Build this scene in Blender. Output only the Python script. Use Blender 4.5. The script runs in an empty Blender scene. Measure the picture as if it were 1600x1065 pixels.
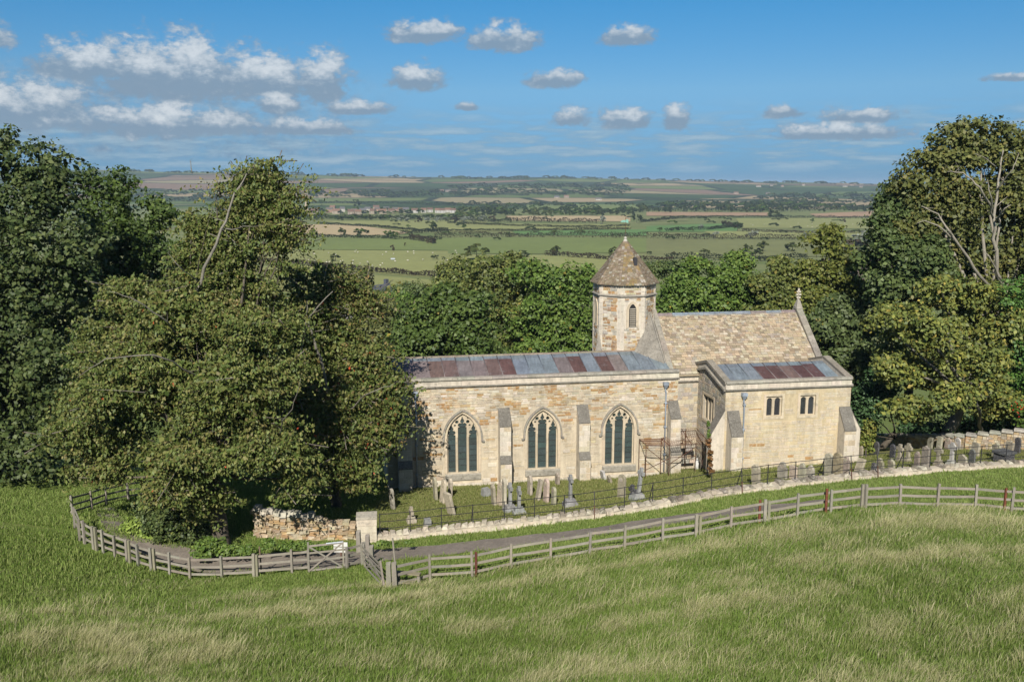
import bpy, bmesh, math, random
import numpy as np
from mathutils import Vector, noise as mnoise
random.seed(7)
RNG = np.random.default_rng(11)
R = math.radians
sc = bpy.context.scene
col = sc.collection

# ------------------------------------------------------------------ camera
CAM_H, PITCH, FPX, CX, CY = 20.1, R(9.74), 1422.2, 800.0, 532.5
cd = bpy.data.cameras.new('camera'); cam = bpy.data.objects.new('camera', cd); col.objects.link(cam)
cd.sensor_width = 36.0; cd.lens = FPX * 36.0 / 1600.0
cd.clip_start = 0.1; cd.clip_end = 30000
cam.location = (0, 0, CAM_H); cam.rotation_euler = (R(90) - PITCH, 0, 0)
sc.camera = cam

# ------------------------------------------------------------------ sun, exposure
SUN_ELEV = R(38); SUN_AZ = R(187)            # compass-like: 0 = +Y, clockwise towards +X
sd = Vector((math.sin(SUN_AZ) * math.cos(SUN_ELEV), math.cos(SUN_AZ) * math.cos(SUN_ELEV), math.sin(SUN_ELEV)))
sl = bpy.data.lights.new('sun', 'SUN'); sun = bpy.data.objects.new('sun', sl); col.objects.link(sun)
sl.energy = 5.0; sl.angle = R(0.55); sl.color = (1.0, 0.94, 0.84)
sun.rotation_euler = (-sd).to_track_quat('-Z', 'Y').to_euler()
sun.location = (0, -30, 60)
vs = sc.view_settings
vs.view_transform = 'Standard'; vs.look = 'None'; vs.exposure = 0.4; vs.gamma = 1.0; vs.use_curve_mapping = False
cy = sc.cycles
cy.use_denoising = True
try: cy.denoiser = 'OPENIMAGEDENOISE'
except Exception: pass
cy.max_bounces = 4; cy.diffuse_bounces = 2; cy.glossy_bounces = 2; cy.transmission_bounces = 3
cy.transparent_max_bounces = 8; cy.volume_bounces = 0; cy.caustics_reflective = False; cy.caustics_refractive = False

# ------------------------------------------------------------------ world: Nishita sky with cumulus
world = bpy.data.worlds.new('World'); sc.world = world; world.use_nodes = True
wt = world.node_tree; wt.nodes.clear()
class NT:
    """tiny node-tree helper"""
    def __init__(s, t): s.t = t
    def n(s, typ, **kw):
        nd = s.t.nodes.new(typ)
        for k, v in kw.items(): setattr(nd, k, v)
        return nd
    def put(s, sock, v):
        if isinstance(v, bpy.types.NodeSocket): s.t.links.new(v, sock)
        elif v is not None: sock.default_value = v
    def math(s, op, a, b=None, c=None, clamp=False):
        nd = s.n('ShaderNodeMath', operation=op, use_clamp=clamp)
        s.put(nd.inputs[0], a)
        if b is not None: s.put(nd.inputs[1], b)
        if c is not None: s.put(nd.inputs[2], c)
        return nd.outputs[0]
    def vmath(s, op, a, b=None):
        nd = s.n('ShaderNodeVectorMath', operation=op)
        s.put(nd.inputs[0], a)
        if b is not None: s.put(nd.inputs[1], b)
        return nd.outputs[0]
    def noise(s, vec, scale, detail=4, rough=0.55):
        nd = s.n('ShaderNodeTexNoise'); s.put(nd.inputs['Vector'], vec)
        nd.inputs['Scale'].default_value = scale; nd.inputs['Detail'].default_value = detail
        nd.inputs['Roughness'].default_value = rough
        return nd.outputs['Fac']
    def ramp(s, v, lo, hi, a=0.0, b=1.0, smooth=False):
        nd = s.n('ShaderNodeMapRange'); nd.clamp = True
        if smooth: nd.interpolation_type = 'SMOOTHSTEP'
        s.put(nd.inputs[0], v)
        for i, q in enumerate((lo, hi, a, b)): s.put(nd.inputs[i + 1], q)
        return nd.outputs[0]
    def mix(s, f, a, b, mode='MIX'):
        nd = s.n('ShaderNodeMix', data_type='RGBA', blend_type=mode)
        s.put(nd.inputs[0], f)
        for k, v in ((6, a), (7, b)):
            if isinstance(v, tuple) and len(v) == 3: v = v + (1,)
            s.put(nd.inputs[k], v)
        return nd.outputs[2]
    def comb(s, x, y, z):
        nd = s.n('ShaderNodeCombineXYZ')
        for i, v in enumerate((x, y, z)): s.put(nd.inputs[i], v)
        return nd.outputs[0]

w = NT(wt)
sky = w.n('ShaderNodeTexSky', sky_type='NISHITA', sun_disc=False, sun_elevation=SUN_ELEV, sun_rotation=SUN_AZ,
          altitude=120, air_density=1.0, dust_density=0.2, ozone_density=1.6)
tc = w.n('ShaderNodeTexCoord'); sep = w.n('ShaderNodeSeparateXYZ'); wt.links.new(tc.outputs['Generated'], sep.inputs[0])
X_, Y_, Z_ = sep.outputs
az = w.math('MULTIPLY', w.math('ARCTAN2', X_, Y_), 180 / math.pi)      # degrees, 0 = +Y
el = w.math('MULTIPLY', w.math('ARCSINE', Z_), 180 / math.pi)
# named cumulus: (azimuth, base elevation, half width, height) in degrees
CLOUDS = [(-19.4, 5.7, 6.0, 2.5), (-24.3, 6.2, 3.0, 1.5), (-15.0, 5.7, 3.4, 1.8), (-11.5, 5.6, 2.0, 2.1), (-5.8, 6.0, 1.8, 1.1), (-5.2, 8.7, 2.6, 1.0),
          (-0.4, 8.3, 2.4, 1.1), (6.9, 8.5, 1.9, 0.8), (2.6, 6.1, 1.9, 0.8), (7.1, 3.7, 1.8, 0.9), (10.0, 3.7, 1.0, 1.1), (3.7, 3.8, 1.2, 0.8),
          (20.6, 3.7, 2.3, 0.7), (16.2, 4.1, 1.3, 0.6), (-27.8, 3.7, 4.8, 1.9), (-20.5, 3.2, 6.2, 1.3), (-30.2, 7.4, 2.4, 1.2), (19.0, 2.8, 4.2, 0.7), (-14.2, 4.5, 1.5, 0.8),
          (28.0, 5.6, 1.8, 0.35), (-9.3, 4.4, 2.2, 0.6), (-28.0, 10.4, 5.0, 0.6), (-2.7, 4.6, 0.8, 0.4), (-12.5, 3.2, 3.6, 0.7)]
dv = w.comb(az, w.math('MULTIPLY', el, 1.55), 0.0)
n1 = w.noise(dv, 0.62, 8, 0.62)
n2 = w.noise(w.vmath('ADD', dv, (31.0, 7.0, 3.0)), 2.1, 3, 0.6)
warp = w.math('ADD', w.math('MULTIPLY', w.math('SUBTRACT', n1, 0.5), 1.7), w.math('MULTIPLY', w.math('SUBTRACT', n2, 0.5), 0.55))
aee = w.comb(az, el, el)
field = None; hgt = None
for a0, e0, ra, rh in CLOUDS:
    ra *= 1.15; rh *= 1.3
    ma = w.n('ShaderNodeVectorMath', operation='MULTIPLY_ADD'); w.put(ma.inputs[0], aee)
    sc3 = (1 / ra, 1 / rh, -1 / (rh * 0.42)); ma.inputs[1].default_value = sc3; ma.inputs[2].default_value = (-a0 * sc3[0], -e0 * sc3[1], -e0 * sc3[2])
    sp3 = w.n('ShaderNodeSeparateXYZ'); wt.links.new(ma.outputs[0], sp3.inputs[0])
    ln3 = w.n('ShaderNodeVectorMath', operation='LENGTH'); w.put(ln3.inputs[0], w.comb(sp3.outputs[0], w.math('MAXIMUM', sp3.outputs[1], sp3.outputs[2]), 0.0))
    f = w.math('SUBTRACT', 1.0, ln3.outputs['Value'])
    hh = w.math('MULTIPLY', w.math('MAXIMUM', f, 0.0), sp3.outputs[1])
    field = f if field is None else w.math('MAXIMUM', field, f)
    hgt = hh if hgt is None else w.math('MAXIMUM', hgt, hh)
cum = w.ramp(w.math('ADD', field, warp), 0.0, 0.46, 0, 1, True)
# rows of flat cumulus receding towards the horizon, all the way round
rv = w.comb(w.math('MULTIPLY', az, 0.40), w.math('MULTIPLY', el, 2.9), 4.0)
nr = w.noise(rv, 0.8, 5, 0.6)
rowmask = w.math('MULTIPLY', w.ramp(el, 0.3, 1.4, 0, 1, True), w.ramp(el, 2.6, 5.4, 1, 0, True))
rows = w.math('MULTIPLY', w.ramp(nr, 0.36, 0.60, 0, 0.85, True), rowmask)
# loose cumulus higher up, all out of view, coverage tuned for ambient light
hv = w.comb(w.math('MULTIPLY', az, 0.30), w.math('MULTIPLY', el, 0.62), 11.0)
nh = w.noise(hv, 0.55, 4, 0.6)
high = w.math('MULTIPLY', w.ramp(nh, 0.58, 0.72, 0, 0.85, True), w.ramp(el, 11.0, 15.0, 0, 1, True))
# grey-blue stratocumulus low on the left
veil = w.math('MULTIPLY', w.math('MULTIPLY', w.ramp(az, -5.0, -16.0, 0, 0.95, True), w.ramp(el, 7.2, 4.8, 0, 1, True)), w.ramp(el, 0.8, 2.2, 0, 1, True))
lit = w.ramp(w.math('ADD', w.math('MULTIPLY', w.math('MAXIMUM', hgt, 0.0), 2.3), w.math('ADD', w.math('MULTIPLY', w.math('SUBTRACT', n2, 0.5), 0.7), w.math('MULTIPLY', w.math('SUBTRACT', n1, 0.5), 1.5))), 0.05, 0.85, 0, 1, True)
SKS = 0.1; HAZE = 8.0e-5; 
tr_ = w.n('ShaderNodeValToRGB'); w.put(tr_.inputs[0], w.math('DIVIDE', el, 40.0))
te = tr_.color_ramp.elements; te[0].position = 0.0; te[0].color = (0.08, 0.23, 0.57, 1); te[1].position = 1.0; te[1].color = (0.42, 0.46, 0.50, 1)
for p_, c_ in ((0.14, (0.26, 0.44, 0.62, 1)), (0.28, (0.15, 0.47, 0.68, 1)), (0.5, (0.24, 0.44, 0.58, 1))):
    e_ = te.new(p_); e_.color = c_
tint = tr_.outputs[0]
skcol = w.mix(1.0, sky.outputs[0], tint, 'MULTIPLY')
c_cum = w.mix(lit, (1.75, 2.5, 3.35), (5.1, 5.5, 5.85))
c_row = w.mix(w.ramp(nr, 0.45, 0.7, 0, 1), (1.5, 2.7, 3.85), (2.8, 3.8, 4.6))
o = w.mix(w.math('MULTIPLY', veil, w.ramp(n1, 0.36, 0.62, 0.15, 1.0)), skcol, w.mix(w.ramp(n2, 0.4, 0.7, 0, 1), (1.44, 2.20, 3.12), (2.58, 3.27, 3.95)))
o = w.mix(rows, o, c_row)
o = w.mix(high, o, w.mix(w.ramp(nh, 0.52, 0.7, 0, 1), (2.58, 3.04, 3.65), (5.47, 5.78, 6.08)))
o = w.mix(w.math('MULTIPLY', cum, 0.93), o, c_cum)
bg = w.n('ShaderNodeBackground'); bg.inputs['Strength'].default_value = SKS
wt.links.new(o, bg.inputs['Color'])
wo = w.n('ShaderNodeOutputWorld'); wt.links.new(bg.outputs[0], wo.inputs['Surface'])
world.cycles.sampling_method = 'MANUAL'; world.cycles.sample_map_resolution = 512

# ------------------------------------------------------------------ helpers
class MB:
    """collects faces with a colour each; build() links ONE mesh object"""
    def __init__(s): s.v = []; s.f = []; s.c = []
    def add(s, vs, fs, c=(1, 1, 1)):
        o = len(s.v); s.v.extend(vs)
        for f in fs: s.f.append([i + o for i in f]); s.c.append(c)
    def hexa(s, p, c=(1, 1, 1)):           # 4 bottom ccw, 4 top
        s.add(p, [(3, 2, 1, 0), (4, 5, 6, 7), (0, 1, 5, 4), (1, 2, 6, 5), (2, 3, 7, 6), (3, 0, 4, 7)], c)
    def box(s, x0, x1, y0, y1, z0, z1, c=(1, 1, 1)):
        s.hexa([(x0, y0, z0), (x1, y0, z0), (x1, y1, z0), (x0, y1, z0), (x0, y0, z1), (x1, y0, z1), (x1, y1, z1), (x0, y1, z1)], c)
    def bar(s, a, b, wd, ht, c=(1, 1, 1), up=(0, 0, 1), taper=1.0):
        a = Vector(a); b = Vector(b); d = (b - a).normalized(); upv = Vector(up)
        if abs(d.dot(upv)) > 0.98: upv = Vector((0, 1, 0))
        sdv = d.cross(upv).normalized(); u2 = sdv.cross(d).normalized()
        P = []
        for q, k in ((a, 1.0), (b, taper)):
            P += [q - sdv * wd / 2 * k - u2 * ht / 2 * k, q + sdv * wd / 2 * k - u2 * ht / 2 * k, q + sdv * wd / 2 * k + u2 * ht / 2 * k, q - sdv * wd / 2 * k + u2 * ht / 2 * k]
        s.hexa([tuple(p) for p in P], c)
    def tube(s, pts, rad, n=6, c=(1, 1, 1), cap=True):
        pts = [Vector(p) for p in pts]; o = len(s.v); prev = None
        for i, p in enumerate(pts):
            d = (pts[min(i + 1, len(pts) - 1)] - pts[max(i - 1, 0)]).normalized()
            ref = prev if prev is not None else (Vector((1, 0, 0)) if abs(d.x) < 0.8 else Vector((0, 1, 0)))
            a = (ref - d * ref.dot(d)).normalized(); b = d.cross(a); prev = a
            r = rad[i] if isinstance(rad, (list, tuple)) else rad
            for k in range(n):
                t = 2 * math.pi * k / n
                s.v.append(tuple(p + a * math.cos(t) * r + b * math.sin(t) * r))
        for i in range(len(pts) - 1):
            for k in range(n):
                s.f.append([o + i * n + k, o + i * n + (k + 1) % n, o + (i + 1) * n + (k + 1) % n, o + (i + 1) * n + k]); s.c.append(c)
        if cap:
            s.f.append([o + k for k in range(n)][::-1]); s.c.append(c)
            e = o + (len(pts) - 1) * n
            s.f.append([e + k for k in range(n)]); s.c.append(c)
    def prism(s, poly, fn, d0, d1, c=(1, 1, 1)):
        """poly: 2-D outline; fn(a, b, d) -> 3-D point; extruded from d0 to d1"""
        n = len(poly); P = [fn(a, b, d0) for a, b in poly] + [fn(a, b, d1) for a, b in poly]
        s.add(P, [list(range(n))[::-1], list(range(n, 2 * n))] + [(i, (i + 1) % n, n + (i + 1) % n, n + i) for i in range(n)], c)
    def lathe(s, prof, n=12, centre=(0, 0), c=(1, 1, 1)):
        o = len(s.v)
        for r, z in prof:
            for k in range(n):
                t = 2 * math.pi * k / n
                s.v.append((centre[0] + r * math.cos(t), centre[1] + r * math.sin(t), z))
        for i in range(len(prof) - 1):
            for k in range(n):
                s.f.append([o + i * n + k, o + i * n + (k + 1) % n, o + (i + 1) * n + (k + 1) % n, o + (i + 1) * n + k]); s.c.append(c)
        s.f.append([o + (len(prof) - 1) * n + k for k in range(n)]); s.c.append(c)
    def build(s, name, mat, parent=None, smooth=False, tagd=None):
        me = bpy.data.meshes.new(name)
        me.from_pydata([tuple(v) for v in s.v], [], s.f)
        at = me.attributes.new('col', 'FLOAT_COLOR', 'FACE')
        cc = np.ones((len(s.f), 4), np.float32)
        cc[:, :3] = np.array([c[:3] for c in s.c], np.float32)
        at.data.foreach_set('color', cc.ravel())
        me.materials.append(mat)
        bm = bmesh.new(); bm.from_mesh(me); bmesh.ops.recalc_face_normals(bm, faces=bm.faces); bm.to_mesh(me); bm.free()
        if smooth: me.polygons.foreach_set('use_smooth', [True] * len(me.polygons))
        ob = bpy.data.objects.new(name, me); col.objects.link(ob)
        if parent is not None: ob.parent = parent
        if tagd: tag(ob, **tagd)
        return ob

def np_mesh(name, V, F, C, mat, parent=None, smooth=False):
    """V (n,3), F (m,k) all the same k, C (m,3)"""
    me = bpy.data.meshes.new(name); k = F.shape[1]
    me.vertices.add(len(V)); me.vertices.foreach_set('co', V.astype(np.float32).ravel())
    me.loops.add(F.size); me.loops.foreach_set('vertex_index', F.astype(np.int32).ravel())
    me.polygons.add(len(F)); me.polygons.foreach_set('loop_start', np.arange(0, F.size, k, dtype=np.int32))
    try: me.polygons.foreach_set('loop_total', np.full(len(F), k, np.int32))
    except Exception: pass
    if smooth: me.polygons.foreach_set('use_smooth', np.ones(len(F), bool))
    at = me.attributes.new('col', 'FLOAT_COLOR', 'FACE')
    cc = np.ones((len(F), 4), np.float32); cc[:, :3] = C; at.data.foreach_set('color', cc.ravel())
    me.materials.append(mat); me.update(calc_edges=True)
    ob = bpy.data.objects.new(name, me); col.objects.link(ob)
    if parent is not None: ob.parent = parent
    return ob

def tag(o, label=None, cat=None, group=None, kind=None):
    if label: o['label'] = label
    if cat: o['category'] = cat
    if group: o['group'] = group
    if kind: o['kind'] = kind
    return o
def empty(name, loc, rz=0.0, **kw):
    e = bpy.data.objects.new(name, None); col.objects.link(e); e.location = loc; e.rotation_euler = (0, 0, rz)
    e.empty_display_size = 0.3
    tag(e, **kw); return e
def copy_tree(o, parent=None):
    c = o.copy(); col.objects.link(c); c.parent = parent
    for ch in list(o.children): copy_tree(ch, c)
    return c
def jit(c, a=0.1):
    k = 1 + random.uniform(-a, a)
    return tuple(max(0.0, x * k * (1 + random.uniform(-a, a) * 0.3)) for x in c)

# ------------------------------------------------------------------ materials
def mat(name, rough=0.9, var=((6.0, 0.15),), bump=None, colour=None, spec=0.3, metal=0.0, blotch=None, blotch2=None, gain=1.0):
    """colour None: the piece's own colour attribute. var: (scale, amount) noise; blotch: (scale, threshold, colour, amount) lichen or wear"""
    m = bpy.data.materials.new(name); m.use_nodes = True; t = NT(m.node_tree); m.node_tree.nodes.clear()
    out = t.n('ShaderNodeOutputMaterial'); b = t.n('ShaderNodeBsdfPrincipled')
    m.node_tree.links.new(b.outputs[0], out.inputs[0])
    g = t.n('ShaderNodeNewGeometry').outputs['Position']
    if colour is None:
        a = t.n('ShaderNodeAttribute', attribute_name='col'); c = a.outputs['Color']
    else:
        rgb = t.n('ShaderNodeRGB'); rgb.outputs[0].default_value = tuple(colour) + (1,); c = rgb.outputs[0]
    for v_ in var:
        scl, amt = v_[:2]; gv = g if len(v_) < 3 else t.vmath('MULTIPLY', g, v_[2])
        f = t.ramp(t.noise(gv, scl, 5, 0.6), 0.25, 0.75, 1 - amt, 1 + amt)
        c = t.mix(1.0, c, t.comb(f, f, f), 'MULTIPLY')
    for bl in (blotch, blotch2):
        if bl:
            scl, th, bc, amt = bl
            f = t.ramp(t.noise(g, scl, 6, 0.65), th, th + 0.08, 0, amt)
            c = t.mix(f, c, bc)
    if gain != 1.0: c = t.mix(1.0, c, (gain, gain, gain), 'MULTIPLY')
    t.put(b.inputs['Base Color'], c)
    b.inputs['Roughness'].default_value = rough; b.inputs['Metallic'].default_value = metal
    b.inputs['Specular IOR Level'].default_value = spec
    if bump:
        bn = t.n('ShaderNodeBump'); bn.inputs['Strength'].default_value = bump[1]; bn.inputs['Distance'].default_value = bump[2] if len(bump) > 2 else 0.02
        t.put(bn.inputs['Height'], t.noise(g, bump[0], 6, 0.65)); m.node_tree.links.new(bn.outputs[0], b.inputs['Normal'])
    return m

def leaf_mat(name, trans=0.13, rough=0.55, spec=0.3):
    m = bpy.data.materials.new(name); m.use_nodes = True; t = NT(m.node_tree); m.node_tree.nodes.clear()
    out = t.n('ShaderNodeOutputMaterial'); b = t.n('ShaderNodeBsdfPrincipled'); tr = t.n('ShaderNodeBsdfTranslucent'); mx = t.n('ShaderNodeMixShader')
    a = t.n('ShaderNodeAttribute', attribute_name='col')
    L = m.node_tree.links
    L.new(a.outputs['Color'], b.inputs['Base Color'])
    L.new(t.mix(1.0, a.outputs['Color'], (1.25, 1.15, 0.55), 'MULTIPLY'), tr.inputs['Color'])
    b.inputs['Roughness'].default_value = rough; b.inputs['Specular IOR Level'].default_value = spec
    mx.inputs[0].default_value = trans
    L.new(b.outputs[0], mx.inputs[1]); L.new(tr.outputs[0], mx.inputs[2]); L.new(mx.outputs[0], out.inputs[0])
    return m

M = {}
M['stone'] = mat('masonry', 0.92, ((9.0, 0.13), (40.0, 0.14), (1.0, 0.20, (2.6, 2.6, 0.35)), (0.5, 0.14)), (30.0, 0.6, 0.02), blotch=(5.0, 0.54, (0.60, 0.56, 0.47), 0.5), blotch2=(2.2, 0.57, (0.27, 0.245, 0.21), 0.5), gain=0.88)
M['ashlar'] = mat('dressed_stone', 0.9, ((5.0, 0.10), (30.0, 0.10), (1.0, 0.22, (3.5, 3.5, 0.4))), (40.0, 0.3, 0.01), blotch=(1.6, 0.55, (0.27, 0.245, 0.20), 0.5), gain=0.85)
M['coping'] = mat('weathered_coping', 0.95, ((1.2, 0.3), (6.0, 0.25), (30.0, 0.25)), (25.0, 0.6, 0.02), blotch=(18.0, 0.57, (0.50, 0.49, 0.44), 0.7), blotch2=(7.0, 0.58, (0.09, 0.08, 0.065), 0.65), gain=0.72)
M['mortar'] = mat('mortar', 0.95, ((3.0, 0.15), (25.0, 0.15), (1.0, 0.20, (2.6, 2.6, 0.35))), (30.0, 0.5, 0.02), gain=0.88)
M['slate'] = mat('stone_slate', 0.93, ((8.0, 0.18), (45.0, 0.15)), (30.0, 0.6, 0.02), blotch=(10.0, 0.63, (0.11, 0.085, 0.06), 0.5), gain=0.78)
M['lead'] = mat('lead_sheet', 0.6, ((0.9, 0.25), (5.0, 0.2), (30.0, 0.15), (1.0, 0.28, (7.0, 0.8, 0.8))), (12.0, 0.25, 0.01), spec=0.5, metal=0.2, blotch=(2.2, 0.58, (0.21, 0.205, 0.21), 0.4))
M['glass'] = mat('leaded_glass', 0.18, ((25.0, 0.5), (3.0, 0.3)), (14.0, 0.5, 0.02), spec=0.6)
M['wood'] = mat('weathered_oak', 0.9, ((3.0, 0.15), (45.0, 0.28)), (50.0, 0.5, 0.01), blotch=(5.0, 0.64, (0.22, 0.21, 0.08), 0.35), gain=0.62)
M['iron'] = mat('painted_iron', 0.6, ((20.0, 0.3),), spec=0.4)
M['rust'] = mat('rusty_iron', 0.9, ((12.0, 0.35), (60.0, 0.3)), (50.0, 0.5, 0.005))
M['grave'] = mat('gravestone', 0.93, ((1.5, 0.35), (7.0, 0.25), (40.0, 0.2)), (35.0, 0.5, 0.01), blotch=(13.0, 0.56, (0.54, 0.52, 0.44), 0.6), blotch2=(4.0, 0.60, (0.13, 0.115, 0.08), 0.6), gain=0.74)
M['bark'] = mat('bark', 0.95, ((2.5, 0.25), (18.0, 0.3)), (14.0, 0.8, 0.03), blotch=(6.0, 0.62, (0.2, 0.19, 0.15), 0.4))
M['leaf'] = leaf_mat('foliage')
M['far_leaf'] = leaf_mat('far_foliage', 0.2, 0.8, 0.1)
M['plain'] = mat('render_paint', 0.9, ((0.5, 0.1),), gain=0.70)
M['gravel'] = mat('gravel_lane', 0.95, ((0.7, 0.28), (5.0, 0.2), (20.0, 0.3), (70.0, 0.3)), (45.0, 0.7, 0.02), colour=(0.215, 0.185, 0.155), blotch=(0.55, 0.60, (0.12, 0.14, 0.05), 0.6))
M['wool'] = mat('wool', 0.95, ((5.0, 0.1),), gain=0.75)

# ------------------------------------------------------------------ surveying: a sight line through the photograph meets a level or the ground
CAMP = np.array([0.0, 0.0, CAM_H])
def ray(x, y):
    a = (x - CX) / FPX; d = (y - CY) / FPX
    return np.array([a, math.cos(PITCH) - d * math.sin(PITCH), -math.sin(PITCH) - d * math.cos(PITCH)])
def atZ(x, y, z): r = ray(x, y); return CAMP + r * ((z - CAM_H) / r[2])
def atD(x, y, D): return CAMP + ray(x, y) * D

VALLEY = -32.0
_pts = [(738, 902, 3.0), (297, 905, 1.3), (145, 862, 2.3), (113, 832, 2.6), (397, 902, 1.8), (540, 893, 2.3), (612, 925, 3.0), (1035, 848, 4.2),
        (1190, 820, 4.9), (1348, 797, 5.55), (1580, 803, 5.6), (0, 800, 2.4), (600, 845, 0.9), (945, 808, 2.15), (1160, 772, 2.75), (1400, 744, 2.8),
        (1600, 730, 2.75), (0, 960, 4.7), (0, 1065, 7.2), (800, 1065, 7.2), (1600, 1065, 7.6), (0, 1010, 6.7), (600, 938, 3.75), (1348, 806, 6.35),
        (1600, 860, 7.0), (1600, 950, 7.7), (1200, 900, 6.5), (1200, 1000, 7.3), (600, 1000, 5.9), (900, 940, 5.4), (300, 960, 4.0), (350, 847, 1.3),
        (230, 830, 1.6), (850, 868, 3.2), (1100, 812, 4.0), (300, 1010, 6.2)]
_w = [(-9.0, 58.3, 0.0), (-3.4, 59.0, 0.0), (3.0, 60.1, 0.0), (8.4, 61.2, -0.1), (12.5, 58.8, 0.9), (15.0, 59.2, 1.0), (23.5, 60.9, 1.05), (30.0, 62.0, 1.2),
      (32.0, 64.0, 1.2), (45, 66, 1.2), (-20, 60, -0.2), (-35, 60, 0.5), (0, 72, -2.5), (25, 76, -3), (-30, 76, -3), (50, 80, -3), (-60, 70, 0),
      (0, 90, -7), (40, 92, -7), (-40, 92, -7), (80, 90, -6), (-80, 90, -6), (0, 120, -14), (60, 120, -14), (-60, 120, -14), (110, 120, -13), (-110, 120, -13),
      (0, 0, 17.8), (40, 0, 18), (-40, 0, 18), (0, -40, 20), (70, -30, 20), (-70, -30, 20), (-50, 40, 4.5), (60, 40, 6.5), (60, 20, 10), (-55, 20, 9), (0, 11, 12.6), (30, 11, 13), (-30, 11, 12.8), (90, 50, 4), (-90, 50, 4), (75, 66, 1.5)]
CP = np.array([tuple(atZ(x, y, z)) for x, y, z in _pts] + _w)
def _tps():
    P = CP[:, :2] / 20.0; n = len(P); d2 = ((P[:, None] - P[None]) ** 2).sum(-1)
    K = np.where(d2 > 0, d2 * np.log(np.maximum(d2, 1e-12)) * 0.5, 0) + np.eye(n) * 0.004
    Q = np.hstack([np.ones((n, 1)), P]); A_ = np.zeros((n + 3, n + 3)); A_[:n, :n] = K; A_[:n, n:] = Q; A_[n:, :n] = Q.T
    return np.linalg.solve(A_, np.concatenate([CP[:, 2], np.zeros(3)]))
_W = _tps()
RIDGE = np.array([(-60, 272), (0, 268), (170, 266), (260, 269), (380, 270), (470, 272), (560, 275), (650, 277), (760, 278), (860, 277), (930, 279), (1000, 280), (1100, 283), (1200, 285), (1300, 286), (1370, 288), (1600, 290), (1800, 290)], float)
_raz = np.arctan((RIDGE[:, 0] - CX) / FPX / math.cos(PITCH)); _rel = (CY - RIDGE[:, 1]) / FPX
_rt = np.array([ray(x, y)[2] / ray(x, y)[1] for x, y in RIDGE])
HD = 5200.0
def gz(X, Y):
    X = np.asarray(X, float); Y = np.asarray(Y, float); sh = np.broadcast(X, Y).shape
    Xf = np.broadcast_to(X, sh).ravel(); Yf = np.broadcast_to(Y, sh).ravel()
    P = np.stack([Xf, Yf], 1) / 20.0; z = np.full(len(P), _W[-3]) + P @ _W[-2:]
    for i in range(0, len(P), 20000):
        d2 = ((P[i:i + 20000, None] - CP[None, :, :2] / 20.0) ** 2).sum(-1)
        z[i:i + 20000] += (d2 * np.log(np.maximum(d2, 1e-12)) * 0.5) @ _W[:len(CP)]
    far = VALLEY + 18.0 * np.exp(-(np.maximum(Yf, 60) - 120) / 75.0)
    azv = np.arctan2(Xf, np.maximum(Yf, 1)); top = CAM_H + HD * np.interp(azv, _raz, _rt)
    t = np.clip((Yf - 2300) / (HD - 2300), 0, 1); s = t * t * (3 - 2 * t)
    bump = 5 * np.sin(Xf / 310 + Yf / 420) * np.sin(Yf / 520 + 1.3) * np.sin(np.pi * t)
    hill = np.where(Yf > 2300, s * (top - VALLEY) + bump, 0) - np.where(Yf > HD, (Yf - HD) * 0.02, 0)
    far = np.where(Yf > 600, VALLEY, far) + hill
    side = np.clip((np.abs(Xf) - 90) / 60, 0, 1)
    k = np.clip((Yf - 96) / 40, 0, 1); k = k * k * (3 - 2 * k)
    cap = np.clip(18.5 - Yf * 0.32, -14, 20)
    zz = z * (1 - side) + cap * side
    return (zz * (1 - k) + far * k).reshape(sh)
def gz1(x, y): return float(gz(np.array([x]), np.array([y]))[0])
_T = np.concatenate([np.linspace(15, 110, 380), np.linspace(111, 900, 500)])
def G(x, y):
    """where the sight line through photo pixel (x, y) meets the ground"""
    r = ray(x, y); P = CAMP + r[None] * _T[:, None]; h = P[:, 2] - gz(P[:, 0], P[:, 1])
    i = int(np.argmax(h < 0)); i = max(i, 1); f = h[i - 1] / (h[i - 1] - h[i]); t = _T[i - 1] + f * (_T[i] - _T[i - 1])
    p = CAMP + r * t; return np.array([p[0], p[1], gz1(p[0], p[1])])

def gnz(X, Y): return np.array([0.09 * mnoise.noise(Vector((x * 0.35, y * 0.35, 0.0))) + 0.055 * mnoise.noise(Vector((x * 1.15, y * 1.15, 4.0))) for x, y in zip(np.ravel(X), np.ravel(Y))]).reshape(np.shape(X))
# ------------------------------------------------------------------ ground: one sheet to beyond the horizon
rows = np.concatenate([np.arange(-40, 14, 3.0), np.arange(14, 70, 0.45), np.arange(70, 140, 1.5), np.geomspace(140, 2300, 90), np.linspace(2340, 5600, 90), np.geomspace(5700, 12000, 14)])
NC = 260
s_ = np.linspace(-1, 1, NC); Yg = np.repeat(rows[:, None], NC, 1); Xg = s_[None] * (42 + 1.15 * np.maximum(rows, 0))[:, None]
Zg = gz(Xg, Yg)
Zg[18:150] += gnz(Xg[18:150], Yg[18:150])
Vg = np.stack([Xg, Yg, Zg], -1).reshape(-1, 3)
i_, j_ = np.meshgrid(np.arange(len(rows) - 1), np.arange(NC - 1), indexing='ij'); b_ = (i_ * NC + j_).ravel()
Fg = np.stack([b_, b_ + 1, b_ + 1 + NC, b_ + NC], 1)

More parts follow.
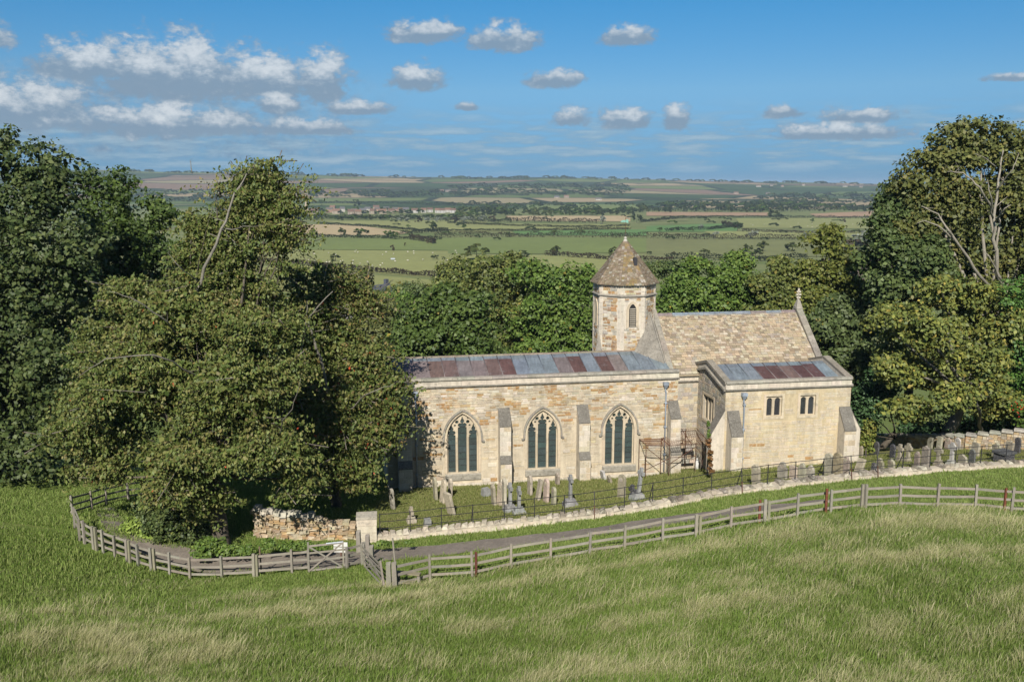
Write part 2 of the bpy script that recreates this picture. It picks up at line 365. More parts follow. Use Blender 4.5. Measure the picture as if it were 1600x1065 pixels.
mg = bpy.data.materials.new('grassland'); mg.use_nodes = True; t = NT(mg.node_tree); mg.node_tree.nodes.clear()
out = t.n('ShaderNodeOutputMaterial'); b = t.n('ShaderNodeBsdfPrincipled'); mg.node_tree.links.new(b.outputs[0], out.inputs[0])
g = t.n('ShaderNodeNewGeometry').outputs['Position']; sp = t.n('ShaderNodeSeparateXYZ'); mg.node_tree.links.new(g, sp.inputs[0])
streak = t.noise(t.vmath('MULTIPLY', g, (0.25, 0.9, 0.0)), 1.0, 6, 0.65)
fine = t.noise(t.vmath('MULTIPLY', g, (9.0, 9.0, 9.0)), 1.0, 5, 0.7)
c = t.mix(t.ramp(fine, 0.3, 0.7), (0.075, 0.125, 0.024), (0.165, 0.215, 0.050))
c = t.mix(t.ramp(streak, 0.48, 0.66, 0, 0.5), c, (0.24, 0.22, 0.09))
yard = t.mix(t.ramp(fine, 0.3, 0.7), (0.135, 0.155, 0.046), (0.25, 0.26, 0.10))
yard = t.mix(t.ramp(streak, 0.44, 0.6, 0, 0.6), yard, (0.25, 0.20, 0.10))
at = t.n('ShaderNodeAttribute', attribute_name='col'); sa = t.n('ShaderNodeSeparateColor'); mg.node_tree.links.new(at.outputs['Color'], sa.inputs[0])
c = t.mix(sa.outputs[0], c, yard)
# valley pasture and the patchwork of fields on the far hills
vor = t.n('ShaderNodeTexVoronoi'); vor.voronoi_dimensions = '2D'; t.put(vor.inputs['Vector'], t.vmath('MULTIPLY', g, (1 / 420.0, 1 / 330.0, 0.0))); vor.inputs['Scale'].default_value = 1.0
vs_ = t.n('ShaderNodeSeparateColor'); mg.node_tree.links.new(vor.outputs['Color'], vs_.inputs[0])
cr = t.n('ShaderNodeValToRGB'); cr.color_ramp.interpolation = 'CONSTANT'
els = cr.color_ramp.elements; els[0].position = 0; els[0].color = (0.045, 0.075, 0.022, 1); els[1].position = 0.26; els[1].color = (0.10, 0.135, 0.04, 1)
for p_, c_ in ((0.42, (0.30, 0.235, 0.135, 1)), (0.58, (0.052, 0.085, 0.025, 1)), (0.70, (0.20, 0.135, 0.09, 1)), (0.82, (0.13, 0.16, 0.05, 1)), (0.92, (0.26, 0.22, 0.12, 1))):
    e_ = els.new(p_); e_.color = c_
t.put(cr.inputs[0], vs_.outputs[0])
edge = t.n('ShaderNodeTexVoronoi'); edge.voronoi_dimensions = '2D'; edge.feature = 'DISTANCE_TO_EDGE'; t.put(edge.inputs['Vector'], t.vmath('MULTIPLY', g, (1 / 420.0, 1 / 330.0, 0.0))); edge.inputs['Scale'].default_value = 1.0
patch = t.mix(t.ramp(edge.outputs['Distance'], 0.03, 0.05, 1, 0), cr.outputs[0], (0.022, 0.033, 0.014))
woodn = t.noise(t.vmath('MULTIPLY', g, (1 / 700.0, 1 / 500.0, 0.0)), 1.0, 4, 0.6)
patch = t.mix(t.ramp(woodn, 0.56, 0.585, 0, 1), patch, t.mix(t.noise(t.vmath('MULTIPLY', g, (0.06, 0.06, 0.06)), 1.0, 3), (0.016, 0.028, 0.012), (0.05, 0.07, 0.026)))
past = t.mix(t.ramp(t.noise(t.vmath('MULTIPLY', g, (0.004, 0.02, 0.0)), 1.0, 5, 0.6), 0.35, 0.65), (0.11, 0.145, 0.05), (0.19, 0.20, 0.085))
c = t.mix(t.ramp(sp.outputs[1], 120, 260), c, past)
c = t.mix(t.ramp(sp.outputs[1], 1900, 2100), c, patch)
t.put(b.inputs['Base Color'], c); b.inputs['Roughness'].default_value = 0.95; b.inputs['Specular IOR Level'].default_value = 0.1
bn = t.n('ShaderNodeBump'); bn.inputs['Strength'].default_value = 0.7; bn.inputs['Distance'].default_value = 0.06; t.put(bn.inputs['Height'], fine); mg.node_tree.links.new(bn.outputs[0], b.inputs['Normal'])
# churchyard turf lies north of the low wall
CYW = [(578, 846), (690, 835), (800, 824), (945, 808), (1050, 791), (1160, 772), (1280, 757), (1400, 744), (1500, 736), (1600, 730), (1760, 719)]
CYP = np.array([G(x, y) for x, y in CYW])
def in_yard(X, Y):
    wy = np.interp(X, CYP[:, 0], CYP[:, 1]); return (Y > wy + 0.15) & (X > CYP[0, 0] - 1) & (Y < 72)
fc = Vg[Fg].mean(1); Cg = np.zeros((len(Fg), 3)); Cg[:, 0] = in_yard(fc[:, 0], fc[:, 1])
ground = tag(np_mesh('ground', Vg, Fg, Cg, mg, smooth=True), kind='structure', label='grassy hillside falling to a broad green valley and low far hills')

def strip(path_l, path_r, lift, name, m, n=60, **kw):
    """a sheet draped over the ground between two edge lines"""
    def res(P):
        P = np.array(P); d = np.concatenate([[0], np.cumsum(np.hypot(*np.diff(P[:, :2], axis=0).T))]); tt = np.linspace(0, d[-1], n)
        return np.stack([np.interp(tt, d, P[:, 0]), np.interp(tt, d, P[:, 1])], 1)
    a, b2 = res(path_l), res(path_r); K = 7
    P2 = np.stack([a + (b2 - a) * k / (K - 1) for k in range(K)], 1); Z = gz(P2[..., 0], P2[..., 1])
    Z += gnz(P2[..., 0], P2[..., 1]) + lift
    Vv = np.concatenate([P2, Z[..., None]], -1).reshape(-1, 3)
    i2, j2 = np.meshgrid(np.arange(n - 1), np.arange(K - 1), indexing='ij'); q = (i2 * K + j2).ravel()
    return np_mesh(name, Vv, np.stack([q, q + 1, q + 1 + K, q + K], 1), np.ones((len(q), 3)), m, smooth=True)
lane_n = [G(*p) for p in [(175, 792), (195, 815), (245, 842), (300, 858), (400, 866), (520, 863), (600, 858), (740, 846), (850, 835), (945, 822), (1050, 806), (1160, 793), (1250, 785), (1290, 781)]]
lane_s = [G(*p) for p in [(150, 797), (158, 822), (205, 858), (300, 893), (400, 893), (520, 890), (600, 878), (740, 862), (850, 850), (945, 837), (1050, 821), (1160, 806), (1250, 797), (1300, 788)]]
lane = tag(strip(lane_s, lane_n, 0.06, 'lane', M['gravel'], 90), kind='structure', label='grey gravel lane curving between the field fence and churchyard wall')

# ------------------------------------------------------------------ valley fields
MF = mat('field_surface', 0.95, ((0.015, 0.10), (0.12, 0.10), (0.9, 0.08)))
GRN, PAL, TAN, BRN, BRT, OLV, RED = (0.145, 0.18, 0.05), (0.22, 0.23, 0.078), (0.38, 0.295, 0.165), (0.16, 0.118, 0.082), (0.095, 0.18, 0.046), (0.155, 0.165, 0.06), (0.32, 0.21, 0.125)
FIELDS = [([(380, 413), (710, 440), (705, 470), (380, 470)], PAL), ([(330, 389), (720, 392), (712, 436), (380, 410)], PAL), ([(330, 371), (740, 371), (725, 391), (330, 389)], GRN),
          ([(330, 352), (545, 350), (640, 363), (620, 367), (330, 368)], TAN), ([(500, 345), (760, 344), (760, 357), (640, 361)], PAL), ([(700, 371), (1010, 371), (1010, 394), (860, 396), (700, 396)], GRN),
          ([(690, 397), (1000, 400), (1010, 425), (690, 430)], PAL), ([(1010, 371), (1290, 374), (1310, 400), (1010, 404)], OLV), ([(1150, 341), (1380, 340), (1380, 357), (1160, 356)], PAL),
          ([(1010, 353), (1160, 348), (1150, 362), (1010, 362)], BRT), ([(1100, 361), (1380, 361), (1380, 371), (1120, 371)], PAL), ([(710, 349), (985, 351), (985, 357), (705, 362)], PAL),
          ([(800, 361), (1010, 358), (1010, 368), (810, 367)], BRT), ([(790, 337), (985, 337), (985, 346), (800, 344)], TAN), ([(1000, 339), (1075, 338), (1075, 345), (1000, 346)], OLV),
          ([(690, 313), (815, 314), (805, 320), (700, 319)], RED), ([(560, 310), (695, 311), (690, 318), (560, 317)], RED), ([(820, 309), (1000, 308), (1000, 312), (820, 313)], RED),
          ([(1010, 331), (1200, 332), (1200, 337), (1010, 337)], RED), ([(1265, 334), (1400, 328), (1400, 338), (1275, 339)], RED), ([(1285, 405), (1420, 400), (1450, 455), (1290, 455)], BRN),
          ([(470, 310), (560, 309), (560, 316), (480, 317)], PAL), ([(1170, 316), (1280, 317), (1280, 323), (1170, 323)], OLV), ([(200, 310), (300, 312), (320, 320), (180, 322)], OLV),
          ([(230, 330), (460, 336), (460, 346), (230, 344)], GRN), ([(820, 318), (1000, 320), (1000, 330), (830, 331)], GRN), ([(1000, 304), (1120, 305), (1120, 309), (1000, 309)], PAL)]
FLAB = ['pale pasture nearest the village roofs below the church', 'pale sheep pasture between two dark hedges', 'smooth green pasture beyond the sheep field', 'tan stubble field left of the round hedge trees', 'pale strip field behind the tan stubble']
for k, (poly, cc) in enumerate(FIELDS):
    P = [atZ(x, y, VALLEY + 0.25 + k * 0.02) for x, y in poly]
    mb = MB(); mb.add([tuple(p) for p in P], [list(range(len(P)))], cc)
    tag(mb.build('field', MF), kind='structure', label=FLAB[k] if k < 5 else None)

# ------------------------------------------------------------------ foliage generators
def leaf_arrays(P, Nn, T, L, Wd):
    Nn = Nn / np.linalg.norm(Nn, axis=1, keepdims=True); T = T - Nn * (T * Nn).sum(1, keepdims=True); T /= np.linalg.norm(T, axis=1, keepdims=True) + 1e-9
    S = np.cross(Nn, T); L = L[:, None]; Wd = Wd[:, None]
    V = np.stack([P - T * L / 2, P + S * Wd / 2 + Nn * L * 0.06, P + T * L / 2, P - S * Wd / 2 + Nn * L * 0.06], 1)
    return V.reshape(-1, 3)
def pal_mix(n, pal, rng, cl=None):
    pal = np.array(pal); k = len(pal)
    w_ = rng.random(n) * 0.65 + (cl if cl is not None else rng.random(n)) * 0.35
    w_ = w_ * (k - 1); i = np.clip(w_.astype(int), 0, k - 2); f = (w_ - i)[:, None]
    return (pal[i] * (1 - f) + pal[i + 1] * f) * (0.75 + 0.5 * rng.random((n, 1)))
def crown_leaves(lobes, ncl, per, rcl, leaf, pal, rng, droop=0.0, front=0.62, spark=None, flat=0.6, gap=0.0):
    """lobes [(centre, (rx, ry, rz))]; clusters of leaves spread near each lobe's skin with gaps between"""
    wts = np.array([(r[0] * r[2]) ** 0.9 for c, r in lobes]); wts = wts / wts.sum(); which = rng.choice(len(lobes), ncl, p=wts)
    C0 = np.array([c for c, r in lobes])[which]; RR = np.array([r for c, r in lobes])[which]
    d = rng.normal(size=(ncl, 3)); fl = rng.random(ncl) < front; d[:, 1] = np.where(fl, -np.abs(d[:, 1]), d[:, 1]); d[:, 2] = np.where((d[:, 2] < 0) & (rng.random(ncl) < 0.45), -d[:, 2], d[:, 2]); d /= np.linalg.norm(d, axis=1, keepdims=True)
    rad = np.where(rng.random(ncl) < 0.12, rng.uniform(0.3, 0.8, ncl), 1 - np.abs(rng.normal(0, 0.10, ncl)) + rng.uniform(-0.02, 0.10, ncl))
    cc = C0 + d * RR * rad[:, None]
    keep = np.ones(ncl, bool)
    for c, r in lobes:
        q = np.sqrt((((cc - np.array(c)) / np.array(r)) ** 2).sum(1)); keep &= (q > 0.62) | (rng.random(ncl) < 0.2)
    fr = 0.55 / max(rcl, 0.3); o3 = rng.uniform(0, 50, 3)
    nv = np.array([mnoise.noise(Vector(q * fr * 0.8 + o3)) for q in cc]); keep &= (nv > gap - 0.28) | (rng.random(ncl) < 0.12)
    cc, d, nv = cc[keep], d[keep], nv[keep]; n = len(cc); m = n * per; ci = np.repeat(np.arange(n), per)
    dd = d[ci]; tone = np.clip(rng.random(n) * 0.6 + 0.2 + nv * 0.5, 0, 1)[ci]
    rs = (rcl * rng.uniform(0.6, 1.3, n))[ci][:, None]
    if droop > 0:       # sprays: leaves strung along twigs that run outwards and hang
        a = rng.normal(size=(n, 3)) * 0.45 + d * np.array([1.1, 0.5, 0.2]); a[:, 2] -= droop * 0.4; a /= np.linalg.norm(a, axis=1, keepdims=True)
        tt = rng.uniform(-1, 1, m)[:, None]
        P = cc[ci] + a[ci] * tt * rs * 1.9 + rng.normal(size=(m, 3)) * rs * np.array([0.26, 0.26, 0.15]); P[:, 2] -= droop * 0.35 * (tt[:, 0] + 0.3) ** 2 * rs[:, 0]
        Nn = dd * 0.6 + rng.normal(size=(m, 3)) * 0.45 + np.array([0, -0.45, 0.55]); T = a[ci] * 0.4 + rng.normal(size=(m, 3)) * 0.35 + np.array([0, 0, -0.9])
    else:
        off = rng.normal(size=(m, 3)); off *= (rng.random((m, 1)) ** 0.4) / (np.linalg.norm(off, axis=1, keepdims=True) + 1e-9)
        off[:, 2] *= flat; P = cc[ci] + off * rs
        Nn = off * 0.8 + dd * 0.4 + rng.normal(size=(m, 3)) * 0.6 + np.array([0, -0.2, 0.5]); T = rng.normal(size=(m, 3))
    L = leaf * rng.uniform(0.5, 1.4, m) * (0.8 + 0.4 * rng.random(n))[ci]; V = leaf_arrays(P, Nn, T, L, L * 0.7)
    C = pal_mix(m, pal, rng, tone)
    if spark is not None:
        k = rng.random(m) < spark[1]; C[k] = np.array(spark[0]) * (0.7 + 0.6 * rng.random((k.sum(), 1)))
    return V, C, cc
def spray_leaves(lobes, nbr, per, leaf, pal, rng, spark=None, front=0.62, lb=(1.6, 3.4), gap=0.0):
    """branches that reach out through the crown's skin, each a layered fan of twigs hung with leaves"""
    wts = np.array([(r[0] * r[2]) for c, r in lobes]) ** 0.9; wts /= wts.sum(); which = rng.choice(len(lobes), nbr, p=wts)
    C0 = np.array([c for c, r in lobes])[which]; RR = np.array([r for c, r in lobes])[which]
    d = rng.normal(size=(nbr, 3)); d[:, 1] = np.where(rng.random(nbr) < front, -np.abs(d[:, 1]), d[:, 1]); d[:, 2] = np.where((d[:, 2] < 0) & (rng.random(nbr) < 0.5), -d[:, 2], d[:, 2]); d /= np.linalg.norm(d, axis=1, keepdims=True)
    tip = C0 + d * RR * rng.uniform(0.8, 1.12, nbr)[:, None]; keep = np.ones(nbr, bool)
    for c, r in lobes:
        q = np.sqrt((((tip - np.array(c)) / np.array(r)) ** 2).sum(1)); keep &= (q > 0.6) | (rng.random(nbr) < 0.18)
    nv = np.array([mnoise.noise(Vector(q * 0.33 + np.array([7.0, 3.0, 1.0]))) for q in tip]); keep &= (nv > gap - 0.3) | (rng.random(nbr) < 0.15)
    tip, d, nv = tip[keep], d[keep], nv[keep]; n = len(tip)
    out = d * np.array([1.0, 0.8, 0.30]) + np.array([0.0, -0.1, 0.12]) + rng.normal(size=(n, 3)) * 0.22; out /= np.linalg.norm(out, axis=1, keepdims=True)
    Lb = rng.uniform(lb[0], lb[1], n); side = np.cross(out, np.array([0, 0, 1.0])); side /= np.linalg.norm(side, axis=1, keepdims=True) + 1e-6
    m = n * per; ci = np.repeat(np.arange(n), per); L = Lb[ci][:, None]; nt = 9
    tq = (rng.integers(0, nt, m) + rng.normal(0, 0.10, m)) / (nt - 1); t_ = np.clip(tq, 0, 1.05)[:, None]
    s = rng.uniform(-1, 1, m)[:, None]; wd = 0.42 * L * (1.08 - t_ * 0.85)
    P = tip[ci] - out[ci] * L * (1 - t_) * 0.95 + side[ci] * s * wd * (0.75 + 0.5 * rng.random((m, 1))) + out[ci] * np.abs(s) * wd * 0.55
    P[:, 2] -= (0.16 * L * t_ ** 2 + 0.38 * np.abs(s) ** 2 * wd)[:, 0] + np.abs(rng.normal(0, 0.07, m)); P += rng.normal(size=(m, 3)) * np.array([0.06, 0.06, 0.05])
    Nn = np.array([0, -0.4, 0.5]) + rng.normal(size=(m, 3)) * 0.72 + d[ci] * 0.3; T = out[ci] * 0.45 + side[ci] * s * 0.5 + np.array([0, 0, -0.75]) + rng.normal(size=(m, 3)) * 0.3
    Lf = leaf * rng.uniform(0.5, 1.45, m); V = leaf_arrays(P, Nn, T, Lf, Lf * 0.58); tone = np.clip(rng.random(n) * 0.6 + 0.2 + nv * 0.5, 0, 1)[ci]; C = pal_mix(m, pal, rng, tone)
    if spark is not None:
        k = rng.random(m) < spark[1]; C[k] = np.array(spark[0]) * (0.7 + 0.6 * rng.random((k.sum(), 1)))
    axes = [(tip[i] - out[i] * Lb[i] * 0.95, tip[i] - np.array([0, 0, 0.16 * Lb[i]])) for i in range(n)]
    return V, C, tip, axes
def leaf_obj(name, V, C, parent, m=None):
    return np_mesh(name, V, np.arange(len(V)).reshape(-1, 4), C, m or M['leaf'], parent)
def limb(mb, a, b, r0, r1, c, bend=0.12, n=6, sides=6, rng=random):
    a = Vector(a); b = Vector(b); L = (b - a).length; o1 = Vector((rng.uniform(-1, 1), rng.uniform(-1, 1), rng.uniform(-0.3, 0.6))) * L * bend
    pts = []; rad = []
    for i in range(n + 1):
        t_ = i / n; p = a.lerp(b, t_) + o1 * math.sin(t_ * math.pi) + Vector((rng.uniform(-1, 1), rng.uniform(-1, 1), 0)) * L * 0.012
        pts.append(p); rad.append(r0 + (r1 - r0) * t_ ** 0.8)
    pts[0] = a; pts[-1] = b
    mb.tube(pts, rad, sides, c); return pts
def tree(name, label, base, lobes_px, D, leaf, ncl, per, rcl, pal, group=None, seed=1, droop=0.0, spark=None, trunk_r=0.35, bark=(0.10, 0.085, 0.065), limbs=(), twigs=40, depth=0.85, front=0.62, cat='tree', flat=0.6, gap=0.0, sub=6):
    """lobes_px: (x, y, rx, ry[, extra depth]) in photo pixels at distance D along the camera axis; base: world ground point"""
    rng = np.random.default_rng(seed); rr = random.Random(seed)
    lobes = []
    for q in lobes_px:
        x, y, rx, ry = q[:4]; dd = D + (q[4] if len(q) > 4 else 0); c = atD(x, y, dd); k = dd / FPX
        lobes.append((c, (rx * k, max(rx, ry) * k * depth, ry * k)))
    main = lobes; lobes = []
    for c, r in main:          # every lobe breaks up into smaller boughs of foliage
        lobes.append((c, tuple(q * 0.72 for q in r)))
        for _ in range(sub):
            dv_ = rng.normal(size=3); dv_[1] = -abs(dv_[1]) if rng.random() < 0.6 else dv_[1]; dv_ /= np.linalg.norm(dv_); kk = rng.uniform(0.28, 0.46)
            lobes.append((c + dv_ * np.array(r) * rng.uniform(0.55, 0.78), (r[0] * kk, r[1] * kk, r[2] * kk * 0.9)))
    e = empty(name, tuple(base)); tag(e, label, cat, group)
    off = np.array(base)
    axes = None
    if droop > 0: V, C, cc, axes = spray_leaves([(c - off, r) for c, r in lobes], ncl, per, leaf, pal, rng, spark, front, gap=gap)
    else: V, C, cc = crown_leaves([(c - off, r) for c, r in lobes], ncl, per, rcl, leaf, pal, rng, droop, front, spark, flat, gap)
    nf = int(len(V) / 4 * 0.10)          # leaves deep inside the crown
    wf = np.array([r[0] * r[1] * r[2] for c, r in main]); wi = rng.choice(len(main), nf, p=wf / wf.sum()); df = rng.normal(size=(nf, 3)); df *= (rng.random((nf, 1)) ** 0.4 * 0.58) / np.linalg.norm(df, axis=1, keepdims=True)
    Pf = np.array([c for c, r in main])[wi] - off + df * np.array([r for c, r in main])[wi]; Lf = leaf * rng.uniform(1.3, 2.2, nf)
    V = np.concatenate([V, leaf_arrays(Pf, rng.normal(size=(nf, 3)), rng.normal(size=(nf, 3)), Lf, Lf * 0.7)]); C = np.concatenate([C, pal_mix(nf, pal, rng)])
    leaf_obj('crown', V, C, e)
    mb = MB(); big = sorted(main, key=lambda l: -l[1][0] * l[1][2])
    topc = Vector(np.mean([c - off for c, r in big[:3]], axis=0)); fork = Vector((topc.x * 0.35, topc.y * 0.35, max(1.6 if trunk_r > 0.15 else 0.1, topc.z * 0.45)))
    limb(mb, (0, 0, -0.4), fork, trunk_r * 1.25, trunk_r * 0.8, bark, 0.04, 6, 9, rr)
    for c, r in main:
        q = Vector(c - off); kr = min(1.0, r[0] / 3.2); limb(mb, fork - Vector((0, 0, rr.uniform(0, 0.6))), q, trunk_r * 0.62 * kr, trunk_r * 0.12 * kr, bark, 0.1, 6, 6, rr)
        near = cc[np.argsort(((cc - np.array(q)) ** 2).sum(1) * (0.4 + rng.random(len(cc))))][:max(2, twigs // len(main))]
        for p in near: limb(mb, q.lerp(fork, rr.uniform(0, 0.35)), p, trunk_r * 0.15, trunk_r * 0.03, bark, 0.1, 4, 4, rr)
    if axes:
        for a_, b_2 in axes[::3]: limb(mb, a_, b_2, 0.028, 0.006, (0.16, 0.14, 0.115), 0.06, 3, 4, rr)
    mb.build('trunk', M['bark'], e, smooth=True)
    if limbs:
        for pts, r0, cc_ in limbs:        # boughs that show in the photograph: (x, y, extra depth)
            m2 = MB(); P = [Vector(atD(x, y, D + dz) - off) for x, y, dz in pts]; w_ = []
            for p0, p1 in zip(P, P[1:]):
                for i in range(4): w_.append(p0.lerp(p1, i / 4) + Vector((rr.uniform(-1, 1), rr.uniform(-1, 1), rr.uniform(-1, 1))) * (p1 - p0).length * 0.035)
            w_.append(P[-1]); nn_ = len(w_) - 1
            m2.tube(w_, [r0 * (1 - 0.8 * i / nn_) for i in range(nn_ + 1)], 7, cc_)
            for _ in range(len(pts)):          # side twigs
                q = w_[rr.randint(nn_ // 3, nn_)]; limb(m2, q, q + Vector((rr.uniform(-1, 1), rr.uniform(-0.6, 0.6), rr.uniform(0.0, 0.9))) * min(1.0, r0 * rr.uniform(6, 14)), r0 * 0.22, r0 * 0.05, cc_, 0.12, 4, 4, rr)
            m2.build('bough', M['bark'], e, smooth=True)
    return e

# ------------------------------------------------------------------ the church (its own frame: x east along the wall, y north, z up)
CH0 = (-3.394, 59.348, 0.0); CHR = R(10)
church = empty('church', CH0, CHR, label='old stone church with octagonal tower, lead roofs and tall gothic windows', cat='church')
IRON, IRON2, LIME, PALE, GREY, YEL, BUFF = (0.40, 0.24, 0.105), (0.29, 0.19, 0.115), (0.52, 0.45, 0.34), (0.59, 0.53, 0.44), (0.37, 0.34, 0.29), (0.53, 0.44, 0.29), (0.45, 0.375, 0.265)
rs = random.Random(5)
STONES = []          # (area, wall key, fn, a0, a1, z0, z1, proud, colour)
def arch_top(o, a):
    x = abs(a - o['c']); w_ = o['hw'] + o.get('m', 0); h = o['apex'] + o.get('m', 0) - o['spring']
    if x >= w_: return None
    if h <= w_ * 0.3: return o['apex'] + o.get('m', 0)
    Rr = (h * h + w_ * w_) / (2 * w_); return o['spring'] + math.sqrt(max(0, Rr * Rr - (x + Rr - w_) ** 2))
def wall_face(mb, fn, a0, a1, z0, ztop, ops, c, reveal=0.35):
    cuts = {a0, a1}
    for o in ops:
        for k in range(17): cuts.add(o['c'] - o['hw'] * math.cos(math.pi * k / 16))
    a = a0
    while a < a1: cuts.add(round(a, 3)); a += 1.0
    cuts = sorted(q for q in cuts if a0 <= q <= a1); zt = ztop if callable(ztop) else (lambda q: ztop)
    for p, q in zip(cuts, cuts[1:]):
        if q - p < 1e-5: continue
        mid = (p + q) / 2; op = next((o for o in ops if abs(mid - o['c']) < o['hw']), None)
        if op is None: mb.add([fn(p, z0, 0), fn(q, z0, 0), fn(q, zt(q), 0), fn(p, zt(p), 0)], [(0, 1, 2, 3)], c)
        else:
            tp = arch_top(op, p) or op['spring']; tq = arch_top(op, q) or op['spring']
            mb.add([fn(p, z0, 0), fn(q, z0, 0), fn(q, op['sill'], 0), fn(p, op['sill'], 0)], [(0, 1, 2, 3)], c)
            mb.add([fn(p, tp, 0), fn(q, tq, 0), fn(q, zt(q), 0), fn(p, zt(p), 0)], [(0, 1, 2, 3)], c)
            mb.add([fn(p, tp, 0), fn(q, tq, 0), fn(q, tq, -reveal), fn(p, tp, -reveal)], [(0, 1, 2, 3)], c)
            mb.add([fn(p, op['sill'], 0), fn(q, op['sill'], 0), fn(q, op['sill'], -reveal), fn(p, op['sill'], -reveal)], [(0, 1, 2, 3)], c)
    for o in ops:
        for sgn in (-1, 1):
            a = o['c'] + sgn * o['hw']
            mb.add([fn(a, o['sill'], 0), fn(a, o['spring'], 0), fn(a, o['spring'], -reveal), fn(a, o['sill'], -reveal)], [(0, 1, 2, 3)], c)
def courses(key, fn, a0, a1, z0, z1, hmin, hmax, lmin, lmax, colour, avoid, proud=(0.012, 0.035), gap=0.014, ztop=None):
    z = z0
    while z < z1 - 0.05:
        h = min(rs.uniform(hmin, hmax), z1 - z)
        a = a0 - rs.uniform(0, lmax * 0.5)
        while a < a1:
            L = rs.uniform(lmin, lmax) * rs.choice((1, 1, 1.25)); p, q = max(a, a0), min(a + L, a1); a += L
            if q - p < 0.09: continue
            zz1 = z + h
            if ztop is not None and max(ztop(p), ztop(q)) < zz1 and min(ztop(p), ztop(q)) < zz1: continue
            bad = False
            for o in avoid:
                for qa in (p, (p + q) / 2, q):
                    t_ = arch_top(o, qa)
                    if t_ is not None and z < t_ and zz1 > o['sill'] - o.get('ms', 0.02): bad = True
            if bad: continue
            cc0 = colour((p + q) / 2, z + h / 2)
            if h > 0.15 and key != 'buttress' and rs.random() < 0.3:
                zm = z + h * rs.uniform(0.4, 0.6)
                for za_, zb_ in ((z, zm), (zm, zz1)): STONES.append(((q - p) * (zb_ - za_), key, fn, p + gap / 2, q - gap / 2, za_ + gap / 2, zb_ - gap / 2, rs.uniform(*proud), cc0 if za_ == z else colour((p + q) / 2, zb_)))
            else: STONES.append(((q - p) * h, key, fn, p + gap / 2, q - gap / 2, z + gap / 2, zz1 - gap / 2, rs.uniform(*proud), cc0))
        z += h
def stone_geo(mb, s):
    _, _, fn, a0, a1, z0, z1, pr, c = s; i = min(0.018, (z1 - z0) * 0.15); j = lambda: rs.uniform(-0.008, 0.008)
    P = [fn(a0 + j(), z0 + j(), -0.01), fn(a1 + j(), z0 + j(), -0.01), fn(a1 + j(), z1 + j(), -0.01), fn(a0 + j(), z1 + j(), -0.01),
         fn(a0 + i, z0 + i, pr), fn(a1 - i, z0 + i, pr), fn(a1 - i, z1 - i, pr), fn(a0 + i, z1 - i, pr)]
    mb.add(P, [(4, 5, 6, 7), (0, 1, 5, 4), (1, 2, 6, 5), (2, 3, 7, 6), (3, 0, 4, 7)], c)
S = lambda n0: (lambda a, z, d: (a, n0 - d, z))            # a face looking south
Wf = lambda u0: (lambda a, z, d: (u0 - d, a, z))           # a face looking west
Ef = lambda u0: (lambda a, z, d: (u0 + d, a, z))           # a face looking east
def nz3(a, z, s=1.0, o=0.0): return mnoise.noise(Vector((a * s, z * s * 1.7, o)))
def aisle_col(a, z):
    k = nz3(a, z, 0.9, 3) + 0.22 * rs.uniform(-1, 1)
    if z > 4.4: return jit(rs.choice(((0.44, 0.39, 0.31), PALE, LIME, LIME, (0.47, 0.40, 0.30))), 0.09) if k < 0.07 else jit(rs.choice((IRON, (0.42, 0.30, 0.17), YEL)), 0.14)
    k2 = 0.15 if z > 2.0 else 0.24
    return jit(rs.choice((LIME, LIME, PALE, (0.53, 0.445, 0.31), (0.48, 0.40, 0.28))), 0.07) if k < k2 else jit(rs.choice((IRON, YEL, (0.42, 0.29, 0.155), BUFF)), 0.14)
def chapel_col(a, z):
    if z < 1.9 and rs.random() < 0.10: return jit(IRON, 0.2)
    if rs.random() < 0.012: return jit(IRON, 0.1)
    return jit(rs.choice((LIME, YEL, LIME, (0.55, 0.475, 0.345), LIME)), 0.07)
def pale_col(a, z): return jit(rs.choice((PALE, LIME, PALE, (0.53, 0.44, 0.31))), 0.07)
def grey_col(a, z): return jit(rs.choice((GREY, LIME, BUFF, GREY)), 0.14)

# ---- aisle south wall
WIN = [dict(c=0.07, hw=1.06, sill=0.86, spring=3.30, apex=4.98), dict(c=5.58, hw=1.06, sill=0.86, spring=3.30, apex=4.96), dict(c=11.03, hw=1.06, sill=0.86, spring=3.30, apex=4.95)]
AV = [dict(w_, m=0.20, ms=0.5) for w_ in WIN]
mb = MB(); wall_face(mb, S(0), -5.0, 15.2, -1.5, 6.78, WIN, LIME)
mb.box(-5.0, -4.4, 0.02, 8.0, -2.5, 7.0, LIME); mb.box(-5.0, 15.2, 8.0, 8.5, -4.0, 7.0, LIME)
mb.add([(15.2, 0, -1.5), (15.2, 2, -1.5), (15.2, 2, 6.78), (15.2, 0, 6.78)], [(0, 1, 2, 3)], LIME)
mb.add([(-4.98, 0.4, 7.0), (15.15, 0.4, 7.0), (15.15, 8.2, 7.0), (-4.98, 8.2, 7.0)], [(0, 1, 2, 3)], GREY)
aisle = mb.build('aisle_wall', M['mortar'], church)
BUT = [(-3.85, 0.9), (2.87, 0.76), (8.33, 0.76), (14.83, 0.72)]
but_av = [dict(c=c, hw=wd / 2, sill=-2, spring=4.2, apex=4.2) for c, wd in BUT]
courses('aisle_wall', S(0), -5.0, 15.2, 0.12, 2.3, 0.20, 0.30, 0.38, 0.85, aisle_col, AV + but_av)
courses('aisle_wall', S(0), -5.0, 15.2, 2.3, 4.5, 0.17, 0.27, 0.30, 0.72, aisle_col, AV + but_av)
courses('aisle_wall', S(0), -5.0, 15.2, 4.5, 6.78, 0.11, 0.21, 0.20, 0.60, aisle_col, AV, (0.01, 0.045))
mb = MB(); mb.box(-5.0, 15.2, -0.12, 0.0, -1.5, 0.12, PALE); mb.build('plinth', M['ashlar'], church)
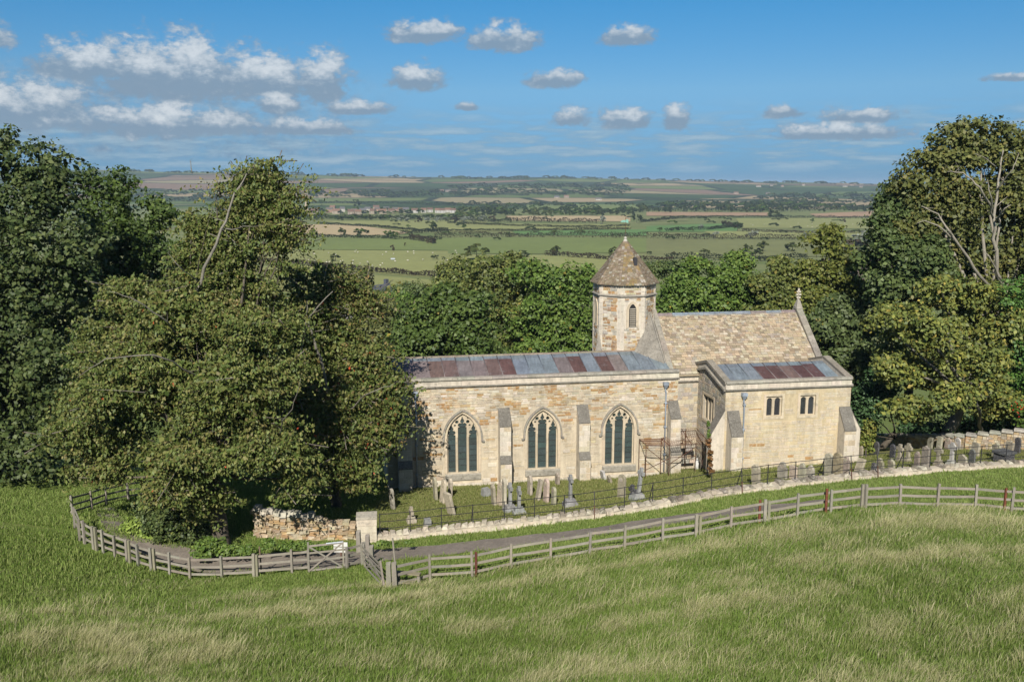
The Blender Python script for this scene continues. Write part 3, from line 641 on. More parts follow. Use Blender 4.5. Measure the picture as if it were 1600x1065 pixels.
def parapet(u0, u1, n0, z0, name='parapet', dz=0.0):
    """string moulding, ashlar band and weathered coping along a south wall"""
    m1 = MB(); nseg = 12
    for i in range(nseg):
        p = u0 + (u1 - u0) * i / nseg; q = u0 + (u1 - u0) * (i + 1) / nseg; e = 0.004
        m1.box(p + e, q - e, n0 - 0.015, n0 + 0.35, z0 + 0.16, z0 + 0.52 + dz, jit(PALE, 0.07))
    pb = m1.build(name, M['ashlar'], church)
    m2 = MB(); m2.prism([(0, 0.0), (0.10, 0.03), (0.16, 0.10), (0.16, 0.16), (-0.3, 0.16), (-0.3, 0)], lambda a, b, d: (d, n0 - a, z0 + b), u0 - 0.02, u1 + 0.02, GREY)
    m2.build('string_course', M['coping'], pb)
    L = 1.15; n = int((u1 - u0) / L)
    for i in range(n):
        m3 = MB(); p = u0 + (u1 - u0) * i / n; q = u0 + (u1 - u0) * (i + 1) / n; zc = z0 + 0.52 + dz + rs.uniform(-0.008, 0.008)
        m3.prism([(0.10, 0), (0.10, 0.07), (0.0, 0.17), (-0.38, 0.17), (-0.42, 0)], lambda a, b, d: (d, n0 - a, zc + b), p + 0.006, q - 0.006, jit(GREY, 0.12))
        m3.build('coping_stone', M['coping'], pb)
    return pb
parapet(-5.05, 15.25, 0.0, 6.75)

# ---- windows: tracery is cut as a relief so that every foil is a real opening
def relief(mb, fn, x0, x1, z0, z1, cell, solid, d0, d1, c):
    nx = int(round((x1 - x0) / cell)); nzz = int(round((z1 - z0) / cell)); g_ = [[solid(x0 + (i + 0.5) * cell, z0 + (k + 0.5) * cell) for k in range(nzz)] for i in range(nx)]
    at = lambda i, k: 0 <= i < nx and 0 <= k < nzz and g_[i][k]
    for i in range(nx):
        k = 0
        while k < nzz:
            if not g_[i][k]: k += 1; continue
            k2 = k
            while k2 < nzz and g_[i][k2]: k2 += 1
            a, b = x0 + i * cell, x0 + (i + 1) * cell; p, q = z0 + k * cell, z0 + k2 * cell
            mb.add([fn(a, p, d1), fn(b, p, d1), fn(b, q, d1), fn(a, q, d1)], [(0, 1, 2, 3)], c)
            mb.add([fn(a, q, d1), fn(b, q, d1), fn(b, q, d0), fn(a, q, d0)], [(0, 1, 2, 3)], c)
            mb.add([fn(a, p, d1), fn(b, p, d1), fn(b, p, d0), fn(a, p, d0)], [(0, 1, 2, 3)], c)
            for j in range(k, k2):
                pz, qz = z0 + j * cell, z0 + (j + 1) * cell
                if not at(i - 1, j): mb.add([fn(a, pz, d1), fn(a, qz, d1), fn(a, qz, d0), fn(a, pz, d0)], [(0, 1, 2, 3)], c)
                if not at(i + 1, j): mb.add([fn(b, pz, d1), fn(b, qz, d1), fn(b, qz, d0), fn(b, pz, d0)], [(0, 1, 2, 3)], c)
            k = k2
def trefoil(x, z, xc, zr):
    if abs(x - xc) < 0.285 and z < zr: return True
    for dx, dz, r in ((-0.15, 0.16, 0.145), (0.15, 0.16, 0.145), (0, 0.10, 0.20), (0, 0.42, 0.145)):
        if (x - xc - dx) ** 2 + (z - zr - dz) ** 2 < r * r: return True
    return abs(x - xc) < 0.13 * (1 - (z - zr - 0.42) / 0.36) and zr + 0.42 < z < zr + 0.78
DRS = (0.58, 0.49, 0.36); GLS = (0.030, 0.052, 0.052)
def gothic_window(o, lab):
    c, hw, sill, sp_, ap = o['c'], o['hw'], o['sill'], o['spring'], o['apex']; fn0 = S(0); fn = lambda x, z, d: fn0(c + x, z, d)
    def outline(off, n=22):
        oo = dict(c=0, hw=hw, sill=sill, spring=sp_, apex=ap, m=off); xs = [-(hw + off) * math.cos(math.pi * k / n) for k in range(n + 1)]
        return [(x, arch_top(oo, x * 0.99999) or sp_) for x in xs]
    mb = MB()      # dressed surround, slightly proud
    a, b = outline(0.0), outline(0.19)
    a = [(-hw, sill)] + a + [(hw, sill)]; b = [(-hw - 0.19, sill)] + b + [(hw + 0.19, sill)]
    for i in range(len(a) - 1):
        mb.hexa([fn(*a[i], -0.02), fn(*a[i + 1], -0.02), fn(*b[i + 1], -0.02), fn(*b[i], -0.02), fn(*a[i], 0.03), fn(*a[i + 1], 0.03), fn(*b[i + 1], 0.042), fn(*b[i], 0.042)], jit(DRS, 0.05))
    win = mb.build('window', M['ashlar'], church); win['label'] = lab
    mb = MB(); h = outline(0.24); h = [(-hw - 0.42, sp_ - 0.28), (-hw - 0.25, sp_ - 0.28)] + [(-hw - 0.24, sp_ - 0.1)] + h + [(hw + 0.24, sp_ - 0.1), (hw + 0.25, sp_ - 0.28), (hw + 0.42, sp_ - 0.28)]
    for p, q in zip(h, h[1:]):
        mb.bar(fn(p[0], p[1], 0.07), fn(q[0], q[1], 0.07), 0.14, 0.11, jit(GREY, 0.1), up=(0, 0, 1) if abs(q[0] - p[0]) > abs(q[1] - p[1]) else (1, 0, 0))
    mb.build('hood_mould', M['coping'], win)
    mb = MB()
    def solid(x, z):
        t_ = arch_top(dict(c=0, hw=hw, sill=sill, spring=sp_, apex=ap), x)
        if t_ is None or z > t_: return False
        edge = t_ - z < 0.09 or hw - abs(x) < 0.05
        if trefoil(x, z, -0.75, 3.46) or trefoil(x, z, 0.75, 3.46) or trefoil(x, z, 0.0, 3.98): return edge and z > 3.5 and not trefoil(x, z, 0, 3.98)
        for ex, ez, r in ((0.37, 4.36, 0.12), (0.50, 4.12, 0.075), (0.36, 4.60, 0.05), (0.98, 3.98, 0.05)):
            if (abs(x) - ex) ** 2 + (z - ez) ** 2 < r * r: return edge
        return True
    relief(mb, fn, -hw, hw, 3.30, 5.0, 0.033, solid, -0.30, -0.14, DRS)
    mb.build('tracery', M['ashlar'], win)
    for x in (-0.375, 0.375):
        mb = MB(); mb.prism([(-0.09, -0.30), (-0.09, -0.20), (-0.035, -0.11), (0.035, -0.11), (0.09, -0.20), (0.09, -0.30)], lambda a_, b_, d: fn(x + a_, d, b_), sill, 3.31, DRS); mb.build('mullion', M['ashlar'], win)
    for x in (-1.0, 1.0):
        mb = MB(); mb.box(c + min(x * 0.98, x * 1.06), c + max(x * 0.98, x * 1.06), 0.14, 0.30, sill, 3.6, DRS); mb.build('jamb', M['ashlar'], win)
    for x, tp in ((-0.72, 4.3), (0.0, 4.92), (0.72, 4.3)):
        mb = MB(); n = 9
        for k in range(n):       # glazing held in panels between saddle bars
            z0 = sill + (tp - sill) * k / n; z1 = sill + (tp - sill) * (k + 1) / n; tl = rs.uniform(-0.012, 0.012)
            mb.box(c + x - 0.37 if x <= 0 else c + x - 0.35, c + x + 0.37 if x >= 0 else c + x + 0.35, 0.245 + tl, 0.262 + tl, z0 + 0.004, z1 - 0.004, jit(GLS, 0.25))
        pn = mb.build('pane', M['glass'], win)
        mb = MB()
        for k in range(1, n): z0 = sill + (tp - sill) * k / n; mb.box(c + x - 0.3, c + x + 0.3, 0.215, 0.235, z0 - 0.012, z0 + 0.012, (0.03, 0.03, 0.03))
        for d in range(-14, 40):   # diamond leads
            for sgn in (-1, 1):
                z0 = sill + d * 0.17; x0 = -0.28 if sgn > 0 else 0.28; p0 = max(0, (sill - z0) / 1.6); x1 = x0 + sgn * 0.56; z1 = z0 + 0.9
                if z0 < sill: x0 += sgn * (sill - z0) * 0.62; z0 = sill
                if z1 > tp: x1 -= sgn * (z1 - tp) * 0.62; z1 = tp
                if (x1 - x0) * sgn < 0.03 or z1 - z0 < 0.03: continue
                mb.bar((c + x + x0, 0.238, z0), (c + x + x1, 0.238, z1), 0.012, 0.012, (0.10, 0.115, 0.115))
        mb.build('glazing_bars', M['iron'], pn)
    mb = MB(); mb.prism([(-0.30, 0.0), (0.06, -0.09), (0.12, -0.14), (0.10, -0.50), (-0.03, -0.50), (-0.03, -0.05), (-0.30, -0.05)], lambda a_, b_, d: fn(d, sill + b_, a_), -hw - 0.16, hw + 0.16, (0.40, 0.37, 0.31))
    mb.build('sill', M['coping'], win)
gothic_window(WIN[0], 'gothic window nearest the big cherry tree'); gothic_window(WIN[1], 'middle gothic window between the buttresses'); gothic_window(WIN[2], 'gothic window beside the downpipe and rusty frame')

# ---- buttresses
def buttress(fnl, wd, steps, ztop, lab=None, z0=-1.5, key='buttress', tcol=(0.20, 0.185, 0.16)):
    """fnl(a, z, d): a across, d outwards. steps: [(projection, top of that stage)] from the ground up; the last slope dies into the wall at ztop"""
    mb = MB(); prof = [(0, z0), (steps[0][0], z0)]
    for i, (pr, zt) in enumerate(steps):
        prof.append((pr, zt))
        if i + 1 < len(steps): prof.append((steps[i + 1][0], zt + (pr - steps[i + 1][0]) * 1.5))
    prof.append((0, ztop))
    mb.prism(prof, lambda d, z, a: fnl(a, z, d), -wd / 2, wd / 2, PALE); bt = mb.build('buttress', M['ashlar'], church)
    if lab: bt['label'] = lab
    for i, (pr, zt) in enumerate(steps):
        nd, nzv = (steps[i + 1][0], zt + (pr - steps[i + 1][0]) * 1.5) if i + 1 < len(steps) else (0.0, ztop)
        m2 = MB(); ex = 0.03
        m2.prism([(pr + ex, zt - 0.06), (pr + ex, zt + 0.012), (nd + 0.012, nzv + 0.035), (nd - 0.02, nzv - 0.02)], lambda d, z, a: fnl(a, z, d), -wd / 2 - 0.02, wd / 2 + 0.02, tcol); m2.build('weathering', M['coping'], bt)
    zb = z0 + 1.4
    for i, (pr, zt) in enumerate(steps):
        zz = zb if i == 0 else steps[i - 1][1] + (steps[i - 1][0] - pr) * 1.5
        courses('buttress', (lambda a, z, d, pr=pr: fnl(a, z, pr + d)), -wd / 2, wd / 2, zz + 0.02, zt - 0.06, 0.30, 0.42, 0.33, 0.78, pale_col, [], (0.006, 0.014), 0.01)
for k, (c, wd) in enumerate(BUT):
    buttress((lambda a, z, d, c=c: (c + a, -d, z)), wd, [(1.08, 1.68), (0.80, 4.18)], 5.25, ('shaded buttress at the corner behind the cherry', 'buttress between the first two gothic windows', 'buttress left of the last gothic window', 'buttress beside the aisle downpipe')[k])
# ---- downpipes with hopper heads
LEADC = (0.30, 0.345, 0.41)
def downpipe(u, n, ztop, z0, lab):
    mb = MB(); mb.tube([(u, n - 0.11, z0), (u, n - 0.11, ztop - 0.75), (u - 0.05, n - 0.11, ztop - 0.6), (u - 0.05, n - 0.11, ztop - 0.3)], 0.055, 8, LEADC)
    dp = mb.build('downpipe', M['lead'], church, smooth=True); dp['label'] = lab
    mb = MB(); x = u - 0.05
    mb.hexa([(x - 0.08, n - 0.2, ztop - 0.42), (x + 0.08, n - 0.2, ztop - 0.42), (x + 0.08, n - 0.03, ztop - 0.42), (x - 0.08, n - 0.03, ztop - 0.42), (x - 0.17, n - 0.29, ztop - 0.2), (x + 0.17, n - 0.29, ztop - 0.2), (x + 0.17, n - 0.02, ztop - 0.2), (x - 0.17, n - 0.02, ztop - 0.2)], LEADC)
    mb.box(x - 0.19, x + 0.19, n - 0.31, n - 0.015, ztop - 0.2, ztop, LEADC); mb.build('hopper', M['lead'], dp)
    for z in (z0 + 1.2, z0 + 3.2, z0 + 4.9):
        mb = MB(); mb.box(u - 0.1, u + 0.1, n - 0.175, n - 0.04, z, z + 0.07, LEADC); mb.build('bracket', M['lead'], dp)
downpipe(-3.05, 0.0, 6.62, -0.3, 'lead downpipe near the cherry tree'); downpipe(14.30, 0.0, 6.62, 0.2, 'lead downpipe above the rusty frame'); downpipe(18.75, -3.0, 6.35, 0.6, 'lead downpipe on the east chapel')

# ---- nave roof in lead sheets
RR, RG, RB, RDK = (0.145, 0.096, 0.086), (0.185, 0.150, 0.150), (0.165, 0.195, 0.225), (0.105, 0.058, 0.055)
NR0, NR1 = (0.42, 7.06), (4.0, 8.06)
def lead_roof(name, u0, u1, low, high, colours, lab):
    sl = math.hypot(high[0] - low[0], high[1] - low[1]); dn, dz = (high[0] - low[0]) / sl, (high[1] - low[1]) / sl; nn, nzv = -dz, dn
    pt = lambda u, s_, h: (u, low[0] + dn * s_ + nn * h, low[1] + dz * s_ + nzv * h)
    mb = MB(); mb.hexa([pt(u0, 0, -0.12), pt(u1, 0, -0.12), pt(u1, sl, -0.12), pt(u0, sl, -0.12), pt(u0, 0, 0), pt(u1, 0, 0), pt(u1, sl, 0), pt(u0, sl, 0)], RB)
    rf = mb.build(name, M['lead'], church); rf['label'] = lab; n = len(colours); wd = (u1 - u0) / n
    for i, cc in enumerate(colours):
        p, q = u0 + i * wd + 0.035, u0 + (i + 1) * wd - 0.035; mb = MB(); s1 = sl * rs.uniform(0.84, 0.9); h0 = rs.uniform(0.008, 0.014)
        mb.hexa([pt(p, 0, 0.001), pt(q, 0, 0.001), pt(q, s1, 0.001), pt(p, s1, 0.001), pt(p, 0, h0), pt(q, 0, h0 + 0.006), pt(q, s1, h0), pt(p, s1, h0 + 0.004)], jit(cc, 0.12)); mb.build('lead_sheet', M['lead'], rf)
        mb = MB(); mb.hexa([pt(p, s1 - 0.08, 0.012), pt(q, s1 - 0.08, 0.012), pt(q, sl, 0.006), pt(p, sl, 0.006), pt(p, s1 - 0.08, 0.024), pt(q, s1 - 0.08, 0.024), pt(q, sl, 0.02), pt(p, sl, 0.02)], jit(RB, 0.12)); mb.build('lead_flashing', M['lead'], rf)
        if i: mb = MB(); mb.tube([pt(u0 + i * wd, 0, 0.02), pt(u0 + i * wd, sl, 0.02)], 0.036, 6, jit(RB if cc in (RB,) else RG, 0.1)); mb.build('lead_roll', M['lead'], rf, smooth=True)
    return rf
lead_roof('nave_roof', -4.95, 15.0, NR0, NR1, [RB, RG, RG, RR, RR, RG, RG, RR, RDK, RB, RB, RB, RG, RDK, RB, RDK, RG, RB, RB, RB], 'shallow nave roof of grey and red-brown lead sheets')
mb = MB(); mb.add([(-4.95, 4.25, 8.06), (15.0, 4.25, 8.06), (15.0, 8.2, 7.05), (-4.95, 8.2, 7.05)], [(0, 1, 2, 3)], RB); mb.build('north_roof', M['lead'], church)
for i in range(14):
    mb = MB(); p = -5.0 + i * 20 / 14; mb.box(p + 0.005, p + 20 / 14 - 0.005, 3.98, 4.28, 7.98, 8.15 + rs.uniform(-0.01, 0.01), jit((0.36, 0.30, 0.22), 0.15)); mb.build('ridge_stone', M['coping'], church)

# ---- tower: octagon with broach, spire of stone tiles, finial and vane
TC = (13.1, 6.3); AP = 2.15; RV = AP / math.cos(R(22.5))
ov = lambda r, k: (TC[0] + r * math.cos(R(22.5 + 45 * k)), TC[1] + r * math.sin(R(22.5 + 45 * k)))
tower_ops = {}
mb = MB()
for k in range(8): p, q = ov(RV, k), ov(RV, k + 1); mb.add([(*p, 5.0), (*q, 5.0), (*q, 12.9), (*p, 12.9)], [(0, 1, 2, 3)], PALE)
tower = mb.build('tower', M['mortar'], church); tower['label'] = 'octagonal ironstone tower with stone spire'
side = 2 * AP * math.tan(R(22.5))
def tface(k):
    p, q = Vector(ov(RV, k)), Vector(ov(RV, k + 1)); d = (q - p).normalized(); mid = (p + q) / 2; nn = Vector((d.y, -d.x))
    return lambda a, z, dd: (mid.x + d.x * a + nn.x * dd, mid.y + d.y * a + nn.y * dd, z)
def tower_col(a, z):
    k = nz3(a + 20, z, 1.3, 9) + 0.3 * rs.uniform(-1, 1)
    return jit(rs.choice((LIME, PALE, GREY, BUFF)), 0.12) if k < 0.02 else jit(rs.choice((IRON, IRON2, IRON, YEL)), 0.18)
LAN = dict(c=0.0, hw=0.27, sill=9.85, spring=11.1, apex=11.55)
for k in (3, 4, 5, 6, 7):
    fnk = tface(k); av = [dict(LAN, m=0.2, ms=0.1)] if k in (5, 3) else []
    courses('tower', fnk, -side / 2 + 0.28, side / 2 - 0.28, 7.6, 12.0, 0.12, 0.24, 0.22, 0.5, tower_col, av)
    courses('tower', fnk, -side / 2 + 0.28, side / 2 - 0.28, 12.22, 12.78, 0.13, 0.24, 0.22, 0.6, tower_col, [])
    for sgn in (-1, 1):     # pale dressed quoins at the angles
        z = 7.6
        while z < 12.8:
            h = rs.uniform(0.3, 0.5)
            if not 11.9 < z < 12.15:
                wq = rs.uniform(0.2, 0.28); a0, a1 = (-side / 2 + 0.012, -side / 2 + wq) if sgn < 0 else (side / 2 - wq, side / 2 - 0.012)
                STONES.append((0, 'tower', fnk, a0, a1, z, min(z + h, 12.85) - 0.012, 0.03, jit(PALE, 0.06)))
            z += h
for k in range(8):
    fnk = tface(k); mb = MB(); mb.prism([(0.0, 12.03), (0.11, 12.08), (0.11, 12.14), (0.0, 12.2)], lambda d, z, a: fnk(a, z, d), -side / 2 - 0.04, side / 2 + 0.04, GREY); mb.build('string_course', M['coping'], tower)
    mb = MB(); mb.prism([(0.0, 12.82), (0.12, 12.88), (0.12, 12.96), (0.0, 12.96)], lambda d, z, a: fnk(a, z, d), -side / 2 - 0.04, side / 2 + 0.04, GREY); mb.build('eaves_course', M['coping'], tower)
# belfry light on the south face (louvred), blind lancet on the west face
for k, louv in ((5, True), (3, False)):
    fnk = tface(k); mb = MB(); n = 12; xs = [-0.27 * math.cos(math.pi * i / n) for i in range(n + 1)]
    a = [(-0.27, 9.85)] + [(x, arch_top(dict(LAN), x * 0.999) or 11.1) for x in xs] + [(0.27, 9.85)]; o2 = dict(LAN, m=0.19); xs2 = [-0.46 * math.cos(math.pi * i / n) for i in range(n + 1)]
    b = [(-0.46, 9.75)] + [(x, arch_top(o2, x * 0.999) or 11.1) for x in xs2] + [(0.46, 9.75)]
    for i in range(len(a) - 1): mb.hexa([fnk(*a[i], 0), fnk(*a[i + 1], 0), fnk(*b[i + 1], 0), fnk(*b[i], 0), fnk(*a[i], 0.03), fnk(*a[i + 1], 0.03), fnk(*b[i + 1], 0.07), fnk(*b[i], 0.07)], jit(DRS, 0.04))
    bw = mb.build('belfry_window', M['ashlar'], tower); bw['label'] = 'louvred belfry light' if louv else 'blind lancet'
    mb = MB(); mb.prism(a[1:-1] + [(0.27, 9.85), (-0.27, 9.85)], lambda x, z, d: fnk(x, z, d), 0.004, 0.012, (0.012, 0.012, 0.013) if louv else jit(LIME)); mb.build('back_plate', M['iron'] if louv else M['ashlar'], bw)  # flat plate; behind the louvres its near-black stands in for inner shade
    if louv:
        for i in range(9):
            z = 9.95 + i * 0.155; mb = MB(); mb.hexa([fnk(-0.22, z, 0.012), fnk(0.22, z, 0.012), fnk(0.22, z - 0.055, 0.075), fnk(-0.22, z - 0.055, 0.075), fnk(-0.22, z + 0.03, 0.012), fnk(0.22, z + 0.03, 0.012), fnk(0.22, z - 0.025, 0.075), fnk(-0.22, z - 0.025, 0.075)], (0.30, 0.27, 0.22)); mb.build('louvre', M['ashlar'], bw)
# spire tiles
mb = MB(); RE = RV + 0.24; ZE, ZT = 12.95, 16.02; NRW = 31
for i in range(NRW):
    t0, t1 = i / NRW, (i + 1.25) / NRW; r0 = RE * (1 - t0) + 0.13 * t0; r1 = RE * (1 - t1) + 0.13 * t1; z0 = ZE + (ZT - ZE) * t0; z1 = ZE + (ZT - ZE) * min(t1, 1.02)
    for k in range(8):
        p0, q0, p1, q1 = [Vector((*ov(r, kk), z)) for r, kk, z in ((r0 + 0.035, k, z0), (r0 + 0.035, k + 1, z0), (r1, k, z1), (r1, k + 1, z1))]
        n = max(1, int((q0 - p0).length / 0.19)); cu = [0] + sorted((j + rs.uniform(-0.2, 0.2)) / n for j in range(1, n)) + [1]
        for a, b in zip(cu, cu[1:]):
            up = Vector((0, 0, rs.uniform(-0.012, 0.018))); A0, B0, A1, B1 = p0.lerp(q0, a + 0.01), p0.lerp(q0, b - 0.01), p1.lerp(q1, a), p1.lerp(q1, b); dn = Vector((0, 0, -0.045))
            cc = jit(rs.choice(((0.23, 0.18, 0.12), (0.27, 0.215, 0.15), (0.20, 0.16, 0.11), (0.30, 0.25, 0.19))), 0.15)
            if k == 5 and nz3(a * 2, z0, 1.1, 4) > -0.05 and rs.random() < 0.75: cc = jit((0.27, 0.20, 0.10), 0.15)
            if rs.random() < 0.06: cc = jit((0.42, 0.39, 0.33), 0.1)
            mb.add([A0 + dn + up, B0 + dn + up, B0 + up, A0 + up, A1, B1], [(0, 1, 2, 3), (3, 2, 5, 4)], cc)
tag(mb.build('spire_tiles', M['slate'], tower), kind='stuff')
mb = MB(); mb.lathe([(0.0, 15.9), (0.20, 15.9), (0.16, 16.02), (0.10, 16.12), (0.13, 16.18), (0.13, 16.24), (0.05, 16.28), (0.02, 16.31)], 10, TC, (0.45, 0.43, 0.38)); mb.build('finial', M['ashlar'], tower)
mb = MB(); mb.tube([(*TC, 16.3), (*TC, 17.75)], 0.022, 6, (0.10, 0.06, 0.04)); mb.lathe([(0.0, 16.34), (0.09, 16.38), (0.09, 16.45), (0.02, 16.5)], 8, TC, (0.06, 0.06, 0.06)); mb.build('vane_rod', M['iron'], tower)
VG = (0.28, 0.56, 0.46); mb = MB()
mb.prism([(-0.42, 17.42), (-0.28, 17.33), (-0.22, 17.38), (-0.03, 17.34), (0.20, 17.30), (0.20, 17.54), (0.02, 17.57), (-0.07, 17.48), (-0.19, 17.52), (-0.30, 17.47)], lambda a, b, d: (TC[0] + a, TC[1] + d, b), -0.012, 0.012, VG); mb.build('weather_vane', M['plain'], tower)['label'] = 'pale green weather vane'
mb = MB(); fnk = tface(5); zl = 14.55; yl = TC[1] - (RE * math.cos(R(22.5))) * (1 - (zl - ZE) / (ZT - ZE)); mb.prism([(-0.13, zl - 0.36), (0.13, zl - 0.36), (0.13, zl + 0.22), (0, zl + 0.34), (-0.13, zl + 0.22)], lambda a, b, d: (TC[0] + 0.38 + a, yl + d, b), -0.30, 0.12, (0.035, 0.035, 0.04)); mb.build('lucarne', M['iron'], tower)  # solid block, coloured near-black for the unlit opening
# broach: sloping grey face from the square corner up to the octagon
def broach(P, th, lab):
    mb = MB(); n = len(P); Q = [Vector(p) for p in P]; nm = (Q[1] - Q[0]).cross(Q[2] - Q[0]).normalized() * th
    mb.add([tuple(q) for q in Q] + [tuple(q + nm) for q in Q], [list(range(n)), list(range(n, 2 * n))] + [(i, (i + 1) % n, n + (i + 1) % n, n + i) for i in range(n)], (0.30, 0.275, 0.235)); o = mb.build('broach', M['coping'], tower); o['label'] = lab
broach([(14.62, 4.70, 10.75), (13.15, 3.95, 7.6), (14.95, 2.0, 7.4)], 0.15, 'grey sloping broach beside the chancel gable')
broach([(14.62, 4.70, 10.75), (14.95, 2.0, 7.4), (15.19, 6.5, 8.0)], 0.1, None)
broach([(10.95, 5.6, 9.6), (10.55, 5.0, 7.4), (11.15, 4.85, 7.4)], 0.1, None)

# ---- chancel: stone-slated roof between coped gables
CW, CE, CN, CRZ, CEV, CEZ = 15.45, 27.0, 6.1, 10.45, 1.75, 6.72
mb = MB(); wall_face(mb, S(1.95), 15.2, 27.0, -1.5, 6.75, [], LIME); mb.box(15.2, 27.0, 10.2, 10.6, -4, 6.7, LIME); mb.build('chancel_wall', M['mortar'], church)
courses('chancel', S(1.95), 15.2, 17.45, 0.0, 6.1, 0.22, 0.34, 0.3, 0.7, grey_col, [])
parapet(15.25, 17.5, 1.95, 6.05, 'link_parapet', -0.1)
mb = MB(); mb.hexa([(CW, CEV, CEZ - 0.15), (CE, CEV, CEZ - 0.15), (CE, CN, CRZ - 0.15), (CW, CN, CRZ - 0.15), (CW, CEV, CEZ - 0.02), (CE, CEV, CEZ - 0.02), (CE, CN, CRZ - 0.02), (CW, CN, CRZ - 0.02)], BUFF)
mb.hexa([(CW, CN, CRZ - 0.15), (CE, CN, CRZ - 0.15), (CE, 10.5, CEZ - 0.15), (CW, 10.5, CEZ - 0.15), (CW, CN, CRZ), (CE, CN, CRZ), (CE, 10.5, CEZ), (CW, 10.5, CEZ)], BUFF)
croof = mb.build('chancel_roof', M['slate'], church); croof['label'] = 'steep chancel roof of tan stone slates'
sl = math.hypot(CN - CEV, CRZ - CEZ); dn, dz = (CN - CEV) / sl, (CRZ - CEZ) / sl
rp = lambda u, s_, h: (u, CEV + dn * s_ - dz * h, CEZ + dz * s_ + dn * h)
SL = []; s0 = 0.0; row = 0
while s0 < sl - 0.05:
    h = 0.27 - 0.11 * s0 / sl; u = CW + 0.06 - rs.uniform(0, 0.3)
    while u < CE - 0.05:
        wd = rs.uniform(0.20, 0.50) * (1.1 - 0.35 * s0 / sl); p, q = max(u, CW + 0.06), min(u + wd, CE - 0.06); u += wd
        if q - p < 0.1: continue
        base = rs.choice(((0.45, 0.375, 0.27), (0.49, 0.415, 0.305), (0.41, 0.335, 0.235), (0.53, 0.465, 0.355), (0.33, 0.26, 0.18), (0.29, 0.235, 0.17), (0.38, 0.33, 0.265), (0.48, 0.385, 0.26), (0.44, 0.355, 0.245)))
        SL.append((p + 0.008, q - 0.008, s0 - 0.03, min(s0 + h * 1.35, sl), rs.uniform(0.028, 0.05), rs.uniform(-0.02, 0.02), jit(base, 0.12)))
    s0 += h; row += 1
def slate_geo(mb, t_):
    p, q, a, b, th, sk, c = t_
    mb.hexa([rp(p, a + sk, 0.012), rp(q, a - sk, 0.012), rp(q, b, -0.012), rp(p, b, -0.012), rp(p, a + sk, 0.012 + th), rp(q, a - sk, 0.014 + th), rp(q, b, 0.008), rp(p, b, 0.008)], c)
vis = [t_ for t_ in SL if t_[2] > 0.9]; vis.sort(key=lambda t_: -(t_[1] - t_[0]) * (t_[3] - t_[2])); chosen = set(id(t_) for t_ in vis[:296]); rest = MB()
for t_ in SL:
    if id(t_) in chosen: mb = MB(); slate_geo(mb, t_); mb.build('slate', M['slate'], croof)
    else: slate_geo(rest, t_)
tag(rest.build('slate_courses', M['slate'], croof), kind='stuff')
for i in range(9):
    mb = MB(); p = CW + 0.1 + i * (CE - CW - 0.2) / 9; q = p + (CE - CW - 0.2) / 9
    mb.prism([(-0.22, -0.19), (-0.02, 0.06), (0.02, 0.06), (0.22, -0.19), (0.16, -0.2), (0, 0), (-0.16, -0.2)], lambda a, b, d: (d, CN + a, CRZ + 0.03 + b), p + 0.01, q - 0.01, jit(rs.choice((RB, RG, RB, (0.2, 0.17, 0.17))), 0.12)); mb.build('ridge_lead', M['lead'], croof)
def gable(u0, u1, lab, finial):
    mb = MB(); mb.prism([(CEV + 0.2, -1.5), (10.5, -4), (10.5, CEZ), (CN, CRZ + 0.1), (CEV + 0.2, CEZ + 0.17)], lambda a, b, d: (d, a, b), u0, u1, LIME); gb = mb.build('gable_wall', M['ashlar'], church); gb['label'] = lab
    for sgn, (en, ez) in ((1, (CEV - 0.1, CEZ - 0.15)), (-1, (10.6, CEZ - 0.15))):
        n = 6
        for i in range(n):
            t0, t1 = i / n, (i + 1) / n; mb = MB(); L = lambda t_: (en + (CN - en) * t_, ez + (CRZ + 0.17 - ez) * t_)
            (a, z0), (b, z1) = L(t0), L(t1); ff = 0.003; lo, hi = 0.02, 0.26
            mb.hexa([(u0 - 0.05, a, z0 + lo), (u1 + 0.05, a, z0 + lo), (u1 + 0.05, b, z1 + lo), (u0 - 0.05, b, z1 + lo), (u0 - 0.05, a, z0 + hi), (u1 + 0.05, a, z0 + hi), (u1 + 0.05, b, z1 + hi), (u0 - 0.05, b, z1 + hi)], jit((0.34, 0.31, 0.26), 0.1)); mb.build('coping_stone', M['coping'], gb)
    if finial:
        x = (u0 + u1) / 2; mb = MB(); mb.hexa([(x - 0.26, CN - 0.3, CRZ + 0.2), (x + 0.26, CN - 0.3, CRZ + 0.2), (x + 0.26, CN + 0.3, CRZ + 0.2), (x - 0.26, CN + 0.3, CRZ + 0.2), (x - 0.1, CN - 0.1, CRZ + 0.85), (x + 0.1, CN - 0.1, CRZ + 0.85), (x + 0.1, CN + 0.1, CRZ + 0.85), (x - 0.1, CN + 0.1, CRZ + 0.85)], GREY)
        mb.tube([(x, CN, CRZ + 0.8), (x, CN, CRZ + 1.75)], [0.085, 0.075], 8, PALE)
        for z, r in ((1.05, 0.15), (1.28, 0.20), (1.5, 0.16)):
            for ax in ((1, 0), (0, 1)): mb.box(x - (r if ax[0] else 0.06), x + (r if ax[0] else 0.06), CN - (r if ax[1] else 0.06), CN + (r if ax[1] else 0.06), CRZ + z - 0.06, CRZ + z + 0.06, jit(PALE, 0.1))
        mb.build('stone_cross', M['ashlar'], gb)
gable(15.2, 15.5, 'west gable of the chancel with grey coping', False); gable(26.85, 27.25, 'east gable of the chancel topped by a stone cross', True)

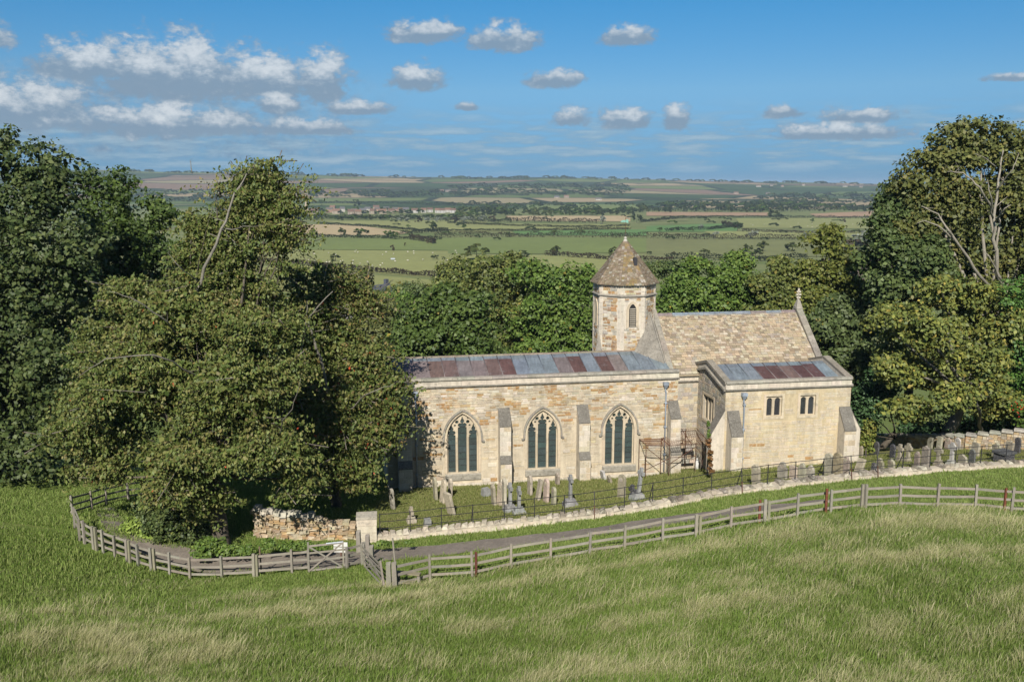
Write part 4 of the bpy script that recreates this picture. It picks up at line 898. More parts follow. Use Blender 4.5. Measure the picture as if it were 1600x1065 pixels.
# ---- chapel with its own shallow lead roof
U0, U1, N0, RN, CZ, AZ = 17.45, 26.55, -3.0, 0.35, 6.45, 7.32
SQ = [dict(c=20.93, hw=0.58, sill=4.62, spring=6.0, apex=6.0), dict(c=23.40, hw=0.58, sill=4.60, spring=5.98, apex=5.98)]
WW = dict(c=-0.07, hw=0.92, sill=3.70, spring=5.45, apex=5.45)
mb = MB(); wall_face(mb, S(N0), U0, U1, -1.5, CZ, SQ, YEL, 0.3)
gtop = lambda n: CZ + (AZ - CZ) * (1 - abs(n - RN) / (RN - N0)) if N0 <= n <= 2 * RN - N0 else CZ
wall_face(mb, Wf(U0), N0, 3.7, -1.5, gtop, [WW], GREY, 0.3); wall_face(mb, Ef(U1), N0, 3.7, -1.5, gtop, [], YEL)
chapel = mb.build('chapel_wall', M['mortar'], church)
SQA = [dict(o, m=0.2, ms=0.22) for o in SQ]
chb = [dict(c=18.0, hw=0.42, sill=-2, spring=3.7, apex=3.7), dict(c=26.15, hw=0.42, sill=-2, spring=3.7, apex=3.7)]
courses('chapel', S(N0), U0, U1, 0.5, CZ, 0.16, 0.27, 0.28, 0.78, chapel_col, SQA + chb, (0.006, 0.02), 0.012)
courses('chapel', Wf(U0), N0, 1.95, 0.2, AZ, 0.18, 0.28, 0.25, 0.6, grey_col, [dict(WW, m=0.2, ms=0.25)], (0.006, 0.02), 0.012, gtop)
parapet(U0, U1 + 0.02, N0, CZ, 'chapel_parapet')
def raking(u0, u1, face):
    """gabled parapet over an end wall: string, ashlar and coping rising to an apex"""
    P = [(N0, CZ), (RN, AZ), (2 * RN - N0 - 0.9, CZ + 0.22)]
    for (a, z0), (b, z1) in zip(P, P[1:]):
        for lo, hi, ex, mm, cc, nm in ((0.02, 0.17, 0.15, 'coping', GREY, 'string_course'), (0.17, 0.5, 0.015, 'ashlar', PALE, 'parapet'), (0.5, 0.68, 0.10, 'coping', (0.30, 0.27, 0.22), 'coping_stone')):
            n = 3 if nm == 'coping_stone' else 1
            for i in range(n):
                A0, A1 = a + (b - a) * i / n, a + (b - a) * (i + 1) / n; Z0, Z1 = z0 + (z1 - z0) * i / n, z0 + (z1 - z0) * (i + 1) / n
                mb = MB(); x0, x1 = (u0 - ex, u0 + 0.38) if face < 0 else (u1 - 0.38, u1 + ex)
                mb.hexa([(x0, A0, Z0 + lo), (x1, A0, Z0 + lo), (x1, A1, Z1 + lo), (x0, A1, Z1 + lo), (x0, A0, Z0 + hi), (x1, A0, Z0 + hi), (x1, A1, Z1 + hi), (x0, A1, Z1 + hi)], jit(cc, 0.06)); mb.build(nm, M[mm], chapel)
raking(U0 - 0.004, U1, -1); raking(U0, U1 + 0.004, 1)
lead_roof('chapel_roof', U0 + 0.38, U1 - 0.38, (N0 + 0.4, 6.80), (RN, 7.62), [RB, RB, RB, RDK, RDK, RR, RDK, RDK, RB, RB][:3] + [RDK, RDK, RR, RDK, RDK, RB], 'low chapel roof of red-brown and blue-grey lead')
mb = MB(); mb.add([(U0, RN, 7.62), (U1, RN, 7.62), (U1, 2.6, 6.75), (U0, 2.6, 6.75)], [(0, 1, 2, 3)], RB); mb.build('chapel_roof_back', M['lead'], church)
def square_window(fn, hw, sill, top, lights, lw, lab, glass_d=0.2):
    mb = MB(); fr = 0.17
    for a0, a1, z0, z1 in ((-hw - fr, -hw, sill - 0.2, top + fr), (hw, hw + fr, sill - 0.2, top + fr), (-hw, hw, top, top + fr), (-hw, hw, sill - 0.2, sill)):
        n = max(1, round((z1 - z0) / 0.45)) if a1 - a0 < 0.3 else 1
        for i in range(n):
            p, q = z0 + (z1 - z0) * i / n, z0 + (z1 - z0) * (i + 1) / n
            mb.hexa([fn(a0, p + .003, -0.02), fn(a1, p + .003, -0.02), fn(a1, q - .003, -0.02), fn(a0, q - .003, -0.02), fn(a0, p + .003, 0.026), fn(a1, p + .003, 0.026), fn(a1, q - .003, 0.026), fn(a0, q - .003, 0.026)], jit(DRS, 0.06))
    wn = mb.build('window', M['ashlar'], church); wn['label'] = lab
    cs = [(i - (lights - 1) / 2) * (2 * hw / lights) for i in range(lights)]
    def solid(x, z):
        for c in cs:
            if abs(x - c) < lw and sill + 0.04 < z:
                if z < top - 0.12 - lw: return False
                if (x - c) ** 2 + (z - (top - 0.12 - lw)) ** 2 < lw * lw: return False
        return True
    mb = MB(); relief(mb, fn, -hw, hw, sill, top, 0.02, solid, -0.2, -0.09, DRS); mb.build('tracery', M['ashlar'], wn)
    for c in cs: mb = MB(); mb.hexa([fn(c - lw - 0.04, sill, -0.2), fn(c + lw + 0.04, sill, -0.2), fn(c + lw + 0.04, top, -0.2), fn(c - lw - 0.04, top, -0.2), fn(c - lw - 0.04, sill, -0.17), fn(c + lw + 0.04, sill, -0.17), fn(c + lw + 0.04, top, -0.175), fn(c - lw - 0.04, top, -0.17)], jit((0.035, 0.04, 0.042), 0.2)); mb.build('pane', M['glass'], wn)
for o, lb in zip(SQ, ('small square-headed window nearer the chapel downpipe', 'small square-headed window nearer the east buttress')):
    square_window((lambda a, z, d, c=o['c']: (c + a, N0 - d, z)), o['hw'], o['sill'], o['apex'], 2, 0.20, lb)
square_window(lambda a, z, d: (U0 - d, WW['c'] + a, z), WW['hw'], WW['sill'], WW['apex'], 3, 0.22, 'tall mullioned window on the shaded west side')
buttress(lambda a, z, d: (18.0 + a, N0 - d, z), 0.82, [(0.92, 3.62)], 5.1, 'south-facing corner buttress beside the chapel downpipe', z0=-1.0)
buttress(lambda a, z, d: (U0 - d, -2.6 + a, z), 0.78, [(0.9, 3.6)], 5.2, 'west-facing corner buttress of the chapel', z0=-1.0)
buttress(lambda a, z, d: (26.15 + a, N0 - d, z), 0.82, [(0.92, 3.62)], 5.05, 'south-facing east corner buttress of the chapel', z0=-1.0)
buttress(lambda a, z, d: (U1 + d, -2.6 + a, z), 0.78, [(0.9, 3.4)], 5.0, 'east-facing corner buttress of the chapel', z0=-1.0)
# near-black panel painted as the unlit doorway under the rusty frame
mb = MB(); mb.prism([(16.0, -0.2), (17.3, -0.2), (17.3, 1.5), (16.95, 1.9), (16.35, 1.9), (16.0, 1.5)], lambda a, b, d: (a, 1.95 - d, b), 0.005, 0.02, (0.02, 0.018, 0.016)); mb.build('doorway_dark', M['iron'], church)

# ---- every stone that shows largest is a part of its own; the small ones are joined per wall
STONES.sort(key=lambda s: -s[0]); WK = {}
for i, s in enumerate(STONES):
    if i < 300: mb = MB(); stone_geo(mb, s); mb.build('stone', M['stone'], church)
    else: WK.setdefault(s[1], MB()); stone_geo(WK[s[1]], s)
for k, mb in WK.items(): tag(mb.build(k.replace('_wall', '') + '_masonry', M['stone'], church), kind='stuff')

# ------------------------------------------------------------------ rusty iron frame over the cellar steps (church frame coordinates)
def ch(u, n, z): c, s = math.cos(CHR), math.sin(CHR); return (CH0[0] + c * u - s * n, CH0[1] + s * u + c * n, z)
RST = (0.085, 0.042, 0.028)
fr = empty('rusty_porch', ch(14.5, -0.6, 0.6), CHR, label='rusty iron frame standing over the cellar steps beside the chapel', cat='metal frame')
L = lambda u, n, z: (u - 14.5, n + 0.6, z - 0.6)
for u, n in ((12.4, -1.75), (12.4, -0.25), (14.0, -1.95), (14.0, -0.25), (15.9, -1.9), (16.45, -1.75), (16.5, 1.6)):
    mb = MB(); mb.bar(L(u, n, 0.0), L(u, n, 2.68), 0.045, 0.045, jit(RST, 0.2)); mb.build('post', M['rust'], fr)
for a, b in (((12.4, -1.75, 2.66), (12.4, -0.25, 2.66)), ((12.4, -1.75, 2.66), (14.0, -1.95, 2.60)), ((12.4, -0.25, 2.66), (14.0, -0.25, 2.60)), ((14.0, -1.95, 2.6), (14.0, -0.25, 2.6)), ((14.0, -1.95, 2.6), (17.0, -1.85, 2.55)),
             ((14.0, -0.25, 2.6), (16.2, 1.65, 2.7)), ((16.2, 1.65, 2.7), (17.3, 1.65, 2.7)), ((17.0, -1.85, 2.55), (17.3, 1.65, 2.7)), ((15.6, -1.9, 2.58), (16.2, 1.65, 2.68)), ((12.4, -1.75, 0.9), (14.0, -1.95, 1.7)), ((12.4, -1.75, 2.5), (14.0, -1.95, 1.2)), ((14.0, -1.95, 1.3), (15.9, -1.9, 2.4)), ((14.0, -1.95, 1.75), (15.9, -1.9, 1.75)), ((16.45, -1.75, 1.3), (17.2, -1.0, 2.5))):
    mb = MB(); mb.bar(L(*a), L(*b), 0.036, 0.036, jit(RST, 0.25)); mb.build('rail', M['rust'], fr)
mb = MB()
for i in range(20):
    t_ = i / 19; mb.bar(L(12.45 + 1.5 * t_, -1.75 - 0.15 * t_, 2.68), L(12.45 + 1.5 * t_, -0.3, 2.68), 0.014, 0.01, jit((0.24, 0.11, 0.06), 0.2)); mb.bar(L(14.05 + 2.9 * t_, -1.9, 2.62), L(14.05 + 3.1 * t_, min(1.6, -0.25 + 2.2 * t_), 2.68), 0.016, 0.01, jit((0.24, 0.11, 0.06), 0.2))
for i in range(8): t_ = i / 7; mb.bar(L(12.4, -1.72 + 1.4 * t_, 2.685), L(14.0, -1.9 + 1.55 * t_, 2.65), 0.012, 0.01, (0.22, 0.1, 0.055)); mb.bar(L(14.05, -1.85 + 1.6 * t_, 2.64), L(17.0, -1.8 + 3.2 * t_, 2.66), 0.012, 0.01, (0.22, 0.1, 0.055))
mb.build('mesh_top', M['rust'], fr)
mb = MB(); p = ch(17.0, 0.5, 0.9); cn = empty('gas_canister', (*p[:2], gz1(*p[:2])), label='small white canister by the dark cellar doorway', cat='canister')
mb.lathe([(0.0, 0), (0.16, 0), (0.17, 0.06), (0.17, 0.62), (0.11, 0.74), (0.05, 0.78), (0.05, 0.9), (0.0, 0.9)], 12, (0, 0), (0.7, 0.7, 0.68)); mb.build('body', M['plain'], cn, smooth=True)
mb = MB(); mb.lathe([(0.0, 0.9), (0.07, 0.9), (0.07, 0.97), (0.0, 0.98)], 10, (0, 0), (0.1, 0.1, 0.1)); mb.build('cap', M['iron'], cn)

# ------------------------------------------------------------------ churchyard wall with iron railing
def resample(P, step):
    P = np.array(P)[:, :2]; d = np.concatenate([[0], np.cumsum(np.hypot(*np.diff(P, axis=0).T))]); n = max(2, int(round(d[-1] / step)) + 1); t_ = np.linspace(0, d[-1], n)
    return np.stack([np.interp(t_, d, P[:, 0]), np.interp(t_, d, P[:, 1])], 1)
cw_path = resample(CYP[:, :2], 0.36); cw_z = gz(cw_path[:, 0], cw_path[:, 1])
c0 = cw_path[0]; cyw = empty('churchyard_wall', (c0[0], c0[1], cw_z[0]), label='low rough stone wall edging the churchyard, topped by black railing', cat='wall')
cap = MB(); body = MB(); WT = 0.50; WTH = 0.27
for i in range(len(cw_path) - 1):
    a, b = Vector(cw_path[i]) - Vector(c0), Vector(cw_path[i + 1]) - Vector(c0); d = (b - a).normalized(); nn = Vector((-d.y, d.x)); za, zb = cw_z[i] - cw_z[0], cw_z[i + 1] - cw_z[0]
    f = lambda p, s_, z: (p.x + nn.x * s_, p.y + nn.y * s_, z)
    body.hexa([f(a, -WTH, za - 0.5), f(b, -WTH, zb - 0.5), f(b, WTH, zb - 0.7), f(a, WTH, za - 0.7), f(a, -WTH, za + WT - 0.1), f(b, -WTH, zb + WT - 0.1), f(b, WTH, zb + WT - 0.1), f(a, WTH, za + WT - 0.1)], (0.5, 0.44, 0.35))
    left = cw_path[i][0] < 1.5; cc = jit(rs.choice(((0.42, 0.37, 0.29), (0.34, 0.30, 0.24), (0.46, 0.41, 0.33), (0.17, 0.15, 0.12), (0.24, 0.21, 0.17))) if not left else rs.choice(((0.54, 0.48, 0.38), (0.44, 0.39, 0.31), (0.34, 0.30, 0.23))), 0.12)
    j = lambda s_=0.035: rs.uniform(-s_, s_); h0 = WT - 0.12
    if rs.random() < 0.9:
        mb = MB(); mb.hexa([f(a, -WTH - 0.03 + j(), za + h0), f(b - d * 0.02, -WTH - 0.03 + j(), zb + h0), f(b - d * 0.02, WTH + 0.03, zb + h0), f(a, WTH + 0.03, za + h0), f(a + d * 0.05, -WTH + 0.06 + j(0.06), za + WT + j(0.085)), f(b - d * 0.09, -WTH + 0.06 + j(0.06), zb + WT + j(0.085)), f(b - d * 0.05, WTH - 0.03, zb + WT + j(0.085)), f(a + d * 0.03, WTH - 0.03, za + WT + j(0.085))], cc)
        mb.build('coping_stone', M['stone'], cyw)
    for k in range(2):          # rough face stones
        u0, u1 = 0.5 * k + 0.02, 0.5 * k + 0.48; p, q = a.lerp(b, u0), a.lerp(b, u1); zl, zh = rs.uniform(-0.08, 0.05), rs.uniform(0.2, 0.28); pr = WTH + rs.uniform(0.01, 0.05)
        body.hexa([f(p, -pr, za + zl), f(q, -pr, zb + zl), f(q, -WTH + 0.02, zb + zl), f(p, -WTH + 0.02, za + zl), f(p, -pr, za + zh), f(q, -pr, zb + zh), f(q, -WTH + 0.02, zb + zh), f(p, -WTH + 0.02, za + zh)], jit((0.60, 0.535, 0.42), 0.12))
body.build('wall_face', M['stone'], cyw)
# railing: posts at even steps along the wall, three rails
RLX = [(594, 0), (641, 0), (690, 0), (739, 1), (788, 0), (835, 0), (882, 1), (928, 2), (975, 0), (1019, 1), (1066, 0), (1110, 0), (1157, 3), (1198, 0), (1241, 0), (1285, 1), (1326, 2), (1367, 2), (1409, 1), (1451, 0), (1491, 0), (1531, 0), (1570, 0), (1612, 1), (1652, 0), (1692, 0)]
wx = np.array([q[0] for q in CYW], float); rp_ = []
for x, kind in RLX:
    P = np.array([np.interp(x, wx, CYP[:, 0]), np.interp(x, wx, CYP[:, 1])]); i = int(np.argmin(((cw_path - P) ** 2).sum(1))); rp_.append((P[0], P[1], gz1(*P) , kind))
rl = empty('iron_railing', tuple(rp_[0][:3]), label='thin black estate railing of three bars along the churchyard wall', cat='railing'); o_ = Vector(rp_[0][:3]); BLK = (0.022, 0.022, 0.025)
for k, (x, y, z, kind) in enumerate(rp_):
    p = Vector((x, y, z)) - o_; mb = MB(); y0 = -0.42 if kind >= 2 else 0.0
    mb.bar(p + Vector((0, y0, 0.0 if kind < 2 else -0.1)), p + Vector((0, 0, WT + 1.08)), 0.045, 0.035, BLK); pm = mb.build('post', M['iron'], rl)
    if kind in (1, 3): mb = MB(); mb.bar(p + Vector((-0.12, 0.55, WT - 0.2)), p + Vector((0, 0.0, WT + 0.95)), 0.035, 0.035, BLK); mb.build('stay', M['iron'], pm)
    if kind >= 2: mb = MB(); mb.bar(p + Vector((0.0, -0.46, -0.15)), p + Vector((0, -0.20, WT + 0.35)), 0.05, 0.05, RST); mb.build('rusted_foot', M['rust'], pm)
    if k:
        q = Vector(rp_[k - 1][:3]) - o_
        for h in (0.22, 0.62, 1.04):
            mb = MB(); mb.tube([q + Vector((0, 0, WT + h)), q.lerp(p, 0.5) + Vector((0, 0, WT + h - 0.015 + rs.uniform(-0.01, 0.01))), p + Vector((0, 0, WT + h))], 0.021, 5, BLK); mb.build('rail', M['iron'], rl)
# gate pier
pp = G(574, 846); pr = empty('gate_pier', tuple(pp), R(8), label='square pale stone pier at the end of the churchyard wall', cat='pier')
zz = -0.3
for k, h in enumerate((0.55, 0.42, 0.40, 0.36)):
    mb = MB(); e = rs.uniform(0, 0.02); mb.box(-0.52 - e, 0.52 + e, -0.42 - e, 0.42, zz, zz + h - 0.012, jit((0.60, 0.53, 0.42), 0.07)); zz += h; mb.build('block', M['stone'], pr)
mb = MB(); mb.box(-0.56, 0.56, -0.46, 0.46, zz, zz + 0.14, (0.5, 0.46, 0.38)); mb.build('cap', M['coping'], pr)
# tumbled wall under the cherry, left of the pier
rwx = [(400, 836), (450, 840), (500, 841), (556, 842)]; RW = resample([G(*q) for q in rwx], 0.36); zr = gz(RW[:, 0], RW[:, 1])
rw = empty('ruined_wall', (RW[0, 0], RW[0, 1], zr[0]), label='half-collapsed rubble wall of yellow stones left of the pale pier', cat='wall')
nst = 0; core = MB()
for i in range(len(RW) - 1):
    a, b = RW[i] - RW[0], RW[i + 1] - RW[0]; z0 = zr[i] - zr[0]; t_ = i / (len(RW) - 2); H = 1.42 - 0.30 * t_ + rs.uniform(-0.1, 0.1); z = -0.15
    d = Vector((b[0] - a[0], b[1] - a[1])).normalized(); nn = Vector((-d.y, d.x))
    core.hexa([(a[0] + nn.x * s_, a[1] + nn.y * s_, z0 - 0.4) if 0 else ((a if k in (0, 3) else b)[0] + nn.x * s_, (a if k in (0, 3) else b)[1] + nn.y * s_, z0 + zz_) for zz_ in (-0.4, H - 0.22) for k, s_ in ((0, -0.17), (1, -0.17), (2, 0.25), (3, 0.25))], (0.34, 0.26, 0.17))
    while z < H - 0.1:
        h = rs.uniform(0.09, 0.22); off = rs.uniform(-0.12, 0.12); k = rs.uniform(0.82, 1.04); mid = Vector(((a[0] + b[0]) / 2, (a[1] + b[1]) / 2)) + d * off; hl = 0.19 * k * rs.uniform(0.8, 1.35)
        cc = jit(rs.choice(((0.46, 0.36, 0.22), (0.42, 0.29, 0.15), (0.50, 0.42, 0.30), (0.34, 0.26, 0.17), (0.46, 0.38, 0.26))), 0.15); front = -0.22 - rs.uniform(0, 0.14); tw = rs.uniform(-0.06, 0.06)
        if rs.random() < 0.9:
            mb = MB(); P = []
            for zc in (0, h - 0.02):
                for s1, s2 in ((-1, front + tw), (1, front - tw), (1, 0.2), (-1, 0.2)): P.append((mid.x + d.x * hl * s1 + nn.x * s2 + rs.uniform(-.035, .035), mid.y + d.y * hl * s1 + nn.y * s2 + rs.uniform(-.03, .03), z0 + z + zc + rs.uniform(-.028, .028)))
            mb.hexa(P, cc); mb.build('stone', M['stone'], rw); nst += 1
        z += h
    if t_ < 0.62:
        mb = MB(); P = []
        for zc in (H - 0.02, H + 0.22):
            for s1, s2 in ((-1, -0.36), (1, -0.36), (1, 0.3), (-1, 0.3)): P.append(((a[0] + b[0]) / 2 + d.x * 0.175 * s1 + nn.x * s2 * (1 if zc < H else 0.6), (a[1] + b[1]) / 2 + d.y * 0.175 * s1 + nn.y * s2 * (1 if zc < H else 0.6), z0 + zc + rs.uniform(-.02, .02)))
        mb.hexa(P, jit((0.50, 0.46, 0.37), 0.12)); mb.build('coping_stone', M['coping'], rw)
core.build('rubble_core', M['stone'], rw)
# east churchyard wall beneath the trees
EWP = resample([G(*q) for q in ((1352, 700), (1420, 700), (1500, 702), (1600, 703), (1700, 703))], 0.75); ez = np.polyval(np.polyfit(np.arange(len(EWP)), gz(EWP[:, 0], EWP[:, 1]), 1), np.arange(len(EWP)))
ew = empty('boundary_wall', (EWP[0, 0], EWP[0, 1], ez[0]), label='rubble wall with flat stone coping under the trees behind the graves', cat='wall'); rub = MB()
for i in range(len(EWP) - 1):
    a, b = Vector(EWP[i] - EWP[0]), Vector(EWP[i + 1] - EWP[0]); d = (b - a).normalized(); nn = Vector((-d.y, d.x)); z0 = ez[i] - ez[0]; f = lambda p, s_, z: (p.x + nn.x * s_, p.y + nn.y * s_, z0 + z)
    rub.hexa([f(a, -0.2, -1), f(b, -0.2, -1), f(b, 0.2, -1), f(a, 0.2, -1), f(a, -0.2, 1.28), f(b, -0.2, 1.28), f(b, 0.2, 1.28), f(a, 0.2, 1.28)], (0.30, 0.22, 0.14))
    z = -0.1
    while z < 1.15:
        h = rs.uniform(0.12, 0.24); u = 0.0
        while u < 0.97:
            w_ = rs.uniform(0.25, 0.5); p, q = a.lerp(b, u + 0.02), a.lerp(b, min(1, u + w_) - 0.02); pf = -0.21 - rs.uniform(0.01, 0.06)
            rub.hexa([f(p, pf, z), f(q, pf, z), f(q, -0.15, z), f(p, -0.15, z), f(p, pf, min(z + h, 1.27) - 0.02), f(q, pf, min(z + h, 1.27) - 0.02), f(q, -0.15, min(z + h, 1.27) - 0.02), f(p, -0.15, min(z + h, 1.27) - 0.02)], jit(rs.choice(((0.50, 0.38, 0.22), (0.42, 0.30, 0.17), (0.52, 0.45, 0.33), (0.36, 0.30, 0.22))), 0.15)); u += w_
        z += h
    mb = MB(); mb.hexa([f(a + d * .01, -0.3, 1.28), f(b - d * .01, -0.3, 1.28), f(b - d * .01, 0.28, 1.28), f(a + d * .01, 0.28, 1.28), f(a + d * .01, -0.26, 1.44), f(b - d * .01, -0.26, 1.44), f(b - d * .01, 0.24, 1.44), f(a + d * .01, 0.24, 1.44)], jit((0.42, 0.40, 0.34), 0.1)); mb.build('coping_stone', M['coping'], ew)
tag(rub.build('rubble', M['stone'], ew), kind='stuff')

# ------------------------------------------------------------------ wooden post-and-rail fences
OAK = (0.40, 0.365, 0.305)
def fence(label, bases, heights=1.2, pairs=(), skip=()):
    P = [G(*b) for b in bases]; o = P[0]; e = empty('rail_fence', tuple(o), label=label, cat='fence', group='weathered field fences'); P = [Vector(p - o) for p in P]; n = len(P)
    tops = []
    for i, p in enumerate(P):
        d = (P[min(i + 1, n - 1)] - P[max(i - 1, 0)]); d.z = 0; d.normalize(); nn = Vector((-d.y, d.x, 0)); ln = Vector((rs.uniform(-0.035, 0.035), rs.uniform(-0.03, 0.03), 0)); H = heights + rs.uniform(-0.05, 0.09)
        mb = MB(); mb.bar(p - nn * 0.05 + Vector((0, 0, -0.4)), p - nn * 0.05 + ln + Vector((0, 0, H)), 0.13 if i in pairs else 0.10, 0.10, jit(OAK, 0.12), up=tuple(nn)); mb.build('post', M['wood'], e)
        if i in pairs: mb = MB(); q = p + d * 0.17 - nn * 0.04; mb.bar(q + Vector((0, 0, -0.3)), q + ln * 0.5 + Vector((0, 0, H - rs.uniform(0.0, 0.08))), 0.11, 0.11, jit((0.36, 0.345, 0.24), 0.1), up=tuple(nn)); mb.build('post', M['wood'], e)
    for i in range(n - 1):
        if i in skip: continue
        a, b = P[i], P[i + 1]; d = (b - a); d2 = Vector((d.x, d.y, 0)).normalized(); nn = Vector((-d2.y, d2.x, 0)) * 0.035
        for h in (0.28, 0.65, 1.03):
            ja, jb = rs.uniform(-0.025, 0.025), rs.uniform(-0.025, 0.025); mid = a.lerp(b, 0.5) + nn + Vector((0, 0, h + (ja + jb) / 2 + rs.uniform(-0.02, 0.012)))
            mb = MB(); mb.bar(a - d2 * 0.06 + nn + Vector((0, 0, h + ja)), mid, 0.042, 0.105, jit(OAK, 0.12)); mb.bar(mid, b + d2 * 0.06 + nn + Vector((0, 0, h + jb)), 0.042, 0.103, jit(OAK, 0.08)); mb.build('rail', M['wood'], e)
    return e
fence('long grey rail fence running right from the stile below the lane', [(618, 921), (672, 908), (738, 903), (798, 890), (860, 880), (921, 869), (975, 861), (1035, 849), (1087, 841), (1141, 829), (1194, 821), (1245, 811), (1297, 803), (1345, 798)], pairs=(8, 10, 13))
fence('grey rail fence continuing to the right edge past the bend', [(1351, 798), (1405, 795), (1463, 797), (1523, 798), (1580, 803), (1640, 806), (1700, 809)], pairs=())
fence('grey rail fence curving round the lane beneath the cherry', [(118, 825), (126, 845), (134, 850), (148, 858), (163, 863), (181, 870), (200, 877), (218, 886), (238, 893), (266, 899), (298, 906), (348, 905), (397, 902), (457, 896), (484, 894)], pairs=(3, 6, 8, 12))
fence('short rail fence between the small gate and the leaning posts', [(541, 890), (566, 884)], 1.15)
fence('dark rail fence under the trees at the far left', [(113, 806), (143, 797), (165, 789), (200, 781), (240, 775)], 1.15)
def rusty_post(x, y, H, lab, c=(0.15, 0.052, 0.03)):
    p = G(x, y); e = empty('steel_post', tuple(p), rs.uniform(-0.2, 0.2), label=lab, cat='post', group='rusty steel posts'); mb = MB(); mb.box(-0.055, 0.055, -0.012, 0.0, -0.4, H, c); mb.box(-0.055, -0.043, -0.012, 0.05, -0.4, H, c); mb.box(0.043, 0.055, -0.012, 0.05, -0.4, H, c); mb.build('channel', M['rust'], e)
    for z in (0.3, 0.68, 1.02): mb = MB(); mb.tube([(0, -0.03, z), (0, 0.09, z)], 0.016, 6, (0.08, 0.05, 0.04)); mb.build('bolt', M['rust'], e)
rusty_post(744, 902, 1.2, 'dark red steel post on the fence third from the stile', (0.10, 0.035, 0.025)); rusty_post(1186, 822, 1.25, 'bright rusty steel post beside the triple fence posts'); rusty_post(1290, 805, 1.25, 'rusty steel post just left of the fence bend'); rusty_post(1569, 802, 1.2, 'rusty steel post near the right edge of the picture')
def pole(x, y, H, lab, lean=0.0, r=0.045, c=OAK):
    p = G(x, y); mb = MB(); mb.tube([(0, 0, -0.3), (lean * 0.5, 0, H / 2), (lean, 0, H)], [r, r * 0.95, r * 0.85], 7, c); e = mb.build('wooden_pole', M['wood']); e.location = tuple(p); tag(e, lab, 'pole')
pole(621, 919, 2.3, 'tall thin pole standing at the stile', -0.16); pole(409, 898, 1.45, 'thin brown stake leaning by the left fence', -0.05, 0.04, (0.27, 0.2, 0.14))
# gates
def gate(label, hinge, free, H, W_dir=None, bars=4, cross=True, metal=False, lean=0.0):
    a, b = Vector(hinge), Vector(free); e = empty('field_gate', hinge, label=label, cat='gate'); b = b - a; a = Vector((0, 0, 0)); d = Vector((b.x, b.y, 0)).normalized(); nn = Vector((-d.y, d.x, 0)); up = lambda h: Vector((0, 0, h)) + nn * lean * h
    for p, hh in ((a, H + 0.12), (b, H)): mb = MB(); mb.bar(p + up(0.05), p + up(hh), 0.075, 0.085, jit(OAK, 0.1), up=tuple(nn)); mb.build('stile', M['wood'], e)
    for k in range(bars): h = 0.14 + (H - 0.22) * (k / (bars - 1)) ** 0.85; mb = MB(); mb.bar(a + up(h), b + up(h), 0.03, 0.085, jit(OAK, 0.12)); mb.build('bar', M['wood'], e)
    if cross:
        for h0, h1 in ((0.12, H - 0.06), (H - 0.06, 0.12)): mb = MB(); mb.bar(a + up(h0) - nn * 0.04, b + up(h1) - nn * 0.04, 0.03, 0.07, jit(OAK, 0.1)); mb.build('brace', M['wood'], e)
    if metal: mb = MB(); mb.bar(a.lerp(b, 0.52) + up(H - 0.02) - nn * 0.05, b + up(H - 0.02) - nn * 0.05, 0.012, 0.06, (0.55, 0.6, 0.66)); mb.build('strap', M['lead'], e)
    return e
gate('wooden gate with crossed braces in the left fence', tuple(G(483, 895)), tuple(G(537, 889)), 1.42, bars=4, metal=True)
gate('leaning wooden gate pointing away beside the stile', tuple(G(601, 922)), tuple(G(571, 889)), 1.25, bars=5, cross=True, lean=0.12)
p = G(533, 877); mb = MB(); mb.box(-0.35, 0.35, -0.02, 0.02, 0.5, 0.75, (0.8, 0.8, 0.76)); mb.box(-0.35, 0.35, -0.02, 0.02, 0.8, 1.02, (0.8, 0.8, 0.76)); nb = empty('notice_board', tuple(p), R(-5), label='small white notice board behind the crossed gate', cat='sign'); mb.build('board', M['plain'], nb); mb = MB(); mb.bar((0, 0.05, -0.2), (0, 0.05, 1.05), 0.08, 0.08, (0.2, 0.12, 0.09)); mb.build('post', M['wood'], nb)
for x, y, H, lab in ((608, 922, 1.22, 'stout split gate post at the stile'), (575, 872, 1.2, 'grey gate post standing furthest back beside the pier'), (568, 884, 1.15, 'grey gate post left of the leaning gate'), (581, 886, 1.05, 'short rounded gate post behind the leaning gate'), (561, 866, 1.25, 'grey gate post in front of the ruined wall end')):
    p = G(x, y); e = empty('gate_post', tuple(p), rs.uniform(-0.1, 0.1), label=lab, cat='post', group='old gate posts'); wd = 0.12
    for k in ((0, 1) if x in (608,) else (0,)):
        mb = MB(); mb.hexa([(-wd + k * 0.26, -0.12, -0.4), (wd + k * 0.25, -0.12, -0.4), (wd + k * 0.25, 0.12, -0.4), (-wd + k * 0.26, 0.12, -0.4), (-wd * 0.85 + k * 0.24, -0.1, H + k * 0.09), (wd * 0.7 + k * 0.24, -0.1, H - 0.04), (wd * 0.75 + k * 0.24, 0.1, H + 0.07), (-wd * 0.9 + k * 0.24, 0.1, H + 0.03)], jit((0.36, 0.335, 0.28), 0.08)); mb.build('timber', M['wood'], e)
p = G(645, 915); st = empty('stile_step', tuple(p), R(-12), label='low wooden stile step projecting from the fence', cat='stile')
for z, x0, x1, y in ((0.55, -0.75, 0.35, 0.0), (0.25, -0.75, 0.15, -0.25)): mb = MB(); mb.box(x0, x1, y - 0.13, y + 0.13, z, z + 0.06, jit((0.34, 0.30, 0.2), 0.1)); mb.build('tread', M['wood'], st)
for x, y, h in ((0.28, 0.0, 0.55), (0.08, -0.25, 0.25), (-0.65, 0.0, 0.55)): mb = MB(); mb.box(x - 0.06, x + 0.06, y - 0.06, y + 0.06, -0.3, h, jit(OAK, 0.1)); mb.build('leg', M['wood'], st)

